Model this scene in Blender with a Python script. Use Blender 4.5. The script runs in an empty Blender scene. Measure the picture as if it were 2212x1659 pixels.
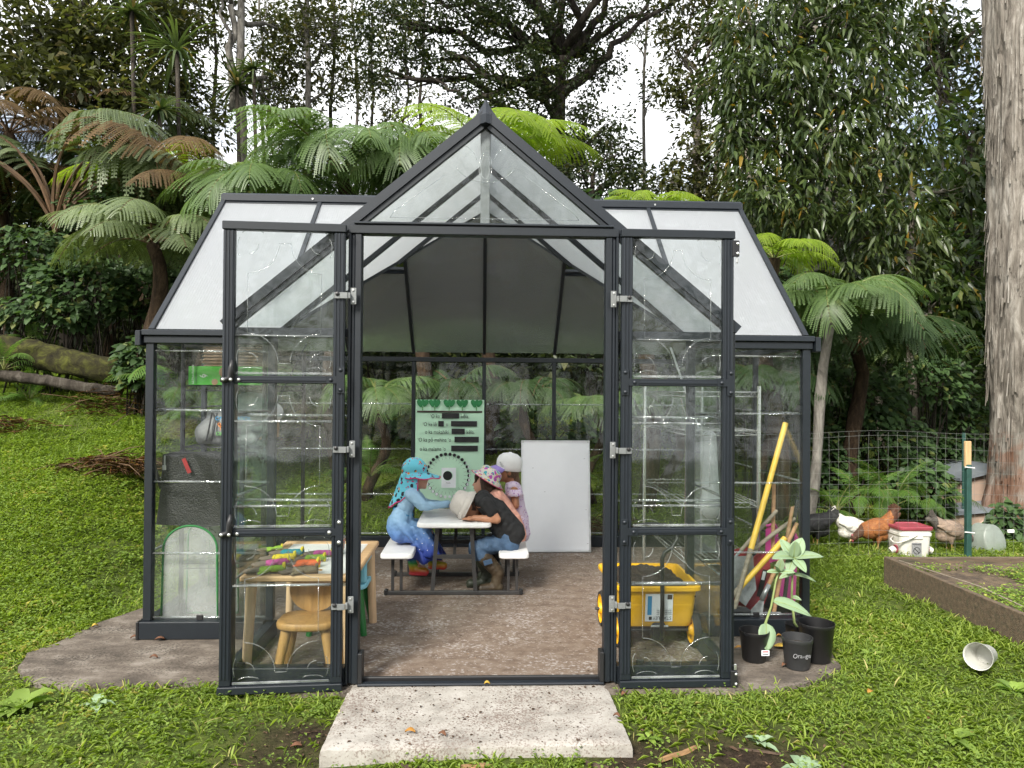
import bpy, bmesh, math, random
import numpy as np
from mathutils import Vector, Matrix, Euler

random.seed(7); rng = np.random.default_rng(7)
R = math.radians
scene = bpy.context.scene
COL = scene.collection

# ------------------------------------------------------------------ camera
CAM = Vector((0.0036, 0.0, 1.3608)); YAW, PIT, ROL, FOC = 0.0382, 0.0091, 0.0073, 1552.45
_r = Vector((math.cos(YAW), -math.sin(YAW), 0))
_f = Vector((math.sin(YAW)*math.cos(PIT), math.cos(YAW)*math.cos(PIT), math.sin(PIT)))
_u = _r.cross(_f)
_r2 = _r*math.cos(ROL) + _u*math.sin(ROL)
_u2 = -_r*math.sin(ROL) + _u*math.cos(ROL)
cd = bpy.data.cameras.new('camera'); cam = bpy.data.objects.new('camera', cd); COL.objects.link(cam)
m = Matrix.Identity(4)
for i in range(3):
    m[i][0] = _r2[i]; m[i][1] = _u2[i]; m[i][2] = -_f[i]; m[i][3] = CAM[i]
cam.matrix_world = m
cd.sensor_fit = 'HORIZONTAL'; cd.sensor_width = 36.0; cd.lens = FOC/2212*36
cd.clip_start = 0.05; cd.clip_end = 500
scene.camera = cam

# ------------------------------------------------------------------ sky and sun
SUN_EL, SUN_AZ = 40, 210        # azimuth clockwise from +Y: the sun stands behind the camera, to the left
w = bpy.data.worlds.new('World'); scene.world = w; w.use_nodes = True
nt = w.node_tree; N = nt.nodes; Lk = nt.links; N.clear()
out = N.new('ShaderNodeOutputWorld')
sky = N.new('ShaderNodeTexSky'); sky.sky_type = 'NISHITA'; sky.sun_disc = False
sky.sun_elevation = R(SUN_EL); sky.sun_rotation = R(SUN_AZ); sky.air_density = 1.0; sky.dust_density = 1.0; sky.ozone_density = 2.0
b1 = N.new('ShaderNodeBackground'); b1.inputs[1].default_value = 0.08
b2 = N.new('ShaderNodeBackground'); b2.inputs[0].default_value = (0.97, 0.98, 1.0, 1); b2.inputs[1].default_value = 0.80
tc = N.new('ShaderNodeTexCoord'); mp = N.new('ShaderNodeMapping'); mp.inputs['Scale'].default_value = (1.0, 1.0, 1.9)
nz = N.new('ShaderNodeTexNoise'); nz.inputs['Scale'].default_value = 2.6; nz.inputs['Detail'].default_value = 9; nz.inputs['Roughness'].default_value = 0.6
cr = N.new('ShaderNodeValToRGB'); cr.color_ramp.elements[0].position = 0.33; cr.color_ramp.elements[1].position = 0.49
mx = N.new('ShaderNodeMixShader')
Lk.new(tc.outputs['Generated'], mp.inputs[0]); Lk.new(mp.outputs[0], nz.inputs['Vector']); Lk.new(nz.outputs['Fac'], cr.inputs[0])
Lk.new(sky.outputs[0], b1.inputs[0]); Lk.new(cr.outputs[0], mx.inputs[0]); Lk.new(b1.outputs[0], mx.inputs[1]); Lk.new(b2.outputs[0], mx.inputs[2])
Lk.new(mx.outputs[0], out.inputs[0])
sl = bpy.data.lights.new('sun', 'SUN'); sl.energy = 3.3; sl.angle = R(16); sl.color = (1.0, 0.95, 0.86)
so = bpy.data.objects.new('sun', sl); COL.objects.link(so)
sd = Vector((math.sin(R(SUN_AZ))*math.cos(R(SUN_EL)), math.cos(R(SUN_AZ))*math.cos(R(SUN_EL)), math.sin(R(SUN_EL))))
so.rotation_euler = sd.to_track_quat('Z', 'Y').to_euler(); so.location = sd*60

scene.view_settings.view_transform = 'Standard'; scene.view_settings.look = 'None'
scene.view_settings.gamma = 1.0; scene.view_settings.use_curve_mapping = False
scene.view_settings.exposure = 1.2
scene.render.engine = 'CYCLES'
cy = scene.cycles
cy.use_denoising = True; cy.max_bounces = 14; cy.transparent_max_bounces = 40; cy.transmission_bounces = 12
cy.diffuse_bounces = 4; cy.glossy_bounces = 4; cy.caustics_reflective = False; cy.sample_clamp_indirect = 6.0
try: cy.use_adaptive_sampling = True; cy.adaptive_threshold = 0.02
except Exception: pass
# ------------------------------------------------------------------ helpers
def ray(px, py):            # direction through a point of the 2212 x 1659 view
    return (_f*FOC + _r2*(px-1106) - _u2*(py-829.5)).normalized()
def at(px, py, Y=None, Z=None):
    d = ray(px, py)
    t = (Y-CAM.y)/d.y if Y is not None else (Z-CAM.z)/d.z
    return CAM + d*t
OFF = {}
def _link(o, parent=None):
    COL.objects.link(o)
    if parent is not None: o.parent = parent
    return o
def tag(o, label=None, cat=None, group=None, kind=None):
    if label: o['label'] = label
    if cat: o['category'] = cat
    if group: o['group'] = group
    if kind: o['kind'] = kind
    return o
def thing(name, label, cat, loc=(0,0,0), rotz=0, group=None):
    o = bpy.data.objects.new(name, None); o.empty_display_size = 0.1
    o.location = loc; o.rotation_euler = (0, 0, rotz); COL.objects.link(o)
    OFF[o.name] = Vector(loc)
    return tag(o, label, cat, group)
def copy_tree(o, parent=None):
    c = o.copy(); COL.objects.link(c)
    if parent is not None: c.parent = parent
    for ch in [x for x in bpy.data.objects if x.parent == o]: copy_tree(ch, c)
    return c
def basis(d, up=Vector((0,0,1))):
    d = Vector(d).normalized()
    if abs(d.dot(up)) > 0.98: up = Vector((1,0,0)) if abs(d.x) < 0.9 else Vector((0,1,0))
    s = d.cross(up).normalized(); u = s.cross(d).normalized()
    return d, s, u
class MB:
    def __init__(s): s.v = []; s.f = []; s.m = []; s.cur = 0
    def add(s, vs, fs):
        n = len(s.v); s.v += [tuple(v) for v in vs]; s.f += [tuple(i+n for i in f) for f in fs]; s.m += [s.cur]*len(fs)
    def box(s, a, b):
        (x0,y0,z0),(x1,y1,z1) = a, b
        x0,x1 = sorted((x0,x1)); y0,y1 = sorted((y0,y1)); z0,z1 = sorted((z0,z1))
        s.add([(x0,y0,z0),(x1,y0,z0),(x1,y1,z0),(x0,y1,z0),(x0,y0,z1),(x1,y0,z1),(x1,y1,z1),(x0,y1,z1)],
              [(0,3,2,1),(4,5,6,7),(0,1,5,4),(1,2,6,5),(2,3,7,6),(3,0,4,7)]); return s
    def bbox(s, a, b, c=0.004):
        # box with chamfered vertical and horizontal edges
        (x0,y0,z0),(x1,y1,z1) = a, b
        x0,x1 = sorted((x0,x1)); y0,y1 = sorted((y0,y1)); z0,z1 = sorted((z0,z1))
        c = min(c, (x1-x0)*.45, (y1-y0)*.45, (z1-z0)*.45)
        def ring(z, i):
            return [(x0+i,y0+c+i*.4,z),(x0+c+i*.4,y0+i,z),(x1-c-i*.4,y0+i,z),(x1-i,y0+c+i*.4,z),(x1-i,y1-c-i*.4,z),(x1-c-i*.4,y1-i,z),(x0+c+i*.4,y1-i,z),(x0+i,y1-c-i*.4,z)]
        vs = ring(z0, c)+ring(z0+c, 0)+ring(z1-c, 0)+ring(z1, c)
        fs = [tuple(range(7,-1,-1)), tuple(range(24,32))]
        for k in range(3):
            for i in range(8):
                j = (i+1)%8; fs.append((k*8+i, k*8+j, k*8+8+j, k*8+8+i))
        s.add(vs, fs); return s
    def bar(s, p, q, w, h, up=(0,0,1), ext=0.0):
        p, q = Vector(p), Vector(q); d, sd_, u = basis(q-p, Vector(up))
        p = p - d*ext; q = q + d*ext
        a, b = sd_*(w/2), u*(h/2)
        s.add([p-a-b, p+a-b, p+a+b, p-a+b, q-a-b, q+a-b, q+a+b, q-a+b],
              [(0,3,2,1),(4,5,6,7),(0,1,5,4),(1,2,6,5),(2,3,7,6),(3,0,4,7)]); return s
    def tube(s, pts, r, n=8, caps=True):
        pts = [Vector(p) for p in pts]
        if not isinstance(r, (list, tuple)): r = [r]*len(pts)
        vs = []; fs = []; up = Vector((0,0,1)); ps = None
        for i, p in enumerate(pts):
            d = (pts[min(i+1,len(pts)-1)] - pts[max(i-1,0)])
            if d.length < 1e-9: d = Vector((0,0,1))
            d, sd_, u = basis(d)
            if ps is not None:
                t = ps - d*ps.dot(d)
                if t.length > 1e-4: sd_ = t.normalized(); u = sd_.cross(d)
            ps = sd_
            for k in range(n):
                a = 2*math.pi*k/n
                vs.append(p + (sd_*math.cos(a) + u*math.sin(a))*r[i])
        for i in range(len(pts)-1):
            for k in range(n):
                j = (k+1)%n; fs.append((i*n+k, i*n+j, i*n+n+j, i*n+n+k))
        if caps: fs.append(tuple(range(n-1,-1,-1))); fs.append(tuple(range((len(pts)-1)*n, len(pts)*n)))
        s.add(vs, fs); return s
    def lathe(s, prof, c=(0,0,0), n=20, axis=(0,0,1), sx=1.0, sy=1.0, caps=False):
        c = Vector(c); d, a, b = basis(axis, Vector((0,1,0)) if abs(Vector(axis).normalized().y) < .9 else Vector((1,0,0)))
        vs = []; fs = []
        for (r, z) in prof:
            for k in range(n):
                t = 2*math.pi*k/n; vs.append(c + d*z + a*(math.cos(t)*r*sx) + b*(math.sin(t)*r*sy))
        for i in range(len(prof)-1):
            for k in range(n):
                j = (k+1)%n; fs.append((i*n+k, i*n+j, i*n+n+j, i*n+n+k))
        if caps: fs.append(tuple(range(n-1,-1,-1))); fs.append(tuple(range((len(prof)-1)*n, len(prof)*n)))
        s.add(vs, fs); return s
    def poly(s, pts, thick, nrm=None):
        pts = [Vector(p) for p in pts]
        if nrm is None: nrm = (pts[1]-pts[0]).cross(pts[2]-pts[0]).normalized()
        nrm = Vector(nrm)*thick; n = len(pts)
        fs = [tuple(range(n-1,-1,-1)), tuple(range(n,2*n))]+[(i,(i+1)%n,n+(i+1)%n,n+i) for i in range(n)]
        s.add([p for p in pts]+[p+nrm for p in pts], fs); return s
    def build(s, name, mats, parent=None, world=True, smooth=False, angle=None):
        me = bpy.data.meshes.new(name)
        off = OFF.get(parent.name, Vector()) if (parent is not None and world) else Vector()
        me.from_pydata([(v[0]-off.x, v[1]-off.y, v[2]-off.z) for v in s.v], [], s.f)
        if not isinstance(mats, (list, tuple)): mats = [mats]
        for m_ in mats: me.materials.append(m_)
        if len(mats) > 1: me.polygons.foreach_set('material_index', s.m)
        bm = bmesh.new(); bm.from_mesh(me); bmesh.ops.recalc_face_normals(bm, faces=bm.faces); bm.to_mesh(me); bm.free()
        if smooth:
            me.polygons.foreach_set('use_smooth', [True]*len(me.polygons))
            if angle: 
                try: me.set_sharp_from_angle(angle=R(angle))
                except Exception: pass
        o = bpy.data.objects.new(name, me); _link(o, parent)
        OFF[o.name] = off
        return o
def evalmesh(o):
    dg = bpy.context.evaluated_depsgraph_get()
    return bpy.data.meshes.new_from_object(o.evaluated_get(dg))
def sculpt(name, prims, mats, parent=None, voxel=0.006, smooth=4, mfn=None, wr=0.0, wf=16.0):
    """one continuous surface grown from tapered capsules and ellipsoids"""
    bm = bmesh.new()
    for p in prims:
        if p[0] == 'c':
            _, a, ra, b, rb = p; a, b = Vector(a), Vector(b)
            n = max(2, int((b-a).length/(0.7*max(min(ra, rb), 0.008)))+1); n = min(n, 24)
            for i in range(n+1):
                t = i/n; mt = Matrix.Translation(a.lerp(b, t))
                bmesh.ops.create_icosphere(bm, subdivisions=2, radius=ra+(rb-ra)*t, matrix=mt)
        else:
            _, c, rad, *rot = p
            mt = Matrix.Translation(c)
            if rot: mt = mt @ Euler(rot[0]).to_matrix().to_4x4()
            mt = mt @ Matrix.Diagonal((*rad, 1))
            bmesh.ops.create_icosphere(bm, subdivisions=3, radius=1.0, matrix=mt)
    me = bpy.data.meshes.new('tmp'); bm.to_mesh(me); bm.free()
    o = bpy.data.objects.new('tmp', me); COL.objects.link(o)
    rm = o.modifiers.new('r', 'REMESH'); rm.mode = 'VOXEL'; rm.voxel_size = voxel
    if smooth:
        sm = o.modifiers.new('s', 'SMOOTH'); sm.factor = 0.5; sm.iterations = smooth
    me2 = evalmesh(o); bpy.data.objects.remove(o); bpy.data.meshes.remove(me)
    off = OFF.get(parent.name, Vector()) if parent is not None else Vector()
    me2.name = name; me2.materials.clear()
    if not isinstance(mats, (list, tuple)): mats = [mats]
    for m_ in mats: me2.materials.append(m_)
    if mfn:
        for pl in me2.polygons: pl.material_index = mfn(pl.center)
    if wr:      # creases of cloth: ridges running roughly with the drop
        n_ = len(me2.vertices); co = np.empty(n_*3, np.float32); me2.vertices.foreach_get('co', co); co = co.reshape(-1,3); no_ = np.empty(n_*3, np.float32); me2.vertices.foreach_get('normal', no_); no_ = no_.reshape(-1,3)
        x_, y_, z_ = co.T*wf
        q_ = np.sin(x_*1.9+1.3*np.sin(z_*.8)+y_*1.1)+.7*np.sin(y_*2.6-z_*.9+1.7*np.sin(x_*.7))+.5*np.sin(z_*2.9+x_*1.7-y_)
        co = co+no_*(wr*(np.abs(q_)-.8))[:,None]; me2.vertices.foreach_set('co', co.astype(np.float32).ravel()); me2.update()
    me2.transform(Matrix.Translation(-off))
    me2.polygons.foreach_set('use_smooth', [True]*len(me2.polygons))
    r = bpy.data.objects.new(name, me2); _link(r, parent); OFF[r.name] = off
    return r
def text(name, body, size, mat, parent, loc, rot=(R(90),0,0), align='LEFT', shear=0.0, extrude=0.0006, sx=1.0):
    cu = bpy.data.curves.new('t', 'FONT'); cu.body = body; cu.size = size; cu.align_x = align; cu.extrude = extrude; cu.shear = shear; cu.resolution_u = 3
    o = bpy.data.objects.new('t', cu); COL.objects.link(o)
    me = evalmesh(o); bpy.data.objects.remove(o)
    mt = Matrix.Translation(Vector(loc)-(OFF.get(parent.name, Vector()) if parent else Vector())) @ Euler(rot).to_matrix().to_4x4() @ Matrix.Diagonal((sx,1,1,1))
    me.transform(mt); me.materials.clear(); me.materials.append(mat); me.name = name
    r = bpy.data.objects.new(name, me); _link(r, parent); OFF[r.name] = OFF.get(parent.name, Vector()) if parent else Vector()
    return r
def npmesh(name, V, tris, mat, parent=None, tint=None, smooth=False, off=None):
    """fast mesh from numpy arrays (triangles)"""
    V = np.asarray(V, np.float32)
    if off is not None: V = V - np.array(off, np.float32)
    tris = np.asarray(tris, np.int32)
    me = bpy.data.meshes.new(name); nt_ = len(tris)
    me.vertices.add(len(V)); me.vertices.foreach_set('co', V.ravel())
    me.loops.add(nt_*3); me.loops.foreach_set('vertex_index', tris.ravel())
    me.polygons.add(nt_); me.polygons.foreach_set('loop_start', np.arange(0, nt_*3, 3, dtype=np.int32))
    try: me.polygons.foreach_set('loop_total', np.full(nt_, 3, np.int32))
    except Exception: pass
    if smooth: me.polygons.foreach_set('use_smooth', np.ones(nt_, bool))
    if tint is not None:
        a = me.attributes.new('tint', 'FLOAT', 'POINT'); a.data.foreach_set('value', np.asarray(tint, np.float32))
    me.update(calc_edges=True)
    if mat is not None: me.materials.append(mat)
    if parent is False: return me
    o = bpy.data.objects.new(name, me); _link(o, parent)
    return o
def nrm(a): return a/np.maximum(np.linalg.norm(a, axis=1, keepdims=True), 1e-9)
def leaves(P, D, U, L, W, tint, fold=0.18, droop=0.15, kind=4):
    """leaf blades: base P, axis D, face normal U, length L, width W -> V, T, tint"""
    n = len(P); D = nrm(D); S = nrm(np.cross(D, U)); U = nrm(np.cross(S, D))
    L = np.broadcast_to(L, n)[:,None]; W = np.broadcast_to(W, n)[:,None]; dn = np.array([[0,0,-1.0]])
    if kind == 4:
        l = P + D*L*.48 + S*W*.5 + U*W*fold; r = P + D*L*.48 - S*W*.5 + U*W*fold
        t = P + D*L + dn*L*droop
        V = np.stack([P, l, t, r], 1).reshape(-1, 3)
        b = np.arange(n)[:,None]*4
        T = np.concatenate([b+[0,1,2], b+[0,2,3]], 1).reshape(-1, 3)
        return V, T, np.repeat(tint, 4)
    m1 = P + D*L*.33 + dn*L*droop*.15; m2 = P + D*L*.7 + dn*L*droop*.55; t = P + D*L + dn*L*droop*1.1
    l1 = m1 + S*W*.5 + U*W*fold; r1 = m1 - S*W*.5 + U*W*fold
    l2 = m2 + S*W*.36 + U*W*fold*.8; r2 = m2 - S*W*.36 + U*W*fold*.8
    V = np.stack([P, l1, m1, r1, l2, m2, r2, t], 1).reshape(-1, 3)
    b = np.arange(n)[:,None]*8
    T = np.concatenate([b+[0,1,2], b+[0,2,3], b+[1,4,5], b+[1,5,2], b+[2,5,6], b+[2,6,3], b+[4,7,5], b+[5,7,6]], 1).reshape(-1, 3)
    return V, T, np.repeat(tint, 8)
def rdir(n, zmin=-1, zmax=1):
    z = rng.uniform(zmin, zmax, n); a = rng.uniform(0, 2*math.pi, n); q = np.sqrt(1-z*z)
    return np.stack([q*np.cos(a), q*np.sin(a), z], 1)
def merge(parts):
    V = []; T = []; K = []; n = 0
    for v, t, k in parts:
        V.append(v); T.append(t+n); K.append(k); n += len(v)
    return np.concatenate(V), np.concatenate(T), np.concatenate(K)
def sstep(a, b, x):
    t = np.clip((np.asarray(x, float)-a)/(b-a), 0, 1); return t*t*(3-2*t)

# ------------------------------------------------------------------ materials
def newmat(name):
    m_ = bpy.data.materials.new(name); m_.use_nodes = True
    return m_, m_.node_tree.nodes, m_.node_tree.links, m_.node_tree.nodes['Principled BSDF']
def mat(name, col, rough=0.5, var=0.12, scale=6.0, bump=0.0, bscale=None, metal=0.0, spec=0.5, col2=None, c2pos=(0.45,0.7), c2scale=3.0, coat=0.0, stretch=(1,1,1), sheen=0, coords='Object', sss=0.0, orand=0.0):
    m_, N, L, P = newmat(name)
    tc = N.new('ShaderNodeTexCoord'); mp = N.new('ShaderNodeMapping'); mp.inputs['Scale'].default_value = stretch
    L.new(tc.outputs[coords], mp.inputs[0])
    nz = N.new('ShaderNodeTexNoise'); nz.inputs['Scale'].default_value = scale; nz.inputs['Detail'].default_value = 6; nz.inputs['Roughness'].default_value = .65
    L.new(mp.outputs[0], nz.inputs['Vector'])
    mr = N.new('ShaderNodeMapRange'); mr.inputs[1].default_value = .25; mr.inputs[2].default_value = .75; mr.inputs[3].default_value = 1-var*1.6; mr.inputs[4].default_value = 1+var*1.2
    L.new(nz.outputs['Fac'], mr.inputs[0])
    base = N.new('ShaderNodeRGB'); base.outputs[0].default_value = (*col, 1); src = base.outputs[0]
    if col2 is not None:
        n2 = N.new('ShaderNodeTexNoise'); n2.inputs['Scale'].default_value = c2scale; n2.inputs['Detail'].default_value = 8; n2.inputs['Roughness'].default_value = .7
        L.new(mp.outputs[0], n2.inputs['Vector'])
        rp = N.new('ShaderNodeMapRange'); rp.inputs[1].default_value = c2pos[0]; rp.inputs[2].default_value = c2pos[1]; L.new(n2.outputs['Fac'], rp.inputs[0])
        mxx = N.new('ShaderNodeMix'); mxx.data_type = 'RGBA'; L.new(rp.outputs[0], mxx.inputs[0]); L.new(src, mxx.inputs[6]); mxx.inputs[7].default_value = (*col2, 1); src = mxx.outputs[2]
    mu = N.new('ShaderNodeVectorMath'); mu.operation = 'SCALE'; L.new(src, mu.inputs[0]); L.new(mr.outputs[0], mu.inputs['Scale'])
    src = mu.outputs[0]
    if orand:
        oi = N.new('ShaderNodeObjectInfo'); r2 = N.new('ShaderNodeMapRange'); r2.inputs[3].default_value = 1-orand; r2.inputs[4].default_value = 1+orand; L.new(oi.outputs['Random'], r2.inputs[0])
        m2 = N.new('ShaderNodeVectorMath'); m2.operation = 'SCALE'; L.new(src, m2.inputs[0]); L.new(r2.outputs[0], m2.inputs['Scale']); src = m2.outputs[0]
    L.new(src, P.inputs['Base Color'])
    P.inputs['Roughness'].default_value = rough; P.inputs['Metallic'].default_value = metal; P.inputs['Specular IOR Level'].default_value = spec
    P.inputs['Coat Weight'].default_value = coat
    if sss: P.inputs['Subsurface Weight'].default_value = sss; P.inputs['Subsurface Radius'].default_value = (.012,.005,.003)
    if bump:
        bn = N.new('ShaderNodeTexNoise'); bn.inputs['Scale'].default_value = bscale or scale*4; bn.inputs['Detail'].default_value = 5
        L.new(mp.outputs[0], bn.inputs['Vector'])
        bp = N.new('ShaderNodeBump'); bp.inputs['Strength'].default_value = bump; bp.inputs['Distance'].default_value = 0.01
        L.new(bn.outputs['Fac'], bp.inputs['Height']); L.new(bp.outputs[0], P.inputs['Normal'])
    return m_
def foliage(name, c1, c2, c3=None, rough=0.45, trans=0.3, spec=0.4, orand=0.15, p3=0.9, tboost=1.5):
    """leaf: colour varies from leaf to leaf (attribute tint), plant to plant, and lets light through"""
    m_, N, L, P = newmat(name)
    a = N.new('ShaderNodeAttribute'); a.attribute_name = 'tint'
    cr = N.new('ShaderNodeValToRGB'); e = cr.color_ramp.elements
    e[0].position = 0.0; e[0].color = (*c1,1); e[1].position = .75; e[1].color = (*c2,1)
    if c3: x = e.new(p3); x.color = (*c2,1); x = e.new(min(p3+.03,1)); x.color = (*c3,1)
    L.new(a.outputs['Fac'], cr.inputs[0])
    oi = N.new('ShaderNodeObjectInfo'); r2 = N.new('ShaderNodeMapRange'); r2.inputs[3].default_value = 1-orand; r2.inputs[4].default_value = 1+orand; L.new(oi.outputs['Random'], r2.inputs[0])
    m2 = N.new('ShaderNodeVectorMath'); m2.operation = 'SCALE'; L.new(cr.outputs[0], m2.inputs[0]); L.new(r2.outputs[0], m2.inputs['Scale'])
    L.new(m2.outputs[0], P.inputs['Base Color']); P.inputs['Roughness'].default_value = rough; P.inputs['Specular IOR Level'].default_value = spec
    t = N.new('ShaderNodeBsdfTranslucent')
    m3 = N.new('ShaderNodeVectorMath'); m3.operation = 'MULTIPLY'; L.new(m2.outputs[0], m3.inputs[0]); m3.inputs[1].default_value = (tboost*1.15, tboost*1.25, tboost*.5)
    L.new(m3.outputs[0], t.inputs[0])
    mx = N.new('ShaderNodeMixShader'); mx.inputs[0].default_value = trans
    L.new(P.outputs[0], mx.inputs[1]); L.new(t.outputs[0], mx.inputs[2])
    L.new(mx.outputs[0], N['Material Output'].inputs[0])
    return m_
def glassmat(name, tint=(0.955,0.97,0.965), refl=0.5, wob=0.06, wscale=2.5, haze=0.004, stretch=(1,1,1)):
    m_, N, L, P = newmat(name); N.remove(P)
    tr = N.new('ShaderNodeBsdfTransparent'); tr.inputs[0].default_value = (*tint, 1)
    gl = N.new('ShaderNodeBsdfGlossy'); gl.inputs['Roughness'].default_value = 0.03
    df = N.new('ShaderNodeBsdfDiffuse'); df.inputs[0].default_value = (.75,.78,.76,1)
    tc = N.new('ShaderNodeTexCoord'); mp = N.new('ShaderNodeMapping'); mp.inputs['Scale'].default_value = stretch; L.new(tc.outputs['Object'], mp.inputs[0])
    nz = N.new('ShaderNodeTexNoise'); nz.inputs['Scale'].default_value = wscale; nz.inputs['Detail'].default_value = 2; L.new(mp.outputs[0], nz.inputs['Vector'])
    bp = N.new('ShaderNodeBump'); bp.inputs['Strength'].default_value = wob; bp.inputs['Distance'].default_value = 0.05; L.new(nz.outputs['Fac'], bp.inputs['Height']); L.new(bp.outputs[0], gl.inputs['Normal'])
    lw = N.new('ShaderNodeLayerWeight'); lw.inputs[0].default_value = 0.5
    pw = N.new('ShaderNodeMath'); pw.operation = 'POWER'; pw.inputs[1].default_value = 4.0; L.new(lw.outputs['Facing'], pw.inputs[0])
    ma = N.new('ShaderNodeMath'); ma.operation = 'MULTIPLY_ADD'; ma.inputs[1].default_value = 0.9*refl; ma.inputs[2].default_value = 0.045*refl; L.new(pw.outputs[0], ma.inputs[0])
    # film of dust: uneven haze
    n2 = N.new('ShaderNodeTexNoise'); n2.inputs['Scale'].default_value = 9; n2.inputs['Detail'].default_value = 7; L.new(tc.outputs['Object'], n2.inputs['Vector'])
    hz = N.new('ShaderNodeMapRange'); hz.inputs[1].default_value = .4; hz.inputs[2].default_value = .8; hz.inputs[3].default_value = haze*.3; hz.inputs[4].default_value = haze*3; L.new(n2.outputs['Fac'], hz.inputs[0])
    m1 = N.new('ShaderNodeMixShader'); L.new(hz.outputs[0], m1.inputs[0]); L.new(tr.outputs[0], m1.inputs[1]); L.new(df.outputs[0], m1.inputs[2])
    m2 = N.new('ShaderNodeMixShader'); L.new(ma.outputs[0], m2.inputs[0]); L.new(m1.outputs[0], m2.inputs[1]); L.new(gl.outputs[0], m2.inputs[2])
    L.new(m2.outputs[0], N['Material Output'].inputs[0])
    return m_
def roofmat(name, milkiness=.60, white=.20, rough=.30, ribs=.08, ior=1.2):
    """twin-wall polycarbonate: forward scattering, fine flutes along the slope, droplets and lichen specks"""
    m_, N, L, P = newmat(name); N.remove(P)
    tc = N.new('ShaderNodeTexCoord')
    rf = N.new('ShaderNodeBsdfRefraction'); rf.inputs['Color'].default_value = (.90,.92,.92,1); rf.inputs['Roughness'].default_value = rough; rf.inputs['IOR'].default_value = ior
    df = N.new('ShaderNodeBsdfDiffuse'); df.inputs[0].default_value = (.80,.84,.90,1)
    tl = N.new('ShaderNodeBsdfTranslucent'); tl.inputs[0].default_value = (.80,.83,.86,1)
    gl = N.new('ShaderNodeBsdfGlossy'); gl.inputs['Roughness'].default_value = .18
    wv = N.new('ShaderNodeTexWave'); wv.wave_type = 'BANDS'; wv.inputs['Scale'].default_value = 9.0; wv.inputs['Distortion'].default_value = .3
    at_ = N.new('ShaderNodeAttribute'); at_.attribute_name = 'flute'
    cmb = N.new('ShaderNodeCombineXYZ'); L.new(at_.outputs['Fac'], cmb.inputs[0]); L.new(cmb.outputs[0], wv.inputs['Vector'])
    nz = N.new('ShaderNodeTexNoise'); nz.inputs['Scale'].default_value = 26; nz.inputs['Detail'].default_value = 6; L.new(tc.outputs['Object'], nz.inputs['Vector'])
    n2 = N.new('ShaderNodeTexNoise'); n2.inputs['Scale'].default_value = 3.5; n2.inputs['Detail'].default_value = 4; L.new(tc.outputs['Object'], n2.inputs['Vector'])
    ad = N.new('ShaderNodeMath'); ad.operation = 'MULTIPLY_ADD'; ad.inputs[1].default_value = ribs; ad.inputs[2].default_value = white; L.new(wv.outputs['Fac'], ad.inputs[0])
    mr = N.new('ShaderNodeMapRange'); mr.inputs[1].default_value = .56; mr.inputs[2].default_value = .66; mr.inputs[3].default_value = 0; mr.inputs[4].default_value = white*.45; L.new(nz.outputs['Fac'], mr.inputs[0])
    m3 = N.new('ShaderNodeMath'); m3.operation = 'MULTIPLY'; L.new(mr.outputs[0], m3.inputs[0]); L.new(n2.outputs['Fac'], m3.inputs[1])
    sm = N.new('ShaderNodeMath'); sm.operation = 'ADD'; sm.use_clamp = True; L.new(ad.outputs[0], sm.inputs[0]); L.new(m3.outputs[0], sm.inputs[1])
    # three shares: light bent straight through, light spread by the sheet, light thrown back by its white haze
    tl2 = N.new('ShaderNodeMixShader'); tl2.inputs[0].default_value = milkiness; L.new(rf.outputs[0], tl2.inputs[1]); L.new(tl.outputs[0], tl2.inputs[2])
    a = N.new('ShaderNodeMixShader'); L.new(sm.outputs[0], a.inputs[0]); L.new(tl2.outputs[0], a.inputs[1]); L.new(df.outputs[0], a.inputs[2])
    # the flutes act as rows of little cylinder lenses: they spread light across their run
    ge = N.new('ShaderNodeNewGeometry'); ta = N.new('ShaderNodeAttribute'); ta.attribute_name = 'across'
    ph = N.new('ShaderNodeMath'); ph.operation = 'MULTIPLY'; ph.inputs[1].default_value = 1900.0; L.new(at_.outputs['Fac'], ph.inputs[0])
    sn = N.new('ShaderNodeMath'); sn.operation = 'SINE'; L.new(ph.outputs[0], sn.inputs[0])
    def bent(k):
        kk = N.new('ShaderNodeMath'); kk.operation = 'MULTIPLY'; kk.inputs[1].default_value = k; L.new(sn.outputs[0], kk.inputs[0])
        sc_ = N.new('ShaderNodeVectorMath'); sc_.operation = 'SCALE'; L.new(ta.outputs['Vector'], sc_.inputs[0]); L.new(kk.outputs[0], sc_.inputs['Scale'])
        ad_ = N.new('ShaderNodeVectorMath'); ad_.operation = 'ADD'; L.new(ge.outputs['Normal'], ad_.inputs[0]); L.new(sc_.outputs[0], ad_.inputs[1])
        no = N.new('ShaderNodeVectorMath'); no.operation = 'NORMALIZE'; L.new(ad_.outputs[0], no.inputs[0]); return no.outputs[0]
    L.new(bent(1.3), rf.inputs['Normal'])
    hb = N.new('ShaderNodeMath'); hb.operation = 'MULTIPLY_ADD'; hb.inputs[1].default_value = .3; L.new(mr.outputs[0], hb.inputs[0]); L.new(wv.outputs['Fac'], hb.inputs[2])
    bp = N.new('ShaderNodeBump'); bp.inputs['Strength'].default_value = .5; bp.inputs['Distance'].default_value = .004; L.new(hb.outputs[0], bp.inputs['Height']); L.new(bp.outputs[0], gl.inputs['Normal'])
    lw = N.new('ShaderNodeLayerWeight'); lw.inputs[0].default_value = .5
    pw = N.new('ShaderNodeMath'); pw.operation = 'POWER'; pw.inputs[1].default_value = 4.0; L.new(lw.outputs['Facing'], pw.inputs[0])
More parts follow.
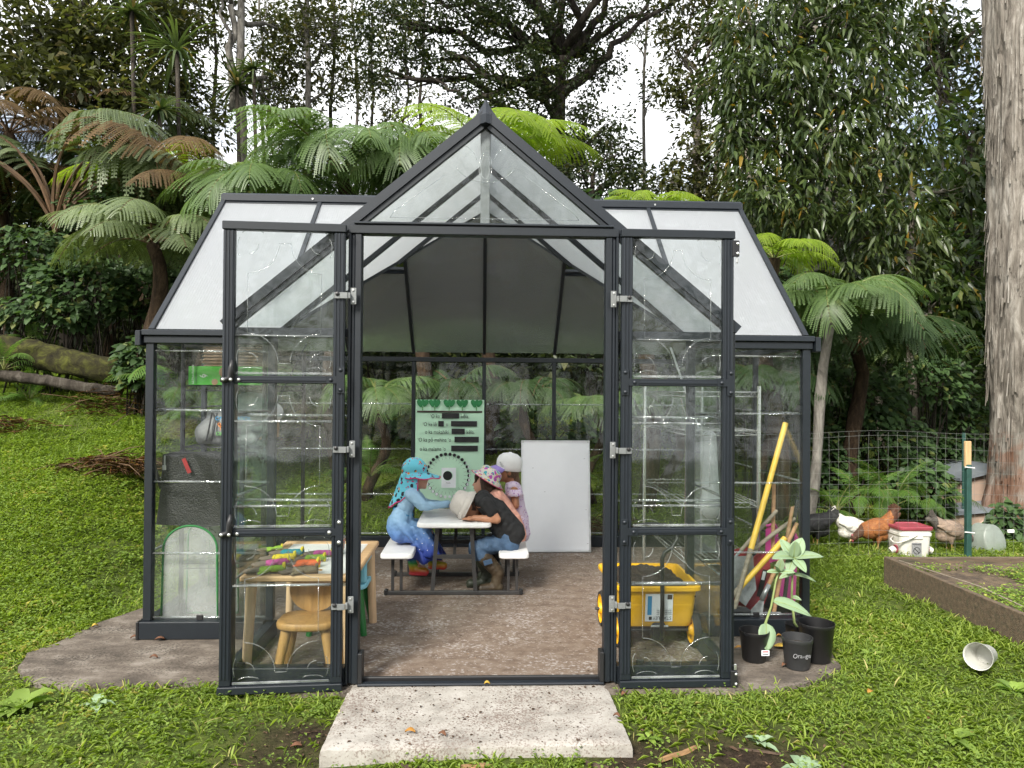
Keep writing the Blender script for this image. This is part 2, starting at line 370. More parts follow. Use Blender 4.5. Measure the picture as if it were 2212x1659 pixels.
    ma = N.new('ShaderNodeMath'); ma.operation = 'MULTIPLY_ADD'; ma.inputs[1].default_value = 1.0; ma.inputs[2].default_value = .09; L.new(pw.outputs[0], ma.inputs[0])
    b = N.new('ShaderNodeMixShader'); L.new(ma.outputs[0], b.inputs[0]); L.new(a.outputs[0], b.inputs[1]); L.new(gl.outputs[0], b.inputs[2])
    L.new(b.outputs[0], N['Material Output'].inputs[0])
    return m_
M = {}
M['frame'] = mat('anthracite_paint', (.0085,.012,.0165), .45, .10, 20, spec=.45)
M['frame2'] = mat('anthracite_ridge', (.011,.015,.021), .40, .10, 20, spec=.5)
M['black'] = mat('black_plastic', (.012,.012,.013), .45, .15, 20)
M['zinc'] = mat('zinc_steel', (.55,.56,.55), .38, .1, 30, metal=.85)
M['chrome'] = mat('chrome_wire', (.62,.63,.60), .25, .1, 30, metal=.9)
M['blackwire'] = mat('black_epoxy_wire', (.018,.018,.02), .4, .1, 30)
M['glass'] = glassmat('clear_polycarbonate')
M['glassd'] = glassmat('clear_polycarbonate_embossed', wob=.10, wscale=3, refl=.65)
M['rib'] = glassmat('polycarbonate_rib', tint=(.86,.89,.90), refl=2.6, wob=.25, wscale=22, haze=.10)
M['roof'] = roofmat('twinwall_polycarbonate')              # droplet film, whitened further so these slopes look sunlit
M['roofshade'] = roofmat('twinwall_polycarbonate_shaded', .06, .02, .10, .05, 1.25)  # same sheet in darker copy: shade of the back slope put into the material
M['hinge'] = mat('dull_galvanised', (.19,.20,.20), .55, .15, 30, metal=.3)
M['clearskin'] = glassmat('clear_inner_skin', refl=.3, haze=.006, wob=.03)
M['grey_plate'] = mat('grey_plate', (.14,.15,.155), .6, .1, 20)
# ------------------------------------------------------------------ terrain
def gz(x, y):
    x = np.asarray(x, float); y = np.asarray(y, float)
    left = sstep(-1.95, -3.3, x); right = sstep(2.1, 3.4, x)
    zl = .335*np.log1p(np.exp((y-4.05)*3.2))/3.2*1.0
    zl = np.where(zl > 1.25, 1.25+(zl-1.25)*.55, zl)
    zb = .40*np.log1p(np.exp((y-6.9)*3.0))/3.0
    zb = np.where(zb > 1.3, 1.3+(zb-1.3)*.6, zb)
    zr = .30*np.log1p(np.exp((y-8.2)*2.5))/2.5
    z = zl*left + zb*(1-left)*(1-right) + zr*right
    z = np.maximum(z, zb*(1-right)*.9)
    z = z - .045 - .03*sstep(3.3, 2.6, y)
    z = z + .02*np.sin(x*3.1+1.3)*np.sin(y*2.7) + .012*np.sin(x*7.7)*np.sin(y*6.1+2)
    # lie flat under the slab
    flat = sstep(-2.6,-2.2,x)*sstep(2.3,1.9,x)*sstep(2.6,3.0,y)*sstep(6.8,6.4,y)
    return z*(1-flat) + (-.022)*flat
def mulchmask(x, y):
    m1 = sstep(0.28, 0.6, x)*sstep(3.05, 2.78, y)*sstep(1.75, .8, x-.5*(y-2.6))
    m2 = sstep(-.40, -.62, x)*sstep(-1.15, -.8, x)*sstep(3.08, 2.98, y)*.85
    m3 = sstep(2.62, 2.52, y)*sstep(-1.9, -1.0, x)*sstep(1.9, .9, x)
    n_ = .5+.5*np.sin(x*9+1)*np.sin(y*11) 
    return np.clip(np.maximum(np.maximum(m1, m2), m3)*(.75+.5*n_), 0, 1)
def groundmat():
    m_, N, L, P = newmat('lawn_soil')
    tc = N.new('ShaderNodeTexCoord')
    def noise(s, d=8):
        n = N.new('ShaderNodeTexNoise'); n.inputs['Scale'].default_value = s; n.inputs['Detail'].default_value = d; n.inputs['Roughness'].default_value = .7; L.new(tc.outputs['Object'], n.inputs['Vector']); return n
    def ramp(src, pts):
        c = N.new('ShaderNodeValToRGB'); e = c.color_ramp.elements
        while len(e) < len(pts): e.new(.5)
        for el, (p_, co) in zip(e, pts): el.position = p_; el.color = (*co, 1)
        L.new(src, c.inputs[0]); return c
    g = ramp(noise(14).outputs['Fac'], [(.3,(.030,.040,.010)),(.5,(.075,.105,.020)),(.62,(.105,.130,.026)),(.75,(.09,.075,.034))])
    s = ramp(noise(40).outputs['Fac'], [(.3,(.012,.008,.006)),(.5,(.032,.022,.015)),(.68,(.065,.045,.030))])
    a = N.new('ShaderNodeAttribute'); a.attribute_name = 'mulch'
    mx = N.new('ShaderNodeMix'); mx.data_type = 'RGBA'; L.new(a.outputs['Fac'], mx.inputs[0]); L.new(g.outputs[0], mx.inputs[6]); L.new(s.outputs[0], mx.inputs[7])
    L.new(mx.outputs[2], P.inputs['Base Color']); P.inputs['Roughness'].default_value = .95; P.inputs['Specular IOR Level'].default_value = .15
    bp = N.new('ShaderNodeBump'); bp.inputs['Strength'].default_value = .9; bp.inputs['Distance'].default_value = .03; L.new(noise(35).outputs['Fac'], bp.inputs['Height']); L.new(bp.outputs[0], P.inputs['Normal'])
    return m_
xs = np.concatenate([np.linspace(-60,-9,26), np.linspace(-8.8,8.8,200), np.linspace(9,60,26)])
ys = np.concatenate([np.linspace(-8,2,16), np.linspace(2.1,12,130), np.linspace(12.3,90,50)])
gx, gy = np.meshgrid(xs, ys); gzv = gz(gx, gy)
V = np.stack([gx.ravel(), gy.ravel(), gzv.ravel()], 1); nx = len(xs); ii = np.arange((len(ys)-1)*(nx-1)); ii = ii//(nx-1)*nx + ii%(nx-1)
T = np.concatenate([np.stack([ii, ii+1, ii+nx+1],1), np.stack([ii, ii+nx+1, ii+nx],1)])
g = npmesh('ground', V, T, groundmat(), smooth=True)
ga = g.data.attributes.new('mulch', 'FLOAT', 'POINT'); ga.data.foreach_set('value', mulchmask(gx, gy).ravel().astype(np.float32))
tag(g, 'grassy ground rising into a bank behind', kind='structure')

# concrete slab under the greenhouse, rough-edged
def concmat(name, c1, c2, c3, s=6, rough=.9, speck=None, cov=.6, stretch=(1,1,1), bump=.5, sp=55):
    m_, N, L, P = newmat(name); tc = N.new('ShaderNodeTexCoord'); mp = N.new('ShaderNodeMapping'); mp.inputs['Scale'].default_value = stretch; L.new(tc.outputs['Object'], mp.inputs[0])
    def noise(sc, d=9, r=.7):
        n = N.new('ShaderNodeTexNoise'); n.inputs['Scale'].default_value = sc; n.inputs['Detail'].default_value = d; n.inputs['Roughness'].default_value = r; L.new(mp.outputs[0], n.inputs['Vector']); return n
    c = N.new('ShaderNodeValToRGB'); e = c.color_ramp.elements; e.new(.5)
    for el, p_, co in zip(e, (.32,.5,.68), (c1,c2,c3)): el.position = p_; el.color = (*co,1)
    L.new(noise(s).outputs['Fac'], c.inputs[0]); src = c.outputs[0]
    if speck:
        n2 = noise(sp, 4, .6); n3 = noise(2.6, 5); ad = N.new('ShaderNodeMath'); ad.operation = 'MULTIPLY_ADD'; ad.inputs[1].default_value = .55; L.new(n3.outputs['Fac'], ad.inputs[0]); L.new(n2.outputs['Fac'], ad.inputs[2])
        mr = N.new('ShaderNodeMapRange'); mr.inputs[1].default_value = cov+.22; mr.inputs[2].default_value = cov+.34; L.new(ad.outputs[0], mr.inputs[0])
        mx = N.new('ShaderNodeMix'); mx.data_type = 'RGBA'; L.new(mr.outputs[0], mx.inputs[0]); L.new(src, mx.inputs[6]); mx.inputs[7].default_value = (*speck,1); src = mx.outputs[2]
    L.new(src, P.inputs['Base Color']); P.inputs['Roughness'].default_value = rough; P.inputs['Specular IOR Level'].default_value = .25
    bp = N.new('ShaderNodeBump'); bp.inputs['Strength'].default_value = bump; bp.inputs['Distance'].default_value = .006; L.new(noise(60, 5).outputs['Fac'], bp.inputs['Height']); L.new(bp.outputs[0], P.inputs['Normal'])
    return m_
M['slab'] = concmat('weathered_concrete', (.055,.046,.038),(.130,.108,.088),(.25,.222,.19), 4.5, stretch=(1,1.6,1), speck=(.05,.042,.034), cov=.57, sp=70)
M['dirtfloor'] = concmat('dusty_concrete_floor', (.098,.070,.052),(.150,.112,.086),(.195,.158,.128), 11, speck=(.30,.27,.25), cov=.60, stretch=(1,1.25,1))
M['step'] = concmat('pale_cast_concrete', (.20,.185,.165),(.32,.30,.27),(.40,.38,.35), 7, speck=(.17,.135,.115), cov=.565, sp=120)
pp = [(319,1310),(268,1326),(211,1343),(168,1367),(120,1391),(62,1410),(41,1439),(67,1474),(158,1484),(300,1480),(474,1470)]
outl = [at(x, y, Z=0).xy for x, y in pp]
outl = [Vector((-2.02,5.0)), Vector((-1.96,4.4))] + [Vector(p) for p in outl] + [Vector((-1.0,3.27)), Vector((-.3,3.262)), Vector((.4,3.268)), Vector((1.0,3.255)), Vector((1.35,3.27)), Vector((1.6,3.36)), Vector((1.78,3.52)), Vector((1.86,3.85)), Vector((1.95,4.3)), Vector((1.97,6.42)), Vector((-1.97,6.42))]
fine = []
for i, p in enumerate(outl):
    q = outl[(i+1)%len(outl)]; n = max(1, int((q-p).length/.09))
    for k in range(n):
        t = p.lerp(q, k/n); fine.append((t.x+random.uniform(-.012,.012), t.y+random.uniform(-.012,.012), 0.0))
mb = MB(); mb.poly(fine, -.14, (0,0,1)); tag(mb.build('concrete_slab', M['slab']), kind='structure')
mb = MB(); mb.poly([(-1.79,4.03,.004),(-1.19,4.03,.004),(-1.19,3.40,.004),(1.19,3.40,.004),(1.19,4.03,.004),(1.79,4.03,.004),(1.79,6.22,.004),(-1.79,6.22,.004)], .003, (0,0,1))
tag(mb.build('floor', M['dirtfloor']), kind='structure')
# entrance step: one cast pad with a rounded, slightly chipped arris
A, B, C_, D_ = at(692,1618,Z=.005), at(1364,1604,Z=.005), at(1310,1478,Z=.005), at(757,1478,Z=.005)
def steppad():
    n, k = 40, 26; vs = []; fs = []
    def P(u, v): return A.lerp(B,u).lerp(D_.lerp(C_,u), v)
    for j in range(k+1):
        for i in range(n+1):
            p = P(i/n, j/k); p.z = .005 + random.uniform(-.0012,.0012)
            e = min(i/n*1.2, (1-i/n)*1.2, j/k*.62)
            if e < .02: p.z -= (.02-e)*.35*random.uniform(.7,1.4)
            vs.append(p)
    for j in range(k):
        for i in range(n): a = j*(n+1)+i; fs.append((a,a+1,a+n+2,a+n+1))
    bd = [i for i in range(n+1)] + [j*(n+1)+n for j in range(1,k+1)] + [k*(n+1)+i for i in range(n-1,-1,-1)] + [j*(n+1) for j in range(k-1,0,-1)]
    base = len(vs); c0 = (A+B+C_+D_)/4
    for z in (-.02, -.075, -.14):
        for b in bd:
            d = (vs[b]-c0); d.z = 0; d.normalize(); vs.append(Vector((vs[b].x, vs[b].y, z)) + d*random.uniform(.001,.006))
    prev = bd
    for r_ in range(3):
        cur = list(range(base+r_*len(bd), base+(r_+1)*len(bd)))
        for i in range(len(bd)): j = (i+1)%len(bd); fs.append((prev[i], cur[i], cur[j], prev[j]))
        prev = cur
    mb = MB(); mb.add(vs, fs); return mb.build('entrance_step', M['step'], smooth=True, angle=40)
tag(steppad(), 'pale speckled concrete step pad in front of the open doorway', 'step')

# ------------------------------------------------------------------ greenhouse
W, YF, YB, YM, HE, HR, YP, PW, HA, HD = 1.82, 4.005, 6.255, 5.13, 1.65, 2.695, 3.354, 1.162, 2.62, 2.09
GH = thing('greenhouse', 'clear greenhouse with dark grey frame, front gable and wide open double doors', 'greenhouse', (0, 4.9, 0))
def fr(name, p, q, w_, h_, m_='frame', up=(0,0,1), ext=0.0, parent=GH):
    return MB().bar(p, q, w_, h_, up, ext).build(name, M[m_], parent)
def bxp(name, a, b, m_='frame', parent=GH, c=.003): return MB().bbox(a, b, c).build(name, M[m_], parent)
def pane(pts, n, name='wall_pane', thick=.004, m_='glass', parent=GH): return MB().poly(pts, thick, n).build(name, M[m_], parent)
RIBS = (.46, .85, 1.24)
def rib(parent, p, q, r=.007):
    p, q = Vector(p), Vector(q)
    return MB().tube([p, q], r, 6).build('rib', M['rib'], parent, smooth=True)
# base rails
for sg in (-1, 1):
    bxp('base_rail', (sg*(PW+.026), YF-.045, 0.002), (sg*(W+.035), YF+.03, .095))
    bxp('base_rail', (sg*(W-.03), YF+.032, .002), (sg*(W+.035), YB+.035, .095))
    bxp('base_rail', (sg*(PW-.03), YP+.034, .002), (sg*(PW+.022), YF+.03, .085))
    bxp('base_rail', (sg*.626, YP-.026, .002), (sg*(PW+.03), YP+.03, .085))
    bxp('base_cap', (sg*(W+.030), YF-.05, .001), (sg*(W+.045), YF+.02, .098), 'black')
bxp('base_rail', (-W+.034, YB-.03, .006), (W-.034, YB+.034, .10))
# posts
for sg in (-1, 1):
    bxp('corner_post', (sg*(W-.022), YF-.02, .096), (sg*(W+.022), YF+.025, HE-.04))
    bxp('corner_post', (sg*(W-.022), YB-.02, .101), (sg*(W+.022), YB+.02, HE-.04))
    bxp('porch_post', (sg*(PW-.02), YF-.022, .096), (sg*(PW+.022), YF+.022, HE+.0))
    bxp('porch_post', (sg*(PW-.025), YP-.022, .086), (sg*(PW+.018), YP+.022, HE-.01))
    # door jamb: three stepped profiles
    j = bxp('door_jamb', (sg*.566, YP-.030, .012), (sg*.596, YP+.03, HD-.012))
    bxp('jamb_bead', (sg*.5965, YP-.022, .012), (sg*.612, YP+.02, HD-.012), 'frame2', j)
    bxp('jamb_bead', (sg*.6125, YP-.038, .012), (sg*.6245, YP+.024, HD-.012), 'frame', j)
    bxp('jamb_foot', (sg*.545, YP-.046, .001), (sg*.5655, YP+.02, .155), 'black', j)
    for y in (4.755, 5.505): bxp('side_post', (sg*(W-.015), y-.016, .096), (sg*(W+.015), y+.016, HE-.03))
for x in (-PW, -.61, 0, .61, PW): bxp('back_post', (x-.016, YB-.018, .101), (x+.016, YB+.016, HE-.03))
# eaves, gutters, ridge
for sg in (-1, 1):
    e = bxp('eave_rail', (sg*(PW+.024), YF-.03, HE-.045), (sg*(W+.03), YF+.03, HE-.005))
    bxp('gutter', (sg*(PW+.026), YF-.045, HE-.003), (sg*(W+.036), YF+.02, HE+.028), 'frame2', e)
    bxp('gutter_cap', (sg*(W+.037), YF-.052, HE-.06), (sg*(W+.066), YF+.025, HE+.022), 'frame', e)
    bxp('eave_rail', (sg*(W-.025), YF+.032, HE-.045), (sg*(W+.025), YB+.03, HE-.003))
    bxp('eave_rail', (sg*(PW-.025), YP+.024, HE-.045), (sg*(PW+.025), YF-.024, HE-.002))
    bxp('side_rail', (sg*.626, YP-.018, HE-.05), (sg*(PW-.027), YP+.018, HE-.008))
bxp('eave_rail', (-W+.027, YB-.025, HE-.045), (W-.027, YB+.028, HE-.005))
rb = bxp('ridge_beam', (-W-.03, YM-.05, HR-.03), (W+.03, YM+.05, HR+.035), 'frame2', c=.012)
bxp('ridge_lip', (-W-.034, YM-.058, HR-.042), (W+.034, YM+.058, HR-.0305), 'frame', rb)
for x in (-1.21, 1.21): MB().tube([(x-.03*0, YM-.051, HR+.0), (x, YM-.056, HR)], .007, 8).build('screw', M['zinc'], rb)
fr('porch_ridge', (0, YP-.03, HA+.005), (0, YM-.055, HA+.03), .05, .05, 'frame2')
# main rafters (front and back slopes) and verge trims
def slope(x, t, front): return Vector((x, (YF if front else YB)+(YM-(YF if front else YB))*t, HE+(HR-HE)*t))
nf = Vector((0, -(HR-HE), (YM-YF))).normalized(); nb = Vector((0, (HR-HE), (YB-YM))).normalized()
for sg in (-1, 1):
    fr('verge_rafter', slope(sg*(W+.008), .02, True), slope(sg*(W+.008), .975, True), .028, .045, up=nf)
    fr('verge_rafter', slope(sg*(W+.008), .02, False), slope(sg*(W+.008), .975, False), .028, .045, up=nb)
    fr('roof_rafter', slope(sg*PW, .03, True)+nf*.006, slope(sg*PW, .965, True)+nf*.006, .026, .03, up=nf)
    fr('valley_rafter', (sg*PW, YF-.005, HE+.012), (sg*.03, YM-.075, HA-.005), .03, .03)
for x in (-PW, -.61, 0, .61, PW): fr('roof_rafter', slope(x, .03, False), slope(x, .965, False), .024, .034, up=nb)
# porch front rafters and the inner chevrons
npL = {sg: Vector((sg*(HA-HE), 0, PW)).normalized() for sg in (-1, 1)}
for sg in (-1, 1):
    n_ = npL[sg]
    a, b = Vector((0, YP, HA)), Vector((sg*(PW+.02), YP, HE-.012))
    fr('gable_rafter', a+n_*.02-(b-a)*.012, b+n_*.02, .05, .042, 'frame2', up=n_)
    fr('gable_trim', a-n_*.014+(b-a)*.02, b-n_*.014, .030, .020, up=n_)
    fr('porch_rafter', Vector((sg*.012, YF, HA-.01)), Vector((sg*PW, YF, HE-.005)), .028, .03, up=n_)
    y2 = 4.56; x2 = PW*(1-(y2-YF)/(YM-.07-YF)); z2 = HA-(HA-HE)*x2/PW
    fr('porch_rafter', Vector((sg*.012, y2, HA-.01)), Vector((sg*x2, y2, z2)), .028, .03, up=n_)
# finial
MB().lathe([(.05,-.05),(.052,-.01),(.045,.0),(.03,.022),(.016,.045),(.003,.07)], (0, YP-.004, HA+.028), 4, sx=1.0, sy=.9).build('finial', M['frame2'], GH)
# door header
h = bxp('door_header', (-.625, YP-.036, HD-.012), (.625, YP+.03, HD+.030))
bxp('header_lip', (-.60, YP-.045, HD+.031), (.60, YP-.0, HD+.042), 'frame2', h)
bxp('king_post', (-.022, YP+.022, HD+.032), (.022, YP+.034, HA-.03), 'grey_plate')
# gable pane (triangle) with embossed relief
gp = pane([(-.57, YP-.004, HD+.044), (.57, YP-.004, HD+.044), (0, YP-.004, HA-.075+.03)], (0,-1,0), 'gable_pane', m_='glassd')
def relief(parent, paths, y, r=.0017, yy=-.003):
    mb = MB()
    for p in paths: mb.tube([(x, y+yy, z) for x, z in p], r, 5)
    return mb.build('embossed_relief', M['rib'], parent, smooth=True)
def arc(cx, cz, rx, rz, a0, a1, n=10): return [(cx+rx*math.cos(R(a0+(a1-a0)*i/n)), cz+rz*math.sin(R(a0+(a1-a0)*i/n))) for i in range(n+1)]
relief(gp, [[(-.44,2.16),(.44,2.16)], [(-.44,2.16),(-.42,2.19),(-.19,2.36)], [(.44,2.16),(.42,2.19),(.19,2.36)], arc(0,2.45,.15,.12,205,335), arc(0,2.40,.03,.07,0,360,16), arc(0,2.40,.022,.055,0,360,16), arc(.14,2.42,.1,.09,100,170), arc(-.14,2.42,.1,.09,10,80), [(-.5,2.135),(.5,2.135)]], YP-.006)
def motif(x0, x1, z0, z1):
    i = .055; c = .135; P = []
    ax, bx_, az, bz = x0+i, x1-i, z0+i, z1-i
    P.append([(ax+c, bz), (bx_-c, bz)]); P.append([(ax+c, az), (bx_-c, az)])
    P.append([(ax, az+c), (ax, bz-c)]); P.append([(bx_, az+c), (bx_, bz-c)])
    for cx_, cz_, a in ((ax,bz,270),(bx_,bz,180),(bx_,az,90),(ax,az,0)):
        P.append(arc(cx_, cz_, c, c, a, a+90, 10))
    for sx_, cx_ in ((1,x0+.075),(-1,x1-.075)):
        for sz_, cz_ in ((1,z0+.075),(-1,z1-.075)):
            P.append(arc(cx_, cz_-sz_*.058, .05, .02, 20, 160, 8)); P.append(arc(cx_-sx_*.052, cz_, .014, .045, 100 if sx_>0 else 80, 240 if sx_>0 else -60, 8))
            P.append(arc(cx_-.014*sx_, cz_-.014*sz_, .040, .040, (0 if sz_ > 0 else 270) if sx_ > 0 else (90 if sz_ > 0 else 180), (90 if sz_ > 0 else 360) if sx_ > 0 else (180 if sz_ > 0 else 270), 8))
    return P
# wall panes
for sg in (-1, 1):
    p_ = pane([(sg*(PW+.023), YF, .10), (sg*(W-.023), YF, .10), (sg*(W-.023), YF, HE-.05), (sg*(PW+.023), YF, HE-.05)], (0,-1,0))
    for z in RIBS: rib(p_, (sg*(PW+.024), YF-.006, z), (sg*(W-.024), YF-.006, z))
    rib(p_, (sg*(PW+.024), YF-.006, HE-.085), (sg*(W-.024), YF-.006, HE-.085), .006)
    rib(p_, (sg*(PW+.03), YF-.006, .112), (sg*(W-.03), YF-.006, .112), .006)
    bxp('clip', (sg*1.54-.018, YF-.014, .096), (sg*1.54+.018, YF-.004, .125), 'black', p_)
    for y0, y1 in ((YF+.026,4.738),(4.772,5.488),(5.522,YB-.021)):
        p_ = pane([(sg*W, y0, .10), (sg*W, y1, .10), (sg*W, y1, HE-.05), (sg*W, y0, HE-.05)], (sg,0,0))
        for z in RIBS: rib(p_, (sg*(W+.006), y0, z), (sg*(W+.006), y1, z))
    pane([(sg*W, YF+.03, HE+.004), (sg*W, YB-.03, HE+.004), (sg*W, YM, HR-.045)], (sg,0,0), 'gable_end_pane')
    # porch side walls and front side panels (partly behind the opened doors)
    p_ = pane([(sg*PW, YP+.024, .09), (sg*PW, YF-.024, .09), (sg*PW, YF-.024, HE-.05), (sg*PW, YP+.024, HE-.05)], (sg,0,0))
    for z in RIBS: rib(p_, (sg*(PW+.006), YP+.026, z), (sg*(PW+.006), YF-.026, z))
    p_ = pane([(sg*.627, YP, .09), (sg*(PW-.027), YP, .09), (sg*(PW-.027), YP, HE-.055), (sg*.627, YP, HE-.055)], (0,-1,0))
    for z in RIBS: rib(p_, (sg*.628, YP-.006, z), (sg*(PW-.028), YP-.006, z))
    for x in (.74, 1.10): bxp('clip', (sg*x-.018, YP-.012, .086), (sg*x+.018, YP-.002, .108), 'black', p_)
    zt = lambda x: HA-(HA-HE)*x/PW-.032
    pane([(sg*.627, YP, HE+.002), (sg*(PW-.06), YP, HE+.002), (sg*.627, YP, zt(.627))], (0,-1,0))
for x0, x1 in ((-W+.024,-PW-.018),(-PW+.018,-.628),(-.592,-.018),(.018,.592),(.628,PW-.018),(PW+.018,W-.024)):
    p_ = pane([(x0, YB, .105), (x1, YB, .105), (x1, YB, HE-.05), (x0, YB, HE-.05)], (0,1,0))
    for z in RIBS+(.122,): rib(p_, (x0, YB-.005, z), (x1, YB-.005, z), .0085)
# roof panels
def across(o, d):
    b = o.data.attributes.new('across', 'FLOAT_VECTOR', 'POINT'); b.data.foreach_set('vector', list(d)*len(o.data.vertices))
def skins(o, n):      # fluted outer skin over a clear inner skin
    for p_ in o.data.polygons: p_.material_index = 0 if p_.normal.dot(Vector(n)) > .9 else 1
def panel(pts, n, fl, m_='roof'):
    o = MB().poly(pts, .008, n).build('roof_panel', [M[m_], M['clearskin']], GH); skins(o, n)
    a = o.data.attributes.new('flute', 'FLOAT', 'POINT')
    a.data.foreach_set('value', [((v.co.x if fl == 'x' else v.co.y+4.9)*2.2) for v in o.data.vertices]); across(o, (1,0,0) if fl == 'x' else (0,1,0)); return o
for sg in (-1, 1):
    s_ = lambda x, t: slope(sg*x, t, True)
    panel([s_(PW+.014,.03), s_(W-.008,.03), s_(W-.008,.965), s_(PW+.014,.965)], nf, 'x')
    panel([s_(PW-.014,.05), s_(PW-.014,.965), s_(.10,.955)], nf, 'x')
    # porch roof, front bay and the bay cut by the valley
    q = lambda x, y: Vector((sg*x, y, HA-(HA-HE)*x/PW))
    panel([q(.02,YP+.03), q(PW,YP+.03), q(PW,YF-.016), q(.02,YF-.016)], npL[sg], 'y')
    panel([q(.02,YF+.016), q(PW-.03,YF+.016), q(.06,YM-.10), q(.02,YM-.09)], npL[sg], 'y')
bs = [-W+.008, -PW, -.61, 0, .61, PW, W-.008]
for i in range(6):
    x0, x1 = bs[i]+(.0 if i == 0 else .013), bs[i+1]-(.0 if i == 5 else .013)
    b_ = lambda x, t: slope(x, t, False)
    top = .60 if i in (1, 4) else .965
    panel([b_(x0,.03), b_(x1,.03), b_(x1,top), b_(x0,top)], nb, 'x', 'roofshade')
    if i in (1, 4):
        fr('vent_sill', b_(x0,.61), b_(x1,.61), .028, .03, up=nb)
        fr('vent_sill', b_(x0,.60)-nb*.02, b_(x1,.60)-nb*.02, .012, .012, up=nb)
        # the vent stands propped open on its hinge at the ridge
        hp = b_((x0+x1)/2, .95); rot = Matrix.Rotation(R(26), 3, 'X')
        vt = bpy.data.objects.new('roof_vent', None); vt.parent = GH; COL.objects.link(vt); OFF[vt.name] = Vector((0,4.9,0))
        pts = []
        for x, t in ((x0,.62),(x1,.62),(x1,.94),(x0,.94)):
            d = b_(x, t) - Vector((x, hp.y, hp.z)); pts.append(Vector((x, hp.y, hp.z)) + rot @ d)
        o = MB().poly(pts, .008).build('vent_panel', [M['roofshade'], M['clearskin']], vt); skins(o, (pts[1]-pts[0]).cross(pts[2]-pts[0]).normalized())
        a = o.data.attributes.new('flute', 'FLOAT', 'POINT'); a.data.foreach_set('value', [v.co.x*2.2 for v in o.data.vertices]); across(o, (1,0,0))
        for k in range(4): MB().bar(pts[k], pts[(k+1)%4], .022, .022).build('vent_frame', M['frame'], vt)
# threshold
t_ = MB().bbox((-.565, YP-.05, .008), (.565, YP-.012, .018), .003)
for k in range(3): t_.box((-.565, YP-.046+k*.011, .0181), (.565, YP-.041+k*.011, .0205))
th = t_.build('threshold', M['frame2'], GH)
MB().bbox((-.562, YP-.006, .006), (.562, YP+.012, .034), .004).build('threshold_track', M['black'], th)
# diagonal wind braces inside
fr('wind_brace', (-1.30, 4.12, 1.02), (-1.03, 4.2, 1.62), .02, .006, 'frame'); fr('wind_brace', (1.10, 4.2, 1.62), (1.24, 4.1, 1.15), .02, .006, 'zinc')

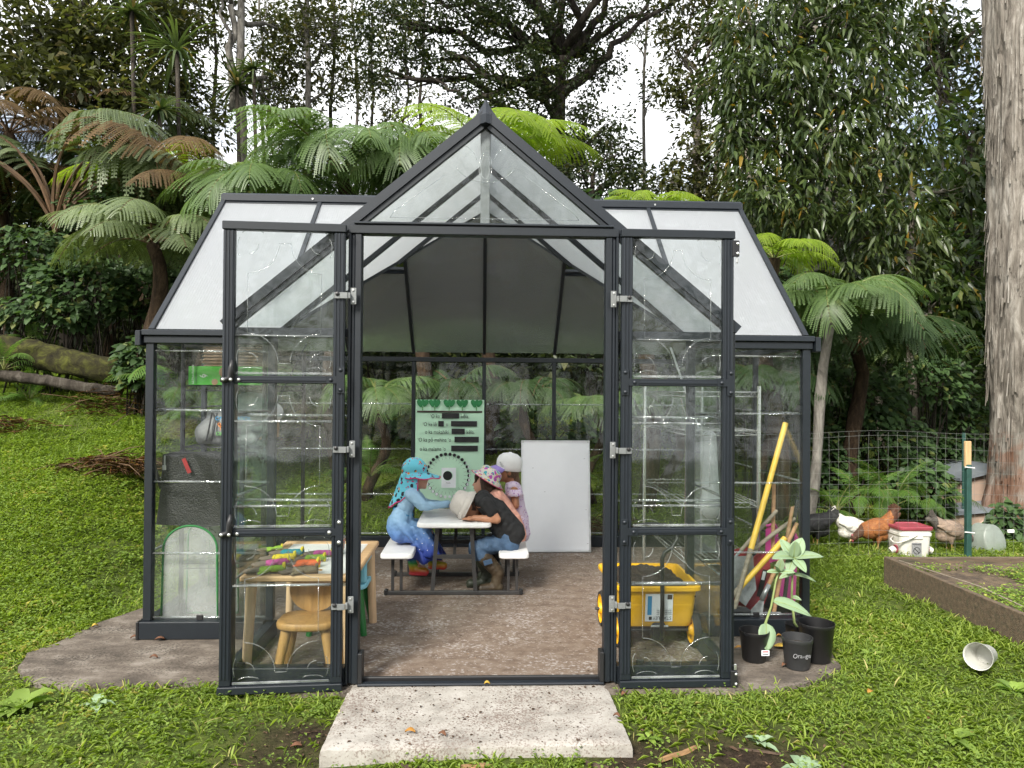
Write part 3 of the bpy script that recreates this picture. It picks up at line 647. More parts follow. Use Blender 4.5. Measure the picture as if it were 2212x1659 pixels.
# doors: both leaves swung right round, flat against the porch front
def door(sg, xo, yo):
    """sg side, xo outer edge x, yo how far the free edge stands from the porch plane"""
    xi = .632
    D = bpy.data.objects.new('door', None); COL.objects.link(D); D.parent = GH
    ang = math.asin(max(-.3, min(.3, yo/(xo-xi))))
    D.location = Vector((sg*xi, YP-.062, 0)) - Vector((0, 4.9, 0)); D.rotation_euler = (0, 0, (ang if sg < 0 else -ang))
    OFF[D.name] = Vector()          # children are built in the leaf's own coordinates
    w_ = xo-xi; X = lambda x: sg*x
    zb, zt_ = .038, HD+.012
    def b(name, x0, x1, y0, y1, z0, z1, m_='frame', c=.003, parent=D): return MB().bbox((X(x0), y0, z0), (X(x1), y1, z1), c).build(name, M[m_], parent)
    # stiles, each of three stepped ribs
    for xa, xb in ((0,.05),(w_-.05,w_)):
        s = b('door_stile', xa, xb, -.016, .016, zb+.0, zt_-.032)
        for k in range(3): b('stile_rib', xa+.006+k*.0155, xa+.0145+k*.0155, -.0205, -.0161, zb+.03, zt_-.034, 'frame2', parent=s)
    b('door_rail', -.004, w_+.004, -.024, .018, zt_-.0315, zt_+.006)
    b('door_rail', -.002, w_+.006, -.026, .02, .004, zb-.001)
    zs = [(zb+.0, .70), (.735, 1.385), (1.42, zt_-.032)]
    for zc in (.7175, 1.4025):
        r_ = b('door_rail', .0505, w_-.0505, -.018, .014, zc-.0165, zc+.0165)
        b('stile_rib', .0505, w_-.0505, -.0215, -.0181, zc-.006, zc+.006, 'frame2', parent=r_)
    for k, (z0, z1) in enumerate(zs):
        p_ = MB().poly([(X(.051), 0, z0+.002), (X(w_-.051), 0, z0+.002), (X(w_-.051), 0, z1-.002), (X(.051), 0, z1-.002)], .004, (0,-1,0)).build('door_pane', M['glassd'], D)
        x0, x1 = sorted((X(.051), X(w_-.051)))
        relief(p_, motif(x0, x1, z0, z1), -.004)
        MB().bbox((x0+.004, -.012, z0+.004), (x1-.004, -.0045, z0+.016), .003).build('rib', M['rib'], p_)
        for z in ((.48,) if k == 0 else (.835, 1.215) if k == 1 else (1.60,)): MB().tube([(x0+.003, -.006, z), (x1-.003, -.006, z)], .006 if k < 2 else .004, 6).build('rib', M['rib'], p_, smooth=True)
    # corner brackets with their bolts
    for zc in (.7175, 1.4025):
        for xa, xb, pr in ((-.002,.078,0),(w_-.078,w_+.002,1)):
            dark = (zc < 1) != (pr == 1 and sg > 0)
            if sg < 0 and pr == 1: continue
            br = b('corner_bracket', xa, xb if pr == 0 else xb, -.0255, -.0225, zc-.017, zc+.017, 'frame')
            xs_ = (xa, xa+.034) if pr == 0 else (xb-.034, xb)
            b('corner_bracket', xs_[0], xs_[1], -.0262, -.0228, zc-.06, zc+.06, 'frame')
            for (bx_, bz) in ((xs_[0]+.017, zc+.045), (xs_[0]+.017, zc-.045), ((xa+.06) if pr == 0 else (xb-.06), zc)):
                MB().lathe([(.0095,0),(.009,.003),(.005,.006),(.0005,.007)], (X(bx_), -.0263, bz), 8, (0,-1,0)).build('bolt', M['frame2'] if zc > 1 or sg > 0 else M['zinc'], D, smooth=True)
        if sg < 0:      # swivel latch on the free edge
            l = MB().tube([(X(w_-.048), -.03, zc+.085), (X(w_-.044), -.032, zc+.05), (X(w_-.042), -.03, zc+.005), (X(w_-.02), -.029, zc-.004), (X(w_+.0), -.028, zc-.003)], [.007,.013,.015,.013,.012], 8).build('latch', M['black'], D, smooth=True)
            for dx in (.075, .045, .012): MB().lathe([(.008,0),(.006,.004),(.0005,.005)], (X(w_-dx), -.043 if dx < .06 else -.024, zc-.002), 8, (0,-1,0)).build('bolt', M['zinc'], l, smooth=True)
    # hinges: jamb plate, knuckle and arm
    for zc in (.385, 1.09, 1.785):
        hg = b('hinge', -.014, .020, -.034, -.0315, zc-.015, zc+.013, 'hinge')
        b('hinge_plate', -.050, -.024, -.006, -.002, zc-.038, zc+.038, 'hinge', parent=hg)
        b('hinge_knuckle', -.026, -.014, -.03, .0, zc-.015, zc+.013, 'hinge', parent=hg)
        b('hinge_arm', .0205, .046, -.0285, -.026, zc-.015, zc+.013, 'hinge', parent=hg)
        for dz in (-.027, .027): MB().lathe([(.006,0),(.005,.003),(.0005,.004)], (X(-.036), -.0065, zc+dz), 8, (0,-1,0)).build('screw', M['zinc'], hg)
        MB().lathe([(.010,0),(.009,.004),(.0005,.007)], (X(.032), -.029, zc+.006), 8, (0,-1,0)).build('bolt', M['black'], hg)
    if sg > 0:      # slide bolts on the free edge
        for zc in (zt_-.07, .05):
            q = b('slide_bolt', w_-.012, w_+.02, -.034, -.021, zc-.045, zc+.03, 'black')
            for dz in (-.03, .015): MB().lathe([(.007,0),(.0005,.004)], (X(w_+.012), -.0345, zc+dz), 8, (0,-1,0)).build('screw', M['zinc'], q)
            b('bolt_pin', w_+.005, w_+.017, -.03, -.022, zc-.075 if zc > 1 else zc+.031, zc-.046 if zc > 1 else zc+.06, 'zinc', parent=q)
    return D
dl = door(-1, 1.166, .035); dr = door(1, 1.156, -.012)
# ------------------------------------------------------------------ things in the greenhouse
M['white_plastic'] = mat('white_hdpe', (.72,.71,.70), .45, .05, 14, bump=.08, bscale=90, col2=(.50,.47,.42), c2pos=(.62,.85), c2scale=7)
M['grey_steel'] = mat('dark_grey_steel', (.038,.036,.036), .45, .15, 15)
M['pine'] = mat('pale_pine', (.56,.36,.19), .5, .18, 3.5, stretch=(1,14,14), bump=.1, col2=(.46,.27,.13), c2pos=(.5,.75), c2scale=4)
M['birch'] = mat('birch_leg', (.58,.40,.24), .5, .14, 4, stretch=(12,12,1), bump=.1)
M['oakstool'] = mat('aged_stool_wood', (.42,.23,.075), .55, .22, 4, stretch=(9,9,1), bump=.15, col2=(.30,.15,.045), c2pos=(.5,.8))
M['white'] = mat('white_board', (.78,.79,.82), .18, .02, 6, spec=.5)
M['whitetop'] = mat('white_tabletop', (.78,.77,.74), .35, .05, 8, col2=(.62,.56,.48), c2pos=(.66,.85), c2scale=12)
M['alu'] = mat('aluminium_edge', (.66,.67,.68), .3, .05, 20, metal=.7)
M['mint'] = mat('mint_banner', (.47,.70,.53), .55, .04, 3, bump=.15, bscale=4)
M['ink'] = mat('black_ink', (.008,.008,.009), .5, .05, 5)
M['paperw'] = mat('white_paper', (.72,.74,.77), .4, .03, 5)
M['taro'] = mat('printed_green', (.02,.20,.06), .6, .25, 60)
M['taro2'] = mat('printed_pale_green', (.10,.36,.10), .6, .2, 60)
M['soilprint'] = mat('printed_brown', (.035,.02,.015), .6, .2, 30)
def cutbox(name, a, b, m_, parent, c=.004): return MB().bbox(a, b, c).build(name, M[m_], parent)

# picnic table: table top and two benches on one steel frame
def slab_round(x0, x1, y0, y1, z0, z1, r=.05, n=6):
    pts = []
    for cx_, cy_, a0 in ((x1-r,y0+r,-90),(x1-r,y1-r,0),(x0+r,y1-r,90),(x0+r,y0+r,180)):
        for i in range(n+1):
            a = R(a0+90*i/n); pts.append((cx_+r*math.cos(a), cy_+r*math.sin(a)))
    mb = MB(); N_ = len(pts); cx_, cy_ = (x0+x1)/2, (y0+y1)/2
    rings = [(z0, .006), (z0+.006, 0), (z1-.010, 0), (z1-.003, .003), (z1, .009), (z1-.0025, .014), (z1-.0025, .022)]
    vs = []; fs = []
    for z, ins in rings:
        for x, y in pts:
            d = Vector((x-cx_, y-cy_)); sx_ = max(0, 1-ins/abs(d.x)) if abs(d.x) > 1e-6 else 1; sy_ = max(0, 1-ins/abs(d.y)) if abs(d.y) > 1e-6 else 1
            vs.append((cx_+d.x*sx_, cy_+d.y*sy_, z))
    for k in range(len(rings)-1):
        for i in range(N_): j = (i+1)%N_; fs.append((k*N_+i, k*N_+j, (k+1)*N_+j, (k+1)*N_+i))
    fs.append(tuple(range(N_-1,-1,-1))); fs.append(tuple(range((len(rings)-1)*N_, len(rings)*N_)))
    mb.add(vs, fs); return mb
def P3(px, py, Y): return at(px, py, Y=Y)
TY0, TY1 = 4.70, 5.30
tl, tr_ = at(899,1132,Y=TY0).x, at(1062,1132,Y=TY0).x
TZ = at(980,1131,Y=TY0).z
PT = thing('picnic_table', 'white plastic children\'s picnic table with two attached benches and dark steel frame', 'table', ((tl+tr_)/2, 5.0, 0))
slab_round(tl, tr_, TY0, TY1, TZ-.032, TZ, .05).build('table_top', M['white_plastic'], PT, smooth=True, angle=35)
bl0, bl1 = at(822,1195,Y=TY0+.02).x, at(893,1195,Y=TY0+.02).x
br0, br1 = at(1078,1195,Y=TY0+.02).x, at(1136,1195,Y=TY0+.02).x+.02
BZ = at(860,1194,Y=TY0+.02).z
for a_, b_ in ((bl0,bl1),(br0,br1)):
    slab_round(a_, b_, TY0-.02, TY1+.02, BZ-.035, BZ, .035).build('bench_seat', M['white_plastic'], PT, smooth=True, angle=35)
fx0, fx1 = at(832,1272,Y=4.78).x, at(1127,1272,Y=4.78).x
cx_ = (tl+tr_)/2
for y in (4.78, 5.26):
    MB().bbox((fx0, y-.014, .008), (fx1, y+.014, .034), .004).build('base_bar', M['grey_steel'], PT)
    for s_ in (-1, 1):
        MB().bar((cx_+s_*.142, y, .036), (cx_+s_*.112, y, TZ-.033), .026, .022, (0,1,0)).build('leg', M['grey_steel'], PT)
        bx_ = (bl0+bl1)/2 if s_ < 0 else (br0+br1)/2
        for d in (-.034, .022): MB().bar((bx_+d, y, .036), (bx_+d, y, BZ-.036), .018, .022, (0,1,0)).build('bench_leg', M['grey_steel'], PT)
        MB().bbox((fx0-.006 if s_ < 0 else fx1-.02, y-.018, .006), (fx0+.02 if s_ < 0 else fx1+.006, y+.018, .046), .006).build('foot_cap', M['black'], PT)
    MB().bbox((cx_-.122, y-.009, .245), (cx_+.122, y+.009, .272), .003).build('cross_bar', M['grey_steel'], PT)
MB().bar((cx_-.0, 4.79, .255), (cx_+.0, 5.25, TZ-.05), .02, .012).build('brace', M['grey_steel'], PT)

# hanging banner
BY = YB-.035
b0, b1 = at(898,863,Y=BY), at(1046,863,Y=BY); bw = b1.x-b0.x; bz1 = b0.z; bz0 = bz1-.915
BN = thing('banner', 'mint green fabric banner with moon calendar and taro plants on the rear glass wall', 'banner', ((b0.x+b1.x)/2, BY, bz0))
mb = MB(); nx_, nz_ = 12, 16; vs = []; fs = []
for j in range(nz_+1):
    for i in range(nx_+1):
        u, v = i/nx_, j/nz_
        vs.append((b0.x+bw*u, BY-.004-.003*math.sin(u*5+v*3)-.003*math.sin(v*7), bz0+(bz1-bz0)*v))
for j in range(nz_):
    for i in range(nx_): a = j*(nx_+1)+i; fs.append((a,a+1,a+nx_+2,a+nx_+1))
k_ = len(vs); vs2 = [(x, y+.003, z) for x, y, z in vs]
mb.add(vs, fs); mb.add(vs2, fs); cloth = mb.build('cloth', M['mint'], BN, smooth=True)
# print: everything placed in banner units of the photographed sheet (1970 x 1659 crop), 12 mm proud of the waves
FY = BY-.0125
def BP(x, y):       # banner print coordinates: x 430..965, y 95..(870)
    return (b0.x+bw*(x-430)/535.0, bz1-(bz1-bz0)*(y-95)/835.0)
def plate(name, x0, y0, x1, y1, m_, dy=0.0):
    a, b = BP(x0, y0), BP(x1, y1); return MB().box((a[0], FY+dy-.0006, b[1]), (b[0], FY+dy, a[1])).build(name, M[m_], BN)
for x0, y0, x1, y1 in ((635,200,770,242),(608,262,651,305),(707,262,910,304),(712,322,815,365),(735,385,925,428),(710,455,918,499)): plate('black_box', x0, y0, x1, y1, 'ink')
plate('soil_line', 442, 182, 950, 196, 'soilprint')
fs_ = bw*41/535*1.06
def btxt(s, x, y, sx=1.0):
    p = BP(x, y); return text('lettering', s, fs_, M['ink'], BN, (p[0], FY, p[1]), sx=sx, extrude=.0003)
for s, x, y in (('‘O ka',545,240),('kēia.',785,240),('‘O ka lā',487,303),('o',667,303),('o ka makahiki',505,363),('kēia.',828,363),('‘O ka pō mahina ‘o',449,425),('o ka malama ‘o',465,496)): btxt(s, x, y, .77)
for k, (x, f_) in enumerate(((485,1),(580,-1),(692,1),(795,-1),(905,1))):
    mb = MB(); c = BP(x, 180); s_ = bw/535
    mb.box((c[0]-4*s_, FY-.0006, c[1]), (c[0]+4*s_, FY, c[1]+30*s_)); mb.build('taro_stem', M['taro2'], BN)
    for dx, dy, rot, sz in ((-18*f_,48,25*f_,36),(20*f_,50,-30*f_,34),(2,58,-5*f_,26)):
        mb = MB(); pts = []
        for i in range(12):
            a = 2*math.pi*i/12; rr = (1-.25*math.cos(a))*(1+.25*math.cos(2*a)); X_, Z_ = rr*math.sin(a)*.62, -rr*math.cos(a)*.75
            cr_, sr_ = math.cos(R(rot)), math.sin(R(rot)); pts.append((c[0]+(dx+sz*(X_*cr_-Z_*sr_))*s_, FY-.0012-.0006*abs(dx)/20, c[1]+(dy+sz*(X_*sr_+Z_*cr_)*-1*-1)*s_))
        mb.poly(pts, .0005, (0,-1,0)).build('taro_leaf', M['taro'], BN)
# ring of moon phases
cxm, czm = BP(684, 690); rm = bw*167/535
for k in range(30):
    a = R(90-6-12*k); x, z = cxm+rm*1.0*math.cos(a), czm+rm*1.0*math.sin(a); r_ = bw*13/535
    th_ = ((90-math.degrees(a))%360)/360      # 0 at top: new moon, full at the bottom
    ph = 1-abs(th_-.5)*2                      # lit share
    mb = MB(); mb.poly([(x+r_*math.cos(t), FY-.0001, z+r_*math.sin(t)) for t in np.linspace(0,2*math.pi,14,endpoint=False)], .0004, (0,-1,0)); mn = mb.build('moon_phase', M['ink'] if ph < .93 else M['mint'], BN)
    if .28 < ph:
        e = math.cos(math.pi*(1-ph)) ; s_ = -1 if th_ < .5 else 1
        L_ = [(x+(-s_)*r_*.9*math.sin(t), FY-.0007, z+r_*.9*math.cos(t)) for t in np.linspace(0, math.pi, 8)] + [(x+s_*e*r_*.9*math.sin(t), FY-.0007, z+r_*.9*math.cos(t)) for t in np.linspace(math.pi, 0, 8)][1:-1]
        MB().poly(L_, .0003, (0,-1,0)).build('lit_side', M['paperw'], mn)
    p_, q_ = .80, .70
    MB().bar((cxm+rm*.88*math.cos(a), FY-.0003, czm+rm*.88*math.sin(a)), (cxm+rm*.76*math.cos(a), FY-.0003, czm+rm*.76*math.sin(a)), .0016, .0005, (0,1,0)).build('day_tick', M['ink'], BN)
plate('card_sleeve', 628, 612, 762, 795, 'mint', -.0012); plate('moon_card', 636, 629, 748, 786, 'paperw', -.002)
c = BP(684, 691); r_ = bw*36/535
MB().poly([(c[0]+r_*1.08*math.cos(t)+.003, FY-.0028, c[1]+r_*1.08*math.sin(t)) for t in np.linspace(0,2*math.pi,24,endpoint=False)], .0003, (0,-1,0)).build('moon_rim', M['mint'], BN)
MB().poly([(c[0]+r_*math.cos(t), FY-.0033, c[1]+r_*math.sin(t)) for t in np.linspace(0,2*math.pi,24,endpoint=False)], .0003, (0,-1,0)).build('moon_disc', M['ink'], BN)
p = BP(672, 752); text('lettering', 'Hoaka', fs_*.3, M['ink'], BN, (p[0], FY-.0025, p[1]))
for x in (442, 952): a = BP(x, 108); MB().lathe([(.006,0),(.006,.002),(.002,.003)], (a[0], BY-.009, a[1]), 10, (0,-1,0)).build('grommet', M['zinc'], BN)

# whiteboard leaning on the rear wall
WY = 6.02
w0 = at(1127,1183,Y=WY); w1 = at(1272,952,Y=WY+.13)
WB = thing('whiteboard', 'blank portrait whiteboard leaning against the rear glass wall', 'whiteboard', ((w0.x+w1.x)/2, WY, .008))
ww, wh = .585, math.hypot(w1.z-.008, .13); xl = -ww/2
WB.rotation_euler = (-math.atan2(.13, w1.z), 0, 0)
def wb(name, a, b, m_, c=.003): return MB().bbox(a, b, c).build(name, M[m_], WB, world=False)
wb('board', (xl+.012,-.012,.012), (-xl-.012,-.004,wh-.012), 'white')
wb('backing', (xl+.004,-.0035,.004), (-xl-.004,.004,wh-.004), 'soilprint')
for a, b in (((xl,-.018,.012),(xl+.014,.006,wh-.012)), ((-xl-.014,-.018,.012),(-xl,.006,wh-.012)), ((xl,-.018,0),(-xl,.006,.0135)), ((xl,-.018,wh-.0135),(-xl,.006,wh))): wb('frame_edge', a, b, 'alu')
for x in (xl-.001, -xl-.021):
    for z in (-.001, wh-.021): wb('corner_cap', (x,-.020,z), (x+.022,.007,z+.022), 'zinc')
for x, z in ((-.2,.7),(.24,.78),(.25,.35),(-.1,.5),(.26,.07)): wb('pen_mark', (x,-.0126,z), (x+.012,-.0121,z+.0022), 'ink', .0002)

# wooden play table with tray top
def ground_at(px, py): return at(px, py, Z=0.007)
ta, tb = at(516,1243,Y=3.62), at(818,1172,Y=4.36)
TH_ = .475
q0, q1, q2, q3 = at(516,1246,Z=TH_), at(765,1246,Z=TH_), at(818,1170,Z=TH_), at(600,1170,Z=TH_)
px0, px1 = (q0.x), at(816,1172,Z=TH_).x; py0, py1 = at(640,1245,Z=TH_).y, at(640,1168,Z=TH_).y
PLT = thing('play_table', 'pale pine children\'s table with white inlaid top behind the open door', 'table', ((px0+px1)/2, (py0+py1)/2, 0))
z0_, z1_ = TH_-.028, TH_
bw_ = .055
for a, b in (((px0,py0,z0_),(px1,py0+bw_,z1_)), ((px0,py1-bw_,z0_),(px1,py1,z1_)), ((px0,py0+bw_+.001,z0_+.001),(px0+bw_,py1-bw_-.001,z1_-.001)), ((px1-bw_,py0+bw_+.001,z0_+.001),(px1,py1-bw_-.001,z1_-.001))):
    MB().bbox(a, b, .006).build('top_frame', M['pine'], PLT)
MB().bbox((px0+bw_+.001,py0+bw_+.001,z0_+.004),(px1-bw_-.001,py1-bw_-.001,z1_-.006),.002).build('inlay', M['whitetop'], PLT)
for sx_, x in ((-1,px0+.045),(1,px1-.045)):
    for sy_, y in ((-1,py0+.045),(1,py1-.045)):
        MB().tube([(x+sx_*.018,y+sy_*.018,.006),(x,y,z0_-.001)], [.022,.026], 12).build('leg', M['birch'], PLT, smooth=True, angle=50)
# gloves on the table
def glovemat(name, c): return mat(name, c, .8, .2, 40, bump=.3, bscale=200, col2=(.10,.07,.05), c2pos=(.5,.7), c2scale=12)
M['glove_grey'] = mat('dirty_rubber_palm', (.13,.10,.075), .7, .3, 30, bump=.2, bscale=120)
M['cuff'] = mat('yellow_cuff', (.62,.50,.03), .8, .1, 40)
gcol = {'green':(.24,.42,.03),'magenta':(.45,.07,.25),'yellow':(.58,.46,.02),'teal':(.01,.19,.23),'orange':(.72,.13,.03),'camo':(.22,.17,.10)}
for k_, v_ in gcol.items(): M['glove_'+k_] = glovemat('glove_'+k_, v_)
M['cuff2'] = mat('brown_cuff', (.16,.11,.06), .8, .2, 40)
def glove(px, py, rot, colr, label, sc=1.0, cuff='cuff'):
    p = at(px, py, Z=TH_+.016)
    T_ = thing('glove', label, 'glove', (p.x, p.y, TH_+.001), R(rot), 'garden gloves on the play table')
    f = lambda x, y, z: Vector((x*sc, y*sc, z*sc))
    n_off = Vector((p.x, p.y, TH_+.001))
    pr = [('e', f(0,0,.016)+n_off, (.045*sc,.034*sc,.015*sc)), ('c', f(.03,0,.016)+n_off, .017*sc, f(.075,0,.017)+n_off, .019*sc), ('c', f(.03,.012,.015)+n_off, .017*sc, f(.075,.014,.016)+n_off, .016*sc), ('c', f(.03,-.012,.015)+n_off, .017*sc, f(.075,-.014,.016)+n_off, .016*sc)]
    for y0, y1, x1 in ((-.026,-.034,-.085),(-.010,-.012,-.10),(.008,.010,-.098),(.024,.030,-.082)): pr.append(('c', f(-.03,y0,.014)+n_off, .011*sc, f(x1,y1,.009)+n_off, .008*sc))
    pr.append(('c', f(.01,-.03,.014)+n_off, .011*sc, f(-.03,-.062,.009)+n_off, .008*sc))
    T_.rotation_euler = (0,0,0); o = sculpt('glove_hand', pr, [M['glove_'+colr], M['glove_grey']], T_, .0045, 2, mfn=lambda c_: 1 if (c_.x-p.x) < -.030*sc or (c_.z-TH_) < .008*sc else 0)
    MB().lathe([(.020*sc,0),(.024*sc,.012*sc),(.021*sc,.014*sc),(.012*sc,.008*sc)], (p.x+.075*sc, p.y, TH_+.019*sc), 12, (1,0,0), sx=1.35, sy=.8).build('cuff', M[cuff], T_, smooth=True)
    T_.rotation_euler = (0, 0, R(rot))
glove(575,1230,  8, 'green', 'muddy lime green garden glove at the near left corner of the table', 1.0)
glove(588,1215, 14, 'magenta', 'magenta garden glove with yellow cuff lying behind the lime green one', .95)
glove(603,1203,  6, 'yellow', 'yellow garden glove lying between the magenta and teal gloves', .95)
glove(622,1192, -6, 'teal', 'teal garden glove with yellow cuff at the back of the pile', .95)
glove(655,1215, -8, 'orange', 'bright orange garden glove in the middle of the table', .95)
glove(672,1203, -4, 'green', 'green garden glove behind the orange one', .85)
glove(690,1193, -6, 'magenta', 'pink garden glove with lime cuff at the back right of the pile', .85)
glove(648,1231,  5, 'camo', 'brown earth caked garden glove at the near edge of the table', .95, 'cuff2')
glove(585,1183, 20, 'green', 'small green garden glove on the far left of the tray', .7)
# clear tumbler at the right of the tray
p = at(733,1195,Z=TH_)
TU = thing('tumbler', 'clear plastic tumbler with red print standing on the play table', 'cup', (p.x, p.y, TH_-.004))
MB().lathe([(.001,.002),(.026,.002),(.034,.10),(.032,.10),(.0245,.006),(.001,.006)], (p.x,p.y,TH_-.004), 18).build('cup_body', M['rib'], TU, smooth=True, angle=40)
M['redprint'] = mat('red_print', (.5,.05,.06), .5, .2, 50)
for z in (.03,.045,.06,.075): MB().lathe([(.0345-.0002-(.1-z)*.09,z),(.0345-(.1-z)*.085,z+.006)], (p.x,p.y,TH_-.004), 18).build('print_band', M['redprint'], TU)

# little wooden chair with rounded back
s0 = at(655,1335,Z=.265)
ST = thing('wooden_stool', 'small rustic wooden chair tucked under the play table', 'chair', (s0.x, s0.y, 0))
ST_Y = s0.y
pl = []; cxs, cys = s0.x+.03, s0.y+.0
for i in range(28):
    a = 2*math.pi*i/28; rr = 1/((abs(math.cos(a))**3.2+abs(math.sin(a))**3.2)**(1/3.2)); pl.append((cxs+.145*rr*math.cos(a), cys+.12*rr*math.sin(a)))
mb = MB(); vs = []; fs = []
for z, s_ in ((.235,.94),(.243,1),(.262,1),(.270,.95)):
    vs += [(cxs+(x-cxs)*s_, cys+(y-cys)*s_, z) for x, y in pl]
for k in range(3):
    for i in range(28): j = (i+1)%28; fs.append((k*28+i,k*28+j,k*28+28+j,k*28+28+i))
fs += [tuple(range(27,-1,-1)), tuple(range(84,112))]; mb.add(vs, fs); mb.build('seat', M['oakstool'], ST, smooth=True, angle=50)
for dx, dy in ((-.10,-.07),(.10,-.07),(-.10,.08),(.10,.08)):
    MB().tube([(cxs+dx*1.32,cys+dy*1.35,.007),(cxs+dx*.9,cys+dy*.9,.238)], [.019,.026], 12).build('leg', M['oakstool'], ST, smooth=True, angle=50)
bk = MB(); n_ = 24; vs = []; fs = []
for yy in (cys+.085, cys+.108):
    for i in range(n_):
        a = 2*math.pi*i/n_; vs.append((cxs+.118*math.cos(a), yy, .375+.10*math.sin(a)*(1 if math.sin(a) > 0 else 1.06)))
for i in range(n_): j = (i+1)%n_; fs.append((i,j,n_+j,n_+i))
fs += [tuple(range(n_-1,-1,-1)), tuple(range(n_,2*n_))]; bk.add(vs, fs); bk.build('backrest', M['oakstool'], ST, smooth=True, angle=50)
# blue plastic chair with green legs behind the table
M['skyblue'] = mat('light_blue_plastic', (.20,.50,.62), .4, .05, 10)
M['legreen'] = mat('green_plastic', (.010,.12,.025), .4, .08, 10)
c0 = at(735,1290,Z=.26); cX, cY = c0.x-.06, py1-.12
CH = thing('plastic_chair', 'light blue plastic children\'s chair with green legs beyond the play table', 'chair', (cX, cY, 0))
slab_round(cX-.15, cX+.17, cY-.15, cY+.15, .255, .285, .06).build('seat', M['skyblue'], CH, smooth=True, angle=40)
for dx, dy in ((-.11,-.11),(.13,-.11),(-.11,.11),(.13,.11)):
    MB().tube([(cX+dx*1.25,cY+dy*1.25,.007),(cX+dx*.95,cY+dy*.95,.254)], [.017,.028], 10).build('leg', M['legreen'], CH, smooth=True, angle=50)
mb = MB(); mb.bbox((cX+.135,cY-.12,.285),(cX+.17,cY-.085,.42),.01); mb.build('back_post', M['skyblue'], CH); MB().bbox((cX+.135,cY+.085,.285),(cX+.17,cY+.12,.42),.01).build('back_post', M['skyblue'], CH)
MB().bbox((cX+.13,cY-.14,.38),(cX+.172,cY+.14,.44),.018).build('back_slat', M['skyblue'], CH)

# wire racks
def rack(name, label, x0, x1, y0, y1, h_, levels, m_, r=.0125, step=.035):
    T_ = thing(name, label, 'shelving', ((x0+x1)/2, (y0+y1)/2, 0))
    for x in (x0, x1):
        for y in (y0, y1):
            mb = MB(); mb.tube([(x,y,.006),(x,y,h_)], r, 8)
            for z in np.arange(.1, h_-.02, .1): mb.tube([(x,y,z),(x,y,z+.006)], r*1.12, 8)
            mb.build('post', M[m_], T_, smooth=True, angle=40)
    for z in levels:
        mb = MB(); wr = .0032
        for dz in (0, -.028):
            for a, b in (((x0,y0),(x1,y0)),((x1,y0),(x1,y1)),((x1,y1),(x0,y1)),((x0,y1),(x0,y0))): mb.tube([(*a,z+dz),(*b,z+dz)], wr, 5)
        for a, b in (((x0,y0),(x1,y0)),((x1,y0),(x1,y1)),((x1,y1),(x0,y1)),((x0,y1),(x0,y0))):
            a, b = Vector((*a,z)), Vector((*b,z)); n = max(4, int((b-a).length/.035)); mb.tube([a.lerp(b, i/n) - Vector((0,0,.028 if i%2 else 0)) for i in range(n+1)], .002, 4)
        for x in np.arange(x0+step, x1, step): mb.tube([(x,y0,z+.003),(x,y1,z+.003)], .0018, 4)
        mb.build('wire_shelf', M[m_], T_, smooth=True)
    return T_
BX0, BX1, BYa, BYb = -1.735, -1.27, 4.22, 5.12
rack('wire_rack', 'black wire shelving rack loaded with boxes and bags in the left front corner', BX0, BX1, BYa, BYb, 1.62, (.35,1.02,1.375), 'blackwire', .014)
rack('wire_rack', 'chrome wire shelving rack standing along the right wall', 1.285, 1.745, 4.5, 5.7, 1.40, (.30,.66,1.115,1.36), 'chrome', .0125)
# egg cartons above the hose box
M['carton'] = mat('moulded_pulp', (.33,.23,.15), .9, .2, 30, bump=.3)
bx0 = at(407,830,Y=BYa-.01); 
HB = thing('hose_box', 'bright green printed garden hose carton on the black rack', 'box', (bx0.x+.2, BYa+.12, 1.380))
hx0, hx1, hz0, hz1 = bx0.x, bx0.x+.42, 1.380, 1.488
M['boxgreen'] = mat('green_carton_print', (.07,.42,.035), .5, .06, 8)
MB().bbox((hx0,BYa-.012,hz0),(hx1,BYa+.24,hz1),.002).build('carton', M['boxgreen'], HB)
M['kraft'] = mat('kraft_card', (.36,.22,.12), .7, .1, 20)
for dx, dz, r_ in ((.205,.075,.032),(.150,.018,.018),(.207,.02,.018),(.245,.03,.016)):
    MB().poly([(hx0+dx+r_*math.cos(t), BYa-.0125, hz0+dz+r_*math.sin(t)) for t in np.linspace(0,2*math.pi,18,endpoint=False)], .0006, (0,-1,0)).build('printed_disc', M['kraft'], HB)
M['txtw'] = mat('white_ink', (.75,.8,.72), .5, .03, 5)
text('lettering', 'ULTRA-FLOW', .0175, M['txtw'], HB, (hx0+.032, BYa-.0126, hz0+.006), (R(90), R(-90), 0))
text('lettering', 'GARDEN HOSE', .0165, M['ink'], HB, (hx0+.050, BYa-.0126, hz0+.006), (R(90), R(-90), 0))
text('lettering', '6', .05, M['txtw'], HB, (hx0+.098, BYa-.0126, hz0+.04), (R(90), R(-90), 0)); text('lettering', '9', .03, M['txtw'], HB, (hx0+.110, BYa-.0126, hz0+.045), (R(90), R(-90), 0))
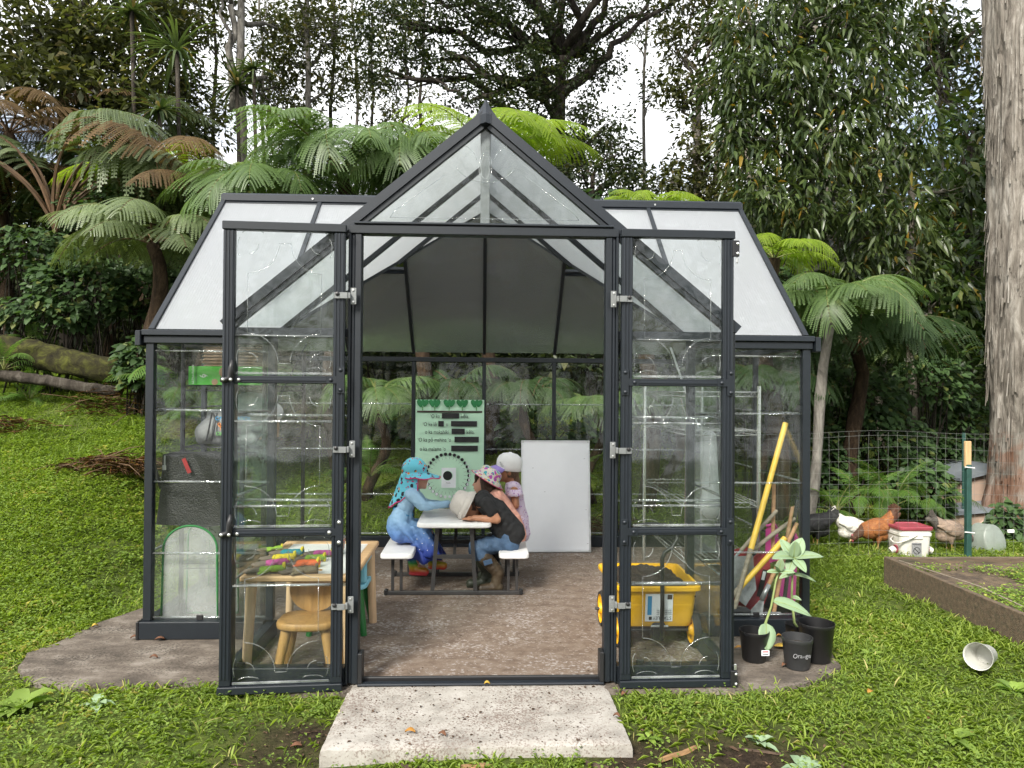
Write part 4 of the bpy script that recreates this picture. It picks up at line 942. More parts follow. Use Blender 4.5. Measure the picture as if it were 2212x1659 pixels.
for k in range(6):
    dx = random.uniform(-.008,.01); z = hz1+.003+k*.0185
    T_ = thing('egg_carton', ('brown pulp egg carton, lowest of the stack on the green box','second brown pulp egg carton from the green box','third brown pulp egg carton up from the green box','brown pulp egg carton third from the top of the stack','brown pulp egg carton second from the top of the stack','brown pulp egg carton on top of the stack')[k], 'egg carton', (hx0+.23, BYa+.1, z), 0, 'egg cartons stacked on the hose box')
    mb = MB(); x0, x1, y0, y1 = hx0+.075+dx, hx0+.39+dx, BYa-.01+random.uniform(-.006,.006), BYa+.2
    mb.add([(x0,y0,z),(x1,y0,z),(x1,y1,z),(x0,y1,z),(x0+.012,y0+.012,z+.013),(x1-.012,y0+.012,z+.013),(x1-.012,y1-.012,z+.013),(x0+.012,y1-.012,z+.013)], [(0,3,2,1),(4,5,6,7),(0,1,5,4),(1,2,6,5),(2,3,7,6),(3,0,4,7)])
    mb.build('lid', M['carton'], T_); mb = MB(); mb.bbox((x0-.004,y0-.004,z+.0132),(x1+.004,y1+.004,z+.0165),.001); mb.build('rim', M['carton'], T_)
# grey tote bag
gb = at(436,1003,Y=BYa+.02)
TB = thing('tote_bag', 'grey fabric tote bag with printed slogan on the black rack', 'bag', (gb.x+.2, BYa+.15, .912))
M['greycloth'] = mat('grey_felt', (.20,.20,.20), .9, .12, 14, bump=.3, bscale=60)
M['darkcloth'] = mat('black_webbing', (.02,.02,.022), .8, .2, 60)
gx0 = gb.x+.01
def V3(x, y, z): return Vector((x, y, z))
sculpt('bag_body', [('e', V3(gx0+.19,BYa+.16,1.01), (.20,.15,.095)), ('e', V3(gx0+.07,BYa+.10,.985), (.08,.09,.07)), ('c', V3(gx0+.03,BYa+.08,.945), .03, V3(gx0+.34,BYa+.06,.945), .03), ('c', V3(gx0+.06,BYa+.16,1.09), .03, V3(gx0+.32,BYa+.16,1.10), .03)], M['greycloth'], TB, .009, 5)
for xa, xb in ((.105,.10),(.135,.13)): MB().tube([(gx0+xa-.05+.05,BYa+.045,1.10),(gx0+xa+.004,BYa+.008,1.05),(gx0+xa,BYa-.003,1.0),(gx0+xb-.012,BYa+.005,.94)], .005, 6).build('strap', M['darkcloth'], TB, smooth=True)
MB().tube([(gx0+.115,BYa+.03,1.10),(gx0+.16,BYa-.004,1.04),(gx0+.22,BYa-.008,.99),(gx0+.28,BYa-.004,.97)], .006, 6).build('strap', M['darkcloth'], TB, smooth=True)
M['ink_blue'] = mat('blue_ink', (.02,.25,.5), .6, .05, 5); M['ink_or'] = mat('orange_ink', (.75,.22,.02), .6, .05, 5); M['ink_gr'] = mat('green_ink', (.1,.42,.05), .6, .05, 5)
text('lettering', 'ONE SCHOOL', .032, M['ink_blue'], TB, (gx0+.145, BYa-.012, 1.062)); text('lettering', 'one', .040, M['ink_or'], TB, (gx0+.158, BYa-.012, 1.03)); text('lettering', 'TEAM', .034, M['ink_or'], TB, (gx0+.165, BYa-.013, 1.005)); text('lettering', 'OHANA', .03, M['ink_gr'], TB, (gx0+.15, BYa-.013, .975))
M['whitebag'] = mat('white_plastic_bag', (.62,.62,.63), .5, .1, 20, bump=.4, bscale=30)
WPB = tag(sculpt('plastic_bag', [('e', V3(gx0+.20,BYa+.24,1.15),(.14,.08,.075)), ('e', V3(gx0+.27,BYa+.26,1.10),(.12,.08,.08)), ('e', V3(gx0+.12,BYa+.26,1.05),(.10,.07,.10))], M['whitebag'], None, .012, 3), 'crumpled white plastic bag behind the grey tote', 'bag')
TB.location += Vector((-.07, 0, .115)); WPB.location.z += .115
# black woven bag hanging below the shelf
kb0, kb1 = at(355,985,Y=4.10), at(349,1132,Y=4.10)
KB = thing('woven_bag', 'black woven shopping bag with zip hanging below the tote', 'bag', (kb0.x+.18, 4.14, kb1.z))
M['wovenblack'] = mat('woven_black_plastic', (.010,.010,.010), .5, .3, 6, bump=.6, bscale=130)
mb = MB(); zt0, zb0 = kb0.z+.01, kb1.z
prof = [(kb0.x+.0,zt0),(kb0.x+.05,zt0+.012),(kb0.x+.16,zt0+.005),(kb0.x+.25,zt0+.016),(kb0.x+.37,zt0),(kb0.x+.37,zb0+.005),(kb0.x+.25,zb0-.012),(kb0.x+.10,zb0-.004),(kb0.x-.035,zb0),(kb0.x-.01,zb0+.2)]
mb.poly([(x,4.075+.012*math.sin(x*30),z) for x, z in prof], -.08, (0,-1,0)); mb.build('bag_body', M['wovenblack'], KB)
MB().bbox((kb0.x+.012,4.066,zt0-.085),(kb0.x+.02,4.072,zt0-.005),.002).build('zip_pull', M['zinc'], KB); MB().bbox((kb0.x+.005,4.064,zt0-.085),(kb0.x+.026,4.0655,zt0-.058),.002).build('zip_tab', M['zinc'], KB)
MB().tube([(kb0.x-.10,4.12,zt0+.12),(kb0.x-.06,4.10,zt0-.05),(kb0.x-.01,4.09,zt0-.19)], .010, 6).build('handle', M['darkcloth'], KB, smooth=True)
M['redcloth'] = mat('red_strap', (.25,.012,.015), .8, .1, 30)
MB().bar((kb0.x+.12,4.066,zt0-.02),(kb0.x+.155,4.064,zt0-.10),.022,.003,(0,1,0)).build('red_trim', M['redcloth'], KB)
# pop-up insect cage of white net with green piping
M['net'] = None
def netmat():
    m_, N, L, P = newmat('white_net'); N.remove(P)
    d = N.new('ShaderNodeBsdfDiffuse'); d.inputs[0].default_value = (.72,.73,.72,1); t = N.new('ShaderNodeBsdfTransparent'); tl_ = N.new('ShaderNodeBsdfTranslucent'); tl_.inputs[0].default_value = (.7,.7,.7,1)
    tc = N.new('ShaderNodeTexCoord'); nz = N.new('ShaderNodeTexNoise'); nz.inputs['Scale'].default_value = 5; nz.inputs['Detail'].default_value = 5; L.new(tc.outputs['Object'], nz.inputs['Vector'])
    mr = N.new('ShaderNodeMapRange'); mr.inputs[1].default_value = .3; mr.inputs[2].default_value = .7; mr.inputs[3].default_value = .16; mr.inputs[4].default_value = .42; L.new(nz.outputs['Fac'], mr.inputs[0])
    a = N.new('ShaderNodeMixShader'); a.inputs[0].default_value = .35; L.new(d.outputs[0], a.inputs[1]); L.new(tl_.outputs[0], a.inputs[2])
    b = N.new('ShaderNodeMixShader'); L.new(mr.outputs[0], b.inputs[0]); L.new(t.outputs[0], b.inputs[1]); L.new(a.outputs[0], b.inputs[2]); L.new(b.outputs[0], N['Material Output'].inputs[0]); return m_
M['net'] = netmat(); M['piping'] = mat('green_piping', (.012,.16,.035), .7, .1, 30)
g0, g1 = at(343,1345,Y=4.06), at(472,1136,Y=4.06); gxa, gxb, gzt = g0.x+.01, g1.x+.0, g1.z
NC = thing('insect_cage', 'white net pop-up insect cage with green piping on the floor at the left corner', 'cage', ((gxa+gxb)/2, 4.2, 0))
def archpts(y, n=20):
    hw = (gxb-gxa)/2; c = (gxa+gxb)/2; zs = gzt-.13; P_ = [(gxa,y,.012),(gxa+.004,y,zs*.5)]
    for i in range(n+1): a = math.pi*(1-i/n); P_.append((c+(hw-.008)*math.cos(a), y, zs+.13*math.sin(a)))
    return P_+[(gxb-.004,y,zs*.5),(gxb,y,.012)]
for y in (4.065, 4.40):
    MB().tube(archpts(y)+[archpts(y)[0]], .006, 6).build('piping', M['piping'], NC, smooth=True)
    MB().poly([(x,yy,z) for x,yy,z in archpts(y)], .002, (0,-1,0)).build('net_face', M['net'], NC)
a_, b_ = archpts(4.067), archpts(4.398); mb = MB()
for i in range(len(a_)-1): mb.add([a_[i],a_[i+1],b_[i+1],b_[i]], [(0,1,2,3)])
mb.build('net_tunnel', M['net'], NC, smooth=True)
MB().tube([((gxa*.55+gxb*.45),4.40-.01,gzt-.05),((gxa*.56+gxb*.44),4.39,.18)], .003, 5).build('zip', M['piping'], NC)
# cardboard box and a paper at the back left seen through the door
kb = at(598,1030,Y=5.5)
CB = thing('cardboard_box', 'small brown cardboard box on the back end of the black rack', 'box', (-1.55, 4.93, 1.027))
MB().bbox((-1.66,4.80,1.027),(-1.42,5.06,1.145),.002).build('carton', M['kraft'], CB); MB().bbox((-1.555,4.7985,1.027),(-1.51,4.7998,1.145),.0004).build('tape', M['carton'], CB)

# yellow garden cart
M['cartyellow'] = mat('yellow_polyethylene', (.74,.40,.008), .45, .08, 6, col2=(.40,.22,.03), c2pos=(.6,.85), c2scale=9, bump=.08, bscale=60)
M['compost'] = mat('dark_compost', (.022,.014,.009), .95, .5, 50, bump=1.0, bscale=90)
CT = thing('garden_cart', 'yellow plastic dump cart filled with dark compost behind the open door', 'cart', (.9, 4.0, 0))
cz = at(1420,1268,Y=3.72).z+.0
fx0_, fx1_ = at(1337,1268,Y=3.72).x, at(1516,1268,Y=3.72).x
bx0_, bx1_ = at(1291,1216,Y=4.26).x, at(1462,1216,Y=4.26).x
bzr = at(1380,1216,Y=4.26).z
def rrect(p, rc, n=5):
    (ax,ay,az),(bx,by,bz),(cx,cy_,cz_),(dx,dy,dz) = p; Q = [Vector(q) for q in p]; out_ = []
    for i in range(4):
        a, b, c = Q[i-1], Q[i], Q[(i+1)%4]; u = (a-b).normalized()*rc; v = (c-b).normalized()*rc
        for k in range(n+1):
            t = k/n; out_.append(b + u*(1-t)**2 + v*t**2)
    return out_
rim = [(fx0_,3.72,cz),(fx1_,3.72,cz),(bx1_,4.26,bzr),(bx0_,4.26,bzr)]
cM = sum((Vector(q) for q in rim), Vector())/4
def scaled(s_, z, rc, push=0): return [Vector((cM.x+(q.x-cM.x)*s_, cM.y+push+(q.y-cM.y)*s_, z if z is not None else q.z)) for q in rrect(rim, rc)]
rings = [scaled(.74,.118,.05), scaled(.82,.124,.05), scaled(.86,.145,.05), scaled(.93,None,.05)]
for q in rings[3]: q.z -= .03
r4 = scaled(.94,None,.05); r5 = scaled(1.02,None,.055)
for q in r5: q.z -= .022
r5b = scaled(1.02,None,.055)
for q in r5b: q.z -= .004
r6 = scaled(1.0,None,.05); r7 = scaled(.935,None,.05)
r8 = scaled(.90,.24,.05)
seq = [rings[0], rings[1], rings[2], rings[3], [Vector((q.x,q.y,q.z-.022)) for q in r4], r5, r5b, r6, r7, r8, scaled(.7,.2,.05)]
mb = MB(); n_ = len(seq[0]); vs = [v for r_ in seq for v in r_]; fs = []
for k in range(len(seq)-1):
    for i in range(n_): j = (i+1)%n_; fs.append((k*n_+i,k*n_+j,(k+1)*n_+j,(k+1)*n_+i))
fs.append(tuple(range(n_-1,-1,-1))); fs.append(tuple(range((len(seq)-1)*n_, len(seq)*n_)))
mb.add(vs, fs); mb.build('tub', M['cartyellow'], CT, smooth=True, angle=40)
# compost heap inside
nn = 26; vs = []; fs = []
for j in range(nn+1):
    for i in range(nn+1):
        u, v = i/nn, j/nn; a = Vector(rim[0]).lerp(Vector(rim[1]),u); b = Vector(rim[3]).lerp(Vector(rim[2]),u); p = a.lerp(b, v)
        p = cM + (p-cM)*.905; e = min(u,1-u,v,1-v)
        p.z = a.lerp(b,v).z - .06 + .055*math.sin(math.pi*u)**.5*(v**.8) + .012*math.sin(u*17+v*5)*math.sin(v*13) + random.uniform(-.008,.008)
        vs.append(p)
for j in range(nn):
    for i in range(nn): a = j*(nn+1)+i; fs.append((a,a+1,a+nn+2,a+nn+1))
mb = MB(); mb.add(vs, fs); mb.build('compost', M['compost'], CT, smooth=True)
# label, upside down
lx0, lx1 = at(1398,1300,Y=3.70).x, at(1458,1300,Y=3.70).x
fp = lambda z: 3.72 - .017 + (cM.y-3.72)*(1-(.86+.07*((z-.145)/max(cz-.03-.145,.01))))
lz0, lz1 = .155, cz-.04
slopeY = (fp(lz1)-fp(lz0))
def lab(x0,x1,z0,z1,m_,dy): 
    return MB().poly([(x0,fp(z0)+.012+dy,z0),(x1,fp(z0)+.012+dy,z0),(x1,fp(z1)+.012+dy,z1),(x0,fp(z1)+.012+dy,z1)], .0005).build('sticker', M[m_], CT)
lab(lx0,lx1,lz0,lz1,'paperw',0)
lab(lx0+.012,lx0+.034,lz0+.035,lz1-.012,'ink_blue',-.001); lab(lx1-.03,lx1-.004,lz1-.03,lz1-.004,'soilprint',-.001); lab(lx0+.02,lx0+.036,lz0+.008,lz0+.026,'ink',-.001)
text('lettering', 'STANLEY', .024, M['ink'], CT, (lx1-.006, fp(lz0+.02)+.0105, lz0+.026), (R(90), R(180), 0))
for k in range(4): text('lettering', 'heavy duty garden cart', .0085, M['ink'], CT, (lx1-.006, fp(lz0+.04)+.009, lz0+.042+k*.009), (R(90), R(180), 0))
# frame, wheels, handle
M['cartwheel'] = mat('yellow_wheel', (.70,.36,.005), .5, .1, 10); M['rubber'] = mat('black_rubber', (.014,.013,.012), .75, .2, 40, col2=(.07,.05,.035), c2pos=(.5,.75), c2scale=12)
def wheel(x, y, r_, name='wheel'):
    wt = MB().lathe([(r_*.80,-.017),(r_*.93,-.020),(r_,-.010),(r_,.010),(r_*.93,.020),(r_*.80,.017)], (x,y,r_+.007), 26, (1,0,0)).build(name, M['rubber'], CT, smooth=True, angle=60)
    MB().lathe([(.012,-.03),(.028,-.026),(.034,-.012),(r_*.72,-.006),(r_*.80,-.018),(r_*.81,.018),(r_*.72,.006),(.034,.012),(.028,.026),(.012,.03)], (x,y,r_+.007), 26, (1,0,0)).build('rim', M['cartwheel'], wt, smooth=True, angle=50)
    MB().tube([(x-.036,y,r_+.007),(x+.036,y,r_+.007)], .008, 8).build('axle_cap', M['zinc'], wt)
wheel(fx0_-.012, 4.14, .10); wheel(fx1_+.035, 4.12, .105); wheel(fx0_+.02, 3.80, .09); wheel(fx1_-.02, 3.80, .09)
MB().tube([(fx0_-.06,4.12,.112),(fx1_+.04,4.12,.112)], .009, 8).build('axle', M['grey_steel'], CT)
MB().tube([(fx0_+.02,3.80,.097),(fx1_-.02,3.80,.097)], .009, 8).build('axle', M['grey_steel'], CT)
mxc = (fx0_+fx1_)/2
MB().tube([(fx0_+.04,3.80,.10),(fx0_+.07,3.80,.145),(fx1_-.07,3.80,.145),(fx1_-.04,3.80,.10)], .010, 8).build('fork', M['grey_steel'], CT, smooth=True)
MB().bbox((mxc-.035,3.75,.05),(mxc+.035,3.82,.15),.01).build('pivot', M['black'], CT)
MB().tube([(mxc-.045,3.735,.135),(mxc+.045,3.735,.135)], .006, 8).build('cross_pin', M['zinc'], CT)
MB().tube([(mxc+.0,3.70,.085),(mxc+.002,3.685,.25),(mxc-.004,3.672,.50),(mxc+.01,3.672,.535),(mxc+.05,3.675,.56),(mxc+.08,3.69,.60),(mxc+.07,3.71,.655),(mxc-.04,3.73,.67),(mxc-.10,3.73,.665),(mxc-.115,3.73,.62)], .011, 10).build('handle', M['black'], CT, smooth=True)

# long tools leaning in the right front corner
M['yhandle'] = mat('yellow_handle', (.70,.45,.06), .5, .12, 20, col2=(.45,.25,.03), c2pos=(.6,.8), c2scale=10)
M['ashwood'] = mat('weathered_ash_handle', (.26,.22,.17), .75, .25, 8, stretch=(1,1,6), bump=.2)
M['tanwood'] = mat('tan_handle', (.36,.20,.10), .7, .22, 8, stretch=(1,1,6), bump=.2)
M['redplastic'] = mat('dull_red_plastic', (.22,.018,.025), .45, .1, 10)
M['pinkplastic'] = mat('pink_plastic', (.62,.06,.30), .4, .06, 10)
M['steel'] = mat('worn_steel', (.32,.33,.34), .4, .25, 20, metal=.7)
def pole(px, py, Y0, qx, qy, Y1): return at(px,py,Y=Y0), at(qx,qy,Y=Y1)
def tool(name, label, cat, p, q): return thing(name, label, cat, tuple(q))
a, b = pole(1697,914,4.30,1622,1186,4.12)
T_ = thing('broom', 'long yellow handled push tool leaning in the right front corner', 'broom', (b.x, b.y, .01))
MB().tube([a, b], .0165, 12).build('handle', M['yhandle'], T_, smooth=True, angle=50)
c = b+(b-a).normalized()*.36; MB().tube([b, b+(b-a).normalized()*.03, c], [.017,.014,.013], 10).build('ferrule', M['ashwood'], T_, smooth=True, angle=50)
MB().bbox((c.x-.09,c.y-.03,.012),(c.x+.09,c.y+.03,c.z+.01),.01).build('broom_head', M['black'], T_)
a, b = pole(1696,1162,4.14,1598,1270,4.08)
T_ = thing('edger', 'short bright yellow corrugated grip handle slanting in front of the tools', 'tool', (b.x, b.y, .01))
mb = MB(); d = (b-a); L_ = d.length; pts = []; rr = []
for i in range(61):
    t = i/60; pts.append(a+d*t); rr.append(.0165+(.0022*math.sin(t*170) if t < .32 else -.001))
mb.tube(pts, rr, 12).build('handle', M['yhandle'], T_, smooth=True)
e = b+d.normalized()*.14; pts = []; rr = []
for i in range(41): t = i/40; pts.append(b.lerp(e,t)); rr.append(.015+.002*math.sin(t*90))
MB().tube(pts, rr, 12).build('grip', M['ashwood'], T_, smooth=True)
MB().tube([e, Vector((e.x-.06, e.y, .02))], [.012,.010], 8).build('shaft', M['steel'], T_, smooth=True)
M['whitelbl'] = M['paperw']
def stick(label, name, cat, px, py, Y0, qx, qy, Y1, m_, r_=.0125):
    a, b = pole(px,py,Y0,qx,qy,Y1); T_ = thing(name, label, cat, (b.x, b.y, max(.008, b.z)))
    MB().tube([a, a.lerp(b,.5)+Vector((0,0,.004)), b], [r_*.9, r_, r_], 10).build('handle', M[m_], T_, smooth=True, angle=50); return T_, a, b
# fan rake (head on the floor)
T_, a, b = stick('wooden handled fan rake with grey steel tines resting on the floor', 'fan_rake', 'rake', 1722,1130,4.16, 1661,1262,4.10, 'tanwood')
d = (b-a).normalized(); MB().tube([b, b+d*.10], [.013,.016], 10).build('socket', M['steel'], T_, smooth=True)
sk = b+d*.10; side = Vector((1,0,.25)).normalized()
for i in range(13):
    t = (i-6)/6; e = sk + d*(.20-.02*abs(t)) + side*t*.085; e.z = max(e.z, .014)
    MB().tube([sk+side*t*.012, sk.lerp(e,.6), e], .003, 5).build('tine', M['steel'], T_)
T_, a, b = stick('grey weathered wooden handle crossing behind the yellow pole', 'hoe', 'hoe', 1678,1103,4.30, 1600,1190,4.22, 'ashwood', .012); MB().tube([b, b+(b-a).normalized()*.2], .008, 8).build('shaft', M['steel'], T_)
T_, a, b = stick('grey wooden shovel handle slanting down to the left behind the rake', 'shovel', 'shovel', 1716,1120,4.35, 1622,1192,4.2, 'ashwood', .013)
d = (b-a).normalized(); e = b+d*.1
M_blade = MB(); pts = [e+Vector((-.09,0,.02)), e+Vector((.08,0,.03)), e+Vector((.09,-.03,-.16)), e+Vector((.02,-.05,-.25)), e+Vector((-.07,-.03,-.18))]; M_blade.poly(pts, .004).build('blade', M['steel'], T_)
T_, a, b = stick('tall dark tool handle standing upright in the corner', 'fork', 'fork', 1722,1080,4.42, 1690,1330,4.25, 'darkcloth', .012); MB().tube([b, Vector((b.x-.01,b.y,.012))], .008, 8).build('shaft', M['steel'], T_)
T_, a, b = stick('brown wooden hoe handle beside the tan rake handle', 'hoe', 'hoe', 1712,1095,4.32, 1668,1345,4.15, 'tanwood', .012); MB().bbox((b.x-.06,b.y-.01,.012),(b.x+.05,b.y+.0,.08),.003).build('blade', M['steel'], T_)
# red plastic shovel and pink dustpan
p0, p1 = at(1665,1185,Y=4.28), at(1610,1320,Y=4.22)
T_ = thing('snow_scoop', 'dark red plastic scoop leaning behind the tool handles', 'scoop', ((p0.x+p1.x)/2, 4.25, .01))
pts = []
for i in range(20):
    a = 2*math.pi*i/20; pts.append(Vector(((p0.x+p1.x)/2+.075*math.cos(a)*1.0+.12*math.sin(a)*.32, 4.27+.03*math.sin(a), .215+.185*math.sin(a))))
MB().poly(pts, .012, (0,-1,0)).build('blade', M['redplastic'], T_)
MB().bar((p0.x-.045,4.25,.30),(p0.x-.085,4.245,.14),.03,.003,(0,1,0)).build('sticker', M['ink'], T_); MB().bar((p0.x-.05,4.246,.29),(p0.x-.062,4.2455,.24),.018,.003,(0,1,0)).build('sticker', M['paperw'], T_)
MB().tube([(p0.x+.02,4.30,.36),(p0.x+.05,4.36,.8)], .012, 8).build('handle', M['tanwood'], T_)
T_ = thing('scoop', 'second red plastic scoop at the left of the tool corner', 'scoop', (at(1605,1210,Y=4.3).x, 4.32, .01)); x = at(1600,1215,Y=4.3).x
MB().poly([(x-.06,4.33,.08),(x+.05,4.30,.06),(x+.09,4.32,.33),(x+.05,4.33,.42),(x-.05,4.33,.40)], .012).build('blade', M['redplastic'], T_)
x = at(1700,1190,Y=4.5).x
T_ = thing('sled', 'bright pink plastic sheet standing behind the tool handles', 'sled', (x, 4.5, .01))
MB().poly([(x-.10,4.52,.02),(x+.05,4.5,.02),(x+.07,4.5,.44),(x+.055,4.5,.47),(x-.0,4.51,.34)], .008, (0,-1,0)).build('panel', M['pinkplastic'], T_)
MB().poly([(x-.155,4.47,.28),(x-.06,4.47,.31),(x-.075,4.47,.49),(x-.11,4.47,.53),(x-.15,4.47,.5)], .008, (0,-1,0)).build('panel', M['pinkplastic'], T_)
MB().tube([(x-.15,4.46,.52),(x-.10,4.46,.535),(x-.08,4.46,.50)], .01, 8).build('edge', M['pinkplastic'], T_, smooth=True)
# clear row of a white bag/tarp on the rack
T_ = tag(sculpt('plastic_bag', [('c', V3(1.49,4.7,1.06), .05, V3(1.50,4.7,.70), .06), ('e', V3(1.50,4.7,.62), (.07,.07,.10))], M['whitebag'], None, .012, 3), 'limp white plastic bag hanging from the chrome rack', 'bag')
# ------------------------------------------------------------------ the four children at the picnic table
def K(cx, cy, Y): return at(829.5+.18745*cx, 967.7+.18745*cy, Y=Y)
M['skin_a'] = mat('skin_fair', (.56,.30,.21), .5, .06, 12, spec=.35)
M['skin_b'] = mat('skin_tan', (.42,.20,.115), .5, .06, 12, spec=.35)
M['skin_d'] = mat('skin_brown', (.34,.155,.085), .5, .06, 12, spec=.35)
M['hair'] = mat('brown_hair', (.055,.026,.014), .5, .35, 20, stretch=(8,8,1), bump=.5)
M['hair2'] = mat('light_brown_hair', (.11,.06,.032), .5, .35, 20, stretch=(8,8,1), bump=.5)
M['black_shirt'] = mat('black_cotton', (.010,.010,.011), .85, .3, 14, bump=.5, bscale=22)
M['pink_shirt'] = mat('peach_cotton', (.72,.36,.27), .85, .08, 10, bump=.5, bscale=25)
M['jeans'] = mat('blue_denim', (.055,.105,.19), .85, .3, 9, bump=.6, bscale=28, col2=(.12,.18,.27), c2pos=(.5,.75), c2scale=8)
M['boot'] = mat('muddy_brown_boot', (.060,.040,.022), .55, .3, 16, bump=.25, bscale=40, col2=(.10,.08,.05), c2pos=(.5,.7), c2scale=9)
M['greyhat'] = mat('pale_grey_canvas', (.50,.46,.42), .9, .08, 12, bump=.6, bscale=30)
M['whitecap'] = mat('white_canvas', (.76,.75,.74), .85, .05, 12, bump=.4, bscale=30)
M['lavender'] = mat('lavender_visor', (.30,.22,.55), .7, .06, 12)
M['eye'] = mat('dark_eye', (.012,.008,.006), .25, .1, 10); M['lip'] = mat('lip', (.42,.14,.11), .5, .1, 10)
M['blkpants'] = mat('black_leggings', (.012,.011,.013), .8, .3, 10, bump=.3)
M['boot2'] = mat('dark_green_boot', (.03,.035,.022), .5, .3, 16)
def gradmat(name, stops, axis=2, z0=0.0, z1=1.0, rough=.5, spots=None, sheen=0, bump=.3, bscale=14):
    m_, N, L, P = newmat(name); g = N.new('ShaderNodeNewGeometry'); sx = N.new('ShaderNodeSeparateXYZ'); L.new(g.outputs['Position'], sx.inputs[0])
    mr = N.new('ShaderNodeMapRange'); mr.inputs[1].default_value = z0; mr.inputs[2].default_value = z1; L.new(sx.outputs[axis], mr.inputs[0])
    cr = N.new('ShaderNodeValToRGB'); e = cr.color_ramp.elements
    while len(e) < len(stops): e.new(.5)
    for el, (p_, c_) in zip(e, stops): el.position = p_; el.color = (*c_, 1)
    L.new(mr.outputs[0], cr.inputs[0]); L.new(cr.outputs[0], P.inputs['Base Color']); P.inputs['Roughness'].default_value = rough
    tc = N.new('ShaderNodeTexCoord'); nz = N.new('ShaderNodeTexNoise'); nz.inputs['Scale'].default_value = bscale; L.new(tc.outputs['Object'], nz.inputs['Vector'])
    bp = N.new('ShaderNodeBump'); bp.inputs['Strength'].default_value = bump; bp.inputs['Distance'].default_value = .03; L.new(nz.outputs['Fac'], bp.inputs['Height']); L.new(bp.outputs[0], P.inputs['Normal'])
    return m_
def spotmat(name, base, spots, scale=14, rough=.85):
    """printed cloth: base colour with small scattered printed blotches; spots = [(colour, threshold, scale)]"""
    m_, N, L, P = newmat(name); tc = N.new('ShaderNodeTexCoord'); b = N.new('ShaderNodeRGB'); b.outputs[0].default_value = (*base,1); src = b.outputs[0]
    nz = N.new('ShaderNodeTexNoise'); nz.inputs['Scale'].default_value = scale*1.6; nz.inputs['Detail'].default_value = 2; L.new(tc.outputs['Object'], nz.inputs['Vector'])
    for i, (c_, th, sc) in enumerate(spots):
        mp = N.new('ShaderNodeMapping'); mp.inputs['Location'].default_value = (i*3.3, i*1.7, i*5.1); ad = N.new('ShaderNodeMixRGB'); ad.blend_type = 'ADD'; ad.inputs[0].default_value = .035
        L.new(tc.outputs['Object'], ad.inputs[1]); L.new(nz.outputs['Color'], ad.inputs[2]); L.new(ad.outputs[0], mp.inputs[0])
        vo = N.new('ShaderNodeTexVoronoi'); vo.inputs['Scale'].default_value = sc; vo.inputs['Randomness'].default_value = .9; L.new(mp.outputs[0], vo.inputs['Vector'])
        lt = N.new('ShaderNodeMath'); lt.operation = 'LESS_THAN'; lt.inputs[1].default_value = th; L.new(vo.outputs['Distance'], lt.inputs[0])
        mx = N.new('ShaderNodeMix'); mx.data_type = 'RGBA'; L.new(lt.outputs[0], mx.inputs[0]); L.new(src, mx.inputs[6]); mx.inputs[7].default_value = (*c_,1); src = mx.outputs[2]
    L.new(src, P.inputs['Base Color']); P.inputs['Roughness'].default_value = rough
    bp = N.new('ShaderNodeBump'); bp.inputs['Strength'].default_value = .3; bp.inputs['Distance'].default_value = .02; L.new(nz.outputs['Fac'], bp.inputs['Height']); L.new(bp.outputs[0], P.inputs['Normal'])
    return m_
M['butterfly'] = spotmat('aqua_butterfly_print', (.13,.50,.62), [((.02,.012,.02),.30,24),((.75,.24,.02),.22,24),((.40,.03,.14),.22,34)])
M['tropic'] = spotmat('tropical_print', (.62,.58,.50), [((.05,.33,.38),.36,30),((.45,.07,.36),.34,26),((.62,.45,.12),.24,32),((.10,.12,.30),.16,44)])
M['lilac'] = spotmat('lilac_floral', (.60,.50,.62), [((.34,.16,.42),.28,48),((.50,.20,.26),.18,60)])
M['pinkedge'] = mat('pink_binding', (.55,.03,.15), .8, .05, 10)
M['dress'] = gradmat('ombre_satin', [(0,(.012,.018,.17)),(.30,(.025,.055,.30)),(.55,(.10,.21,.46)),(.8,(.22,.38,.56)),(1,(.27,.43,.58))], 2, .14, .58, .58, bump=.6, bscale=16)
M['rainbow'] = gradmat('rainbow_boot', [(0,(.35,.25,.02)),(.18,(.45,.02,.08)),(.42,(.55,.05,.05)),(.55,(.45,.30,.02)),(.68,(.05,.32,.06)),(.82,(.02,.14,.40)),(1,(.35,.03,.08))], 2, .01, .25, .25, bump=.05)
def hand(base, tip_dir, palm_n, sc=1.0, curl=.25, thumb=1):
    """palm with four unequal bent fingers and a thumb: primitives for the body's surface"""
    d = Vector(tip_dir).normalized(); n = Vector(palm_n).normalized(); s = d.cross(n).normalized(); n = s.cross(d).normalized()
    b = Vector(base); pr = [('c', b, .015*sc, b+d*.030*sc, .017*sc), ('c', b+s*.010*sc, .012*sc, b+d*.034*sc+s*.013*sc, .0115*sc), ('c', b-s*.010*sc, .012*sc, b+d*.034*sc-s*.013*sc, .0115*sc)]
    for k, (o, l) in enumerate(((-.019,.036),(-.0065,.044),(.006,.042),(.0185,.033))):
        r0 = b+d*.036*sc+s*o*sc; r1 = r0+(d+s*o*6-n*curl*.3).normalized()*l*.55*sc; r2 = r1+(d+s*o*6-n*curl*1.6).normalized()*l*.45*sc
        pr += [('c', r0, .0072*sc, r1, .0066*sc), ('c', r1, .0066*sc, r2, .0052*sc)]
    t0 = b+d*.006*sc+s*thumb*.016*sc; t1 = t0+(d*.6+s*thumb*.9).normalized()*.024*sc; t2 = t1+(d*.95+s*thumb*.3).normalized()*.018*sc
    return pr+[('c', t0, .009*sc, t1, .0078*sc), ('c', t1, .0078*sc, t2, .006*sc)]
def both(a, ra, b, rb, w): o = Vector((0,w,0)); return [('c', a-o, ra, b-o, rb), ('c', a+o, ra, b+o, rb), ('c', a, ra, b, rb)]
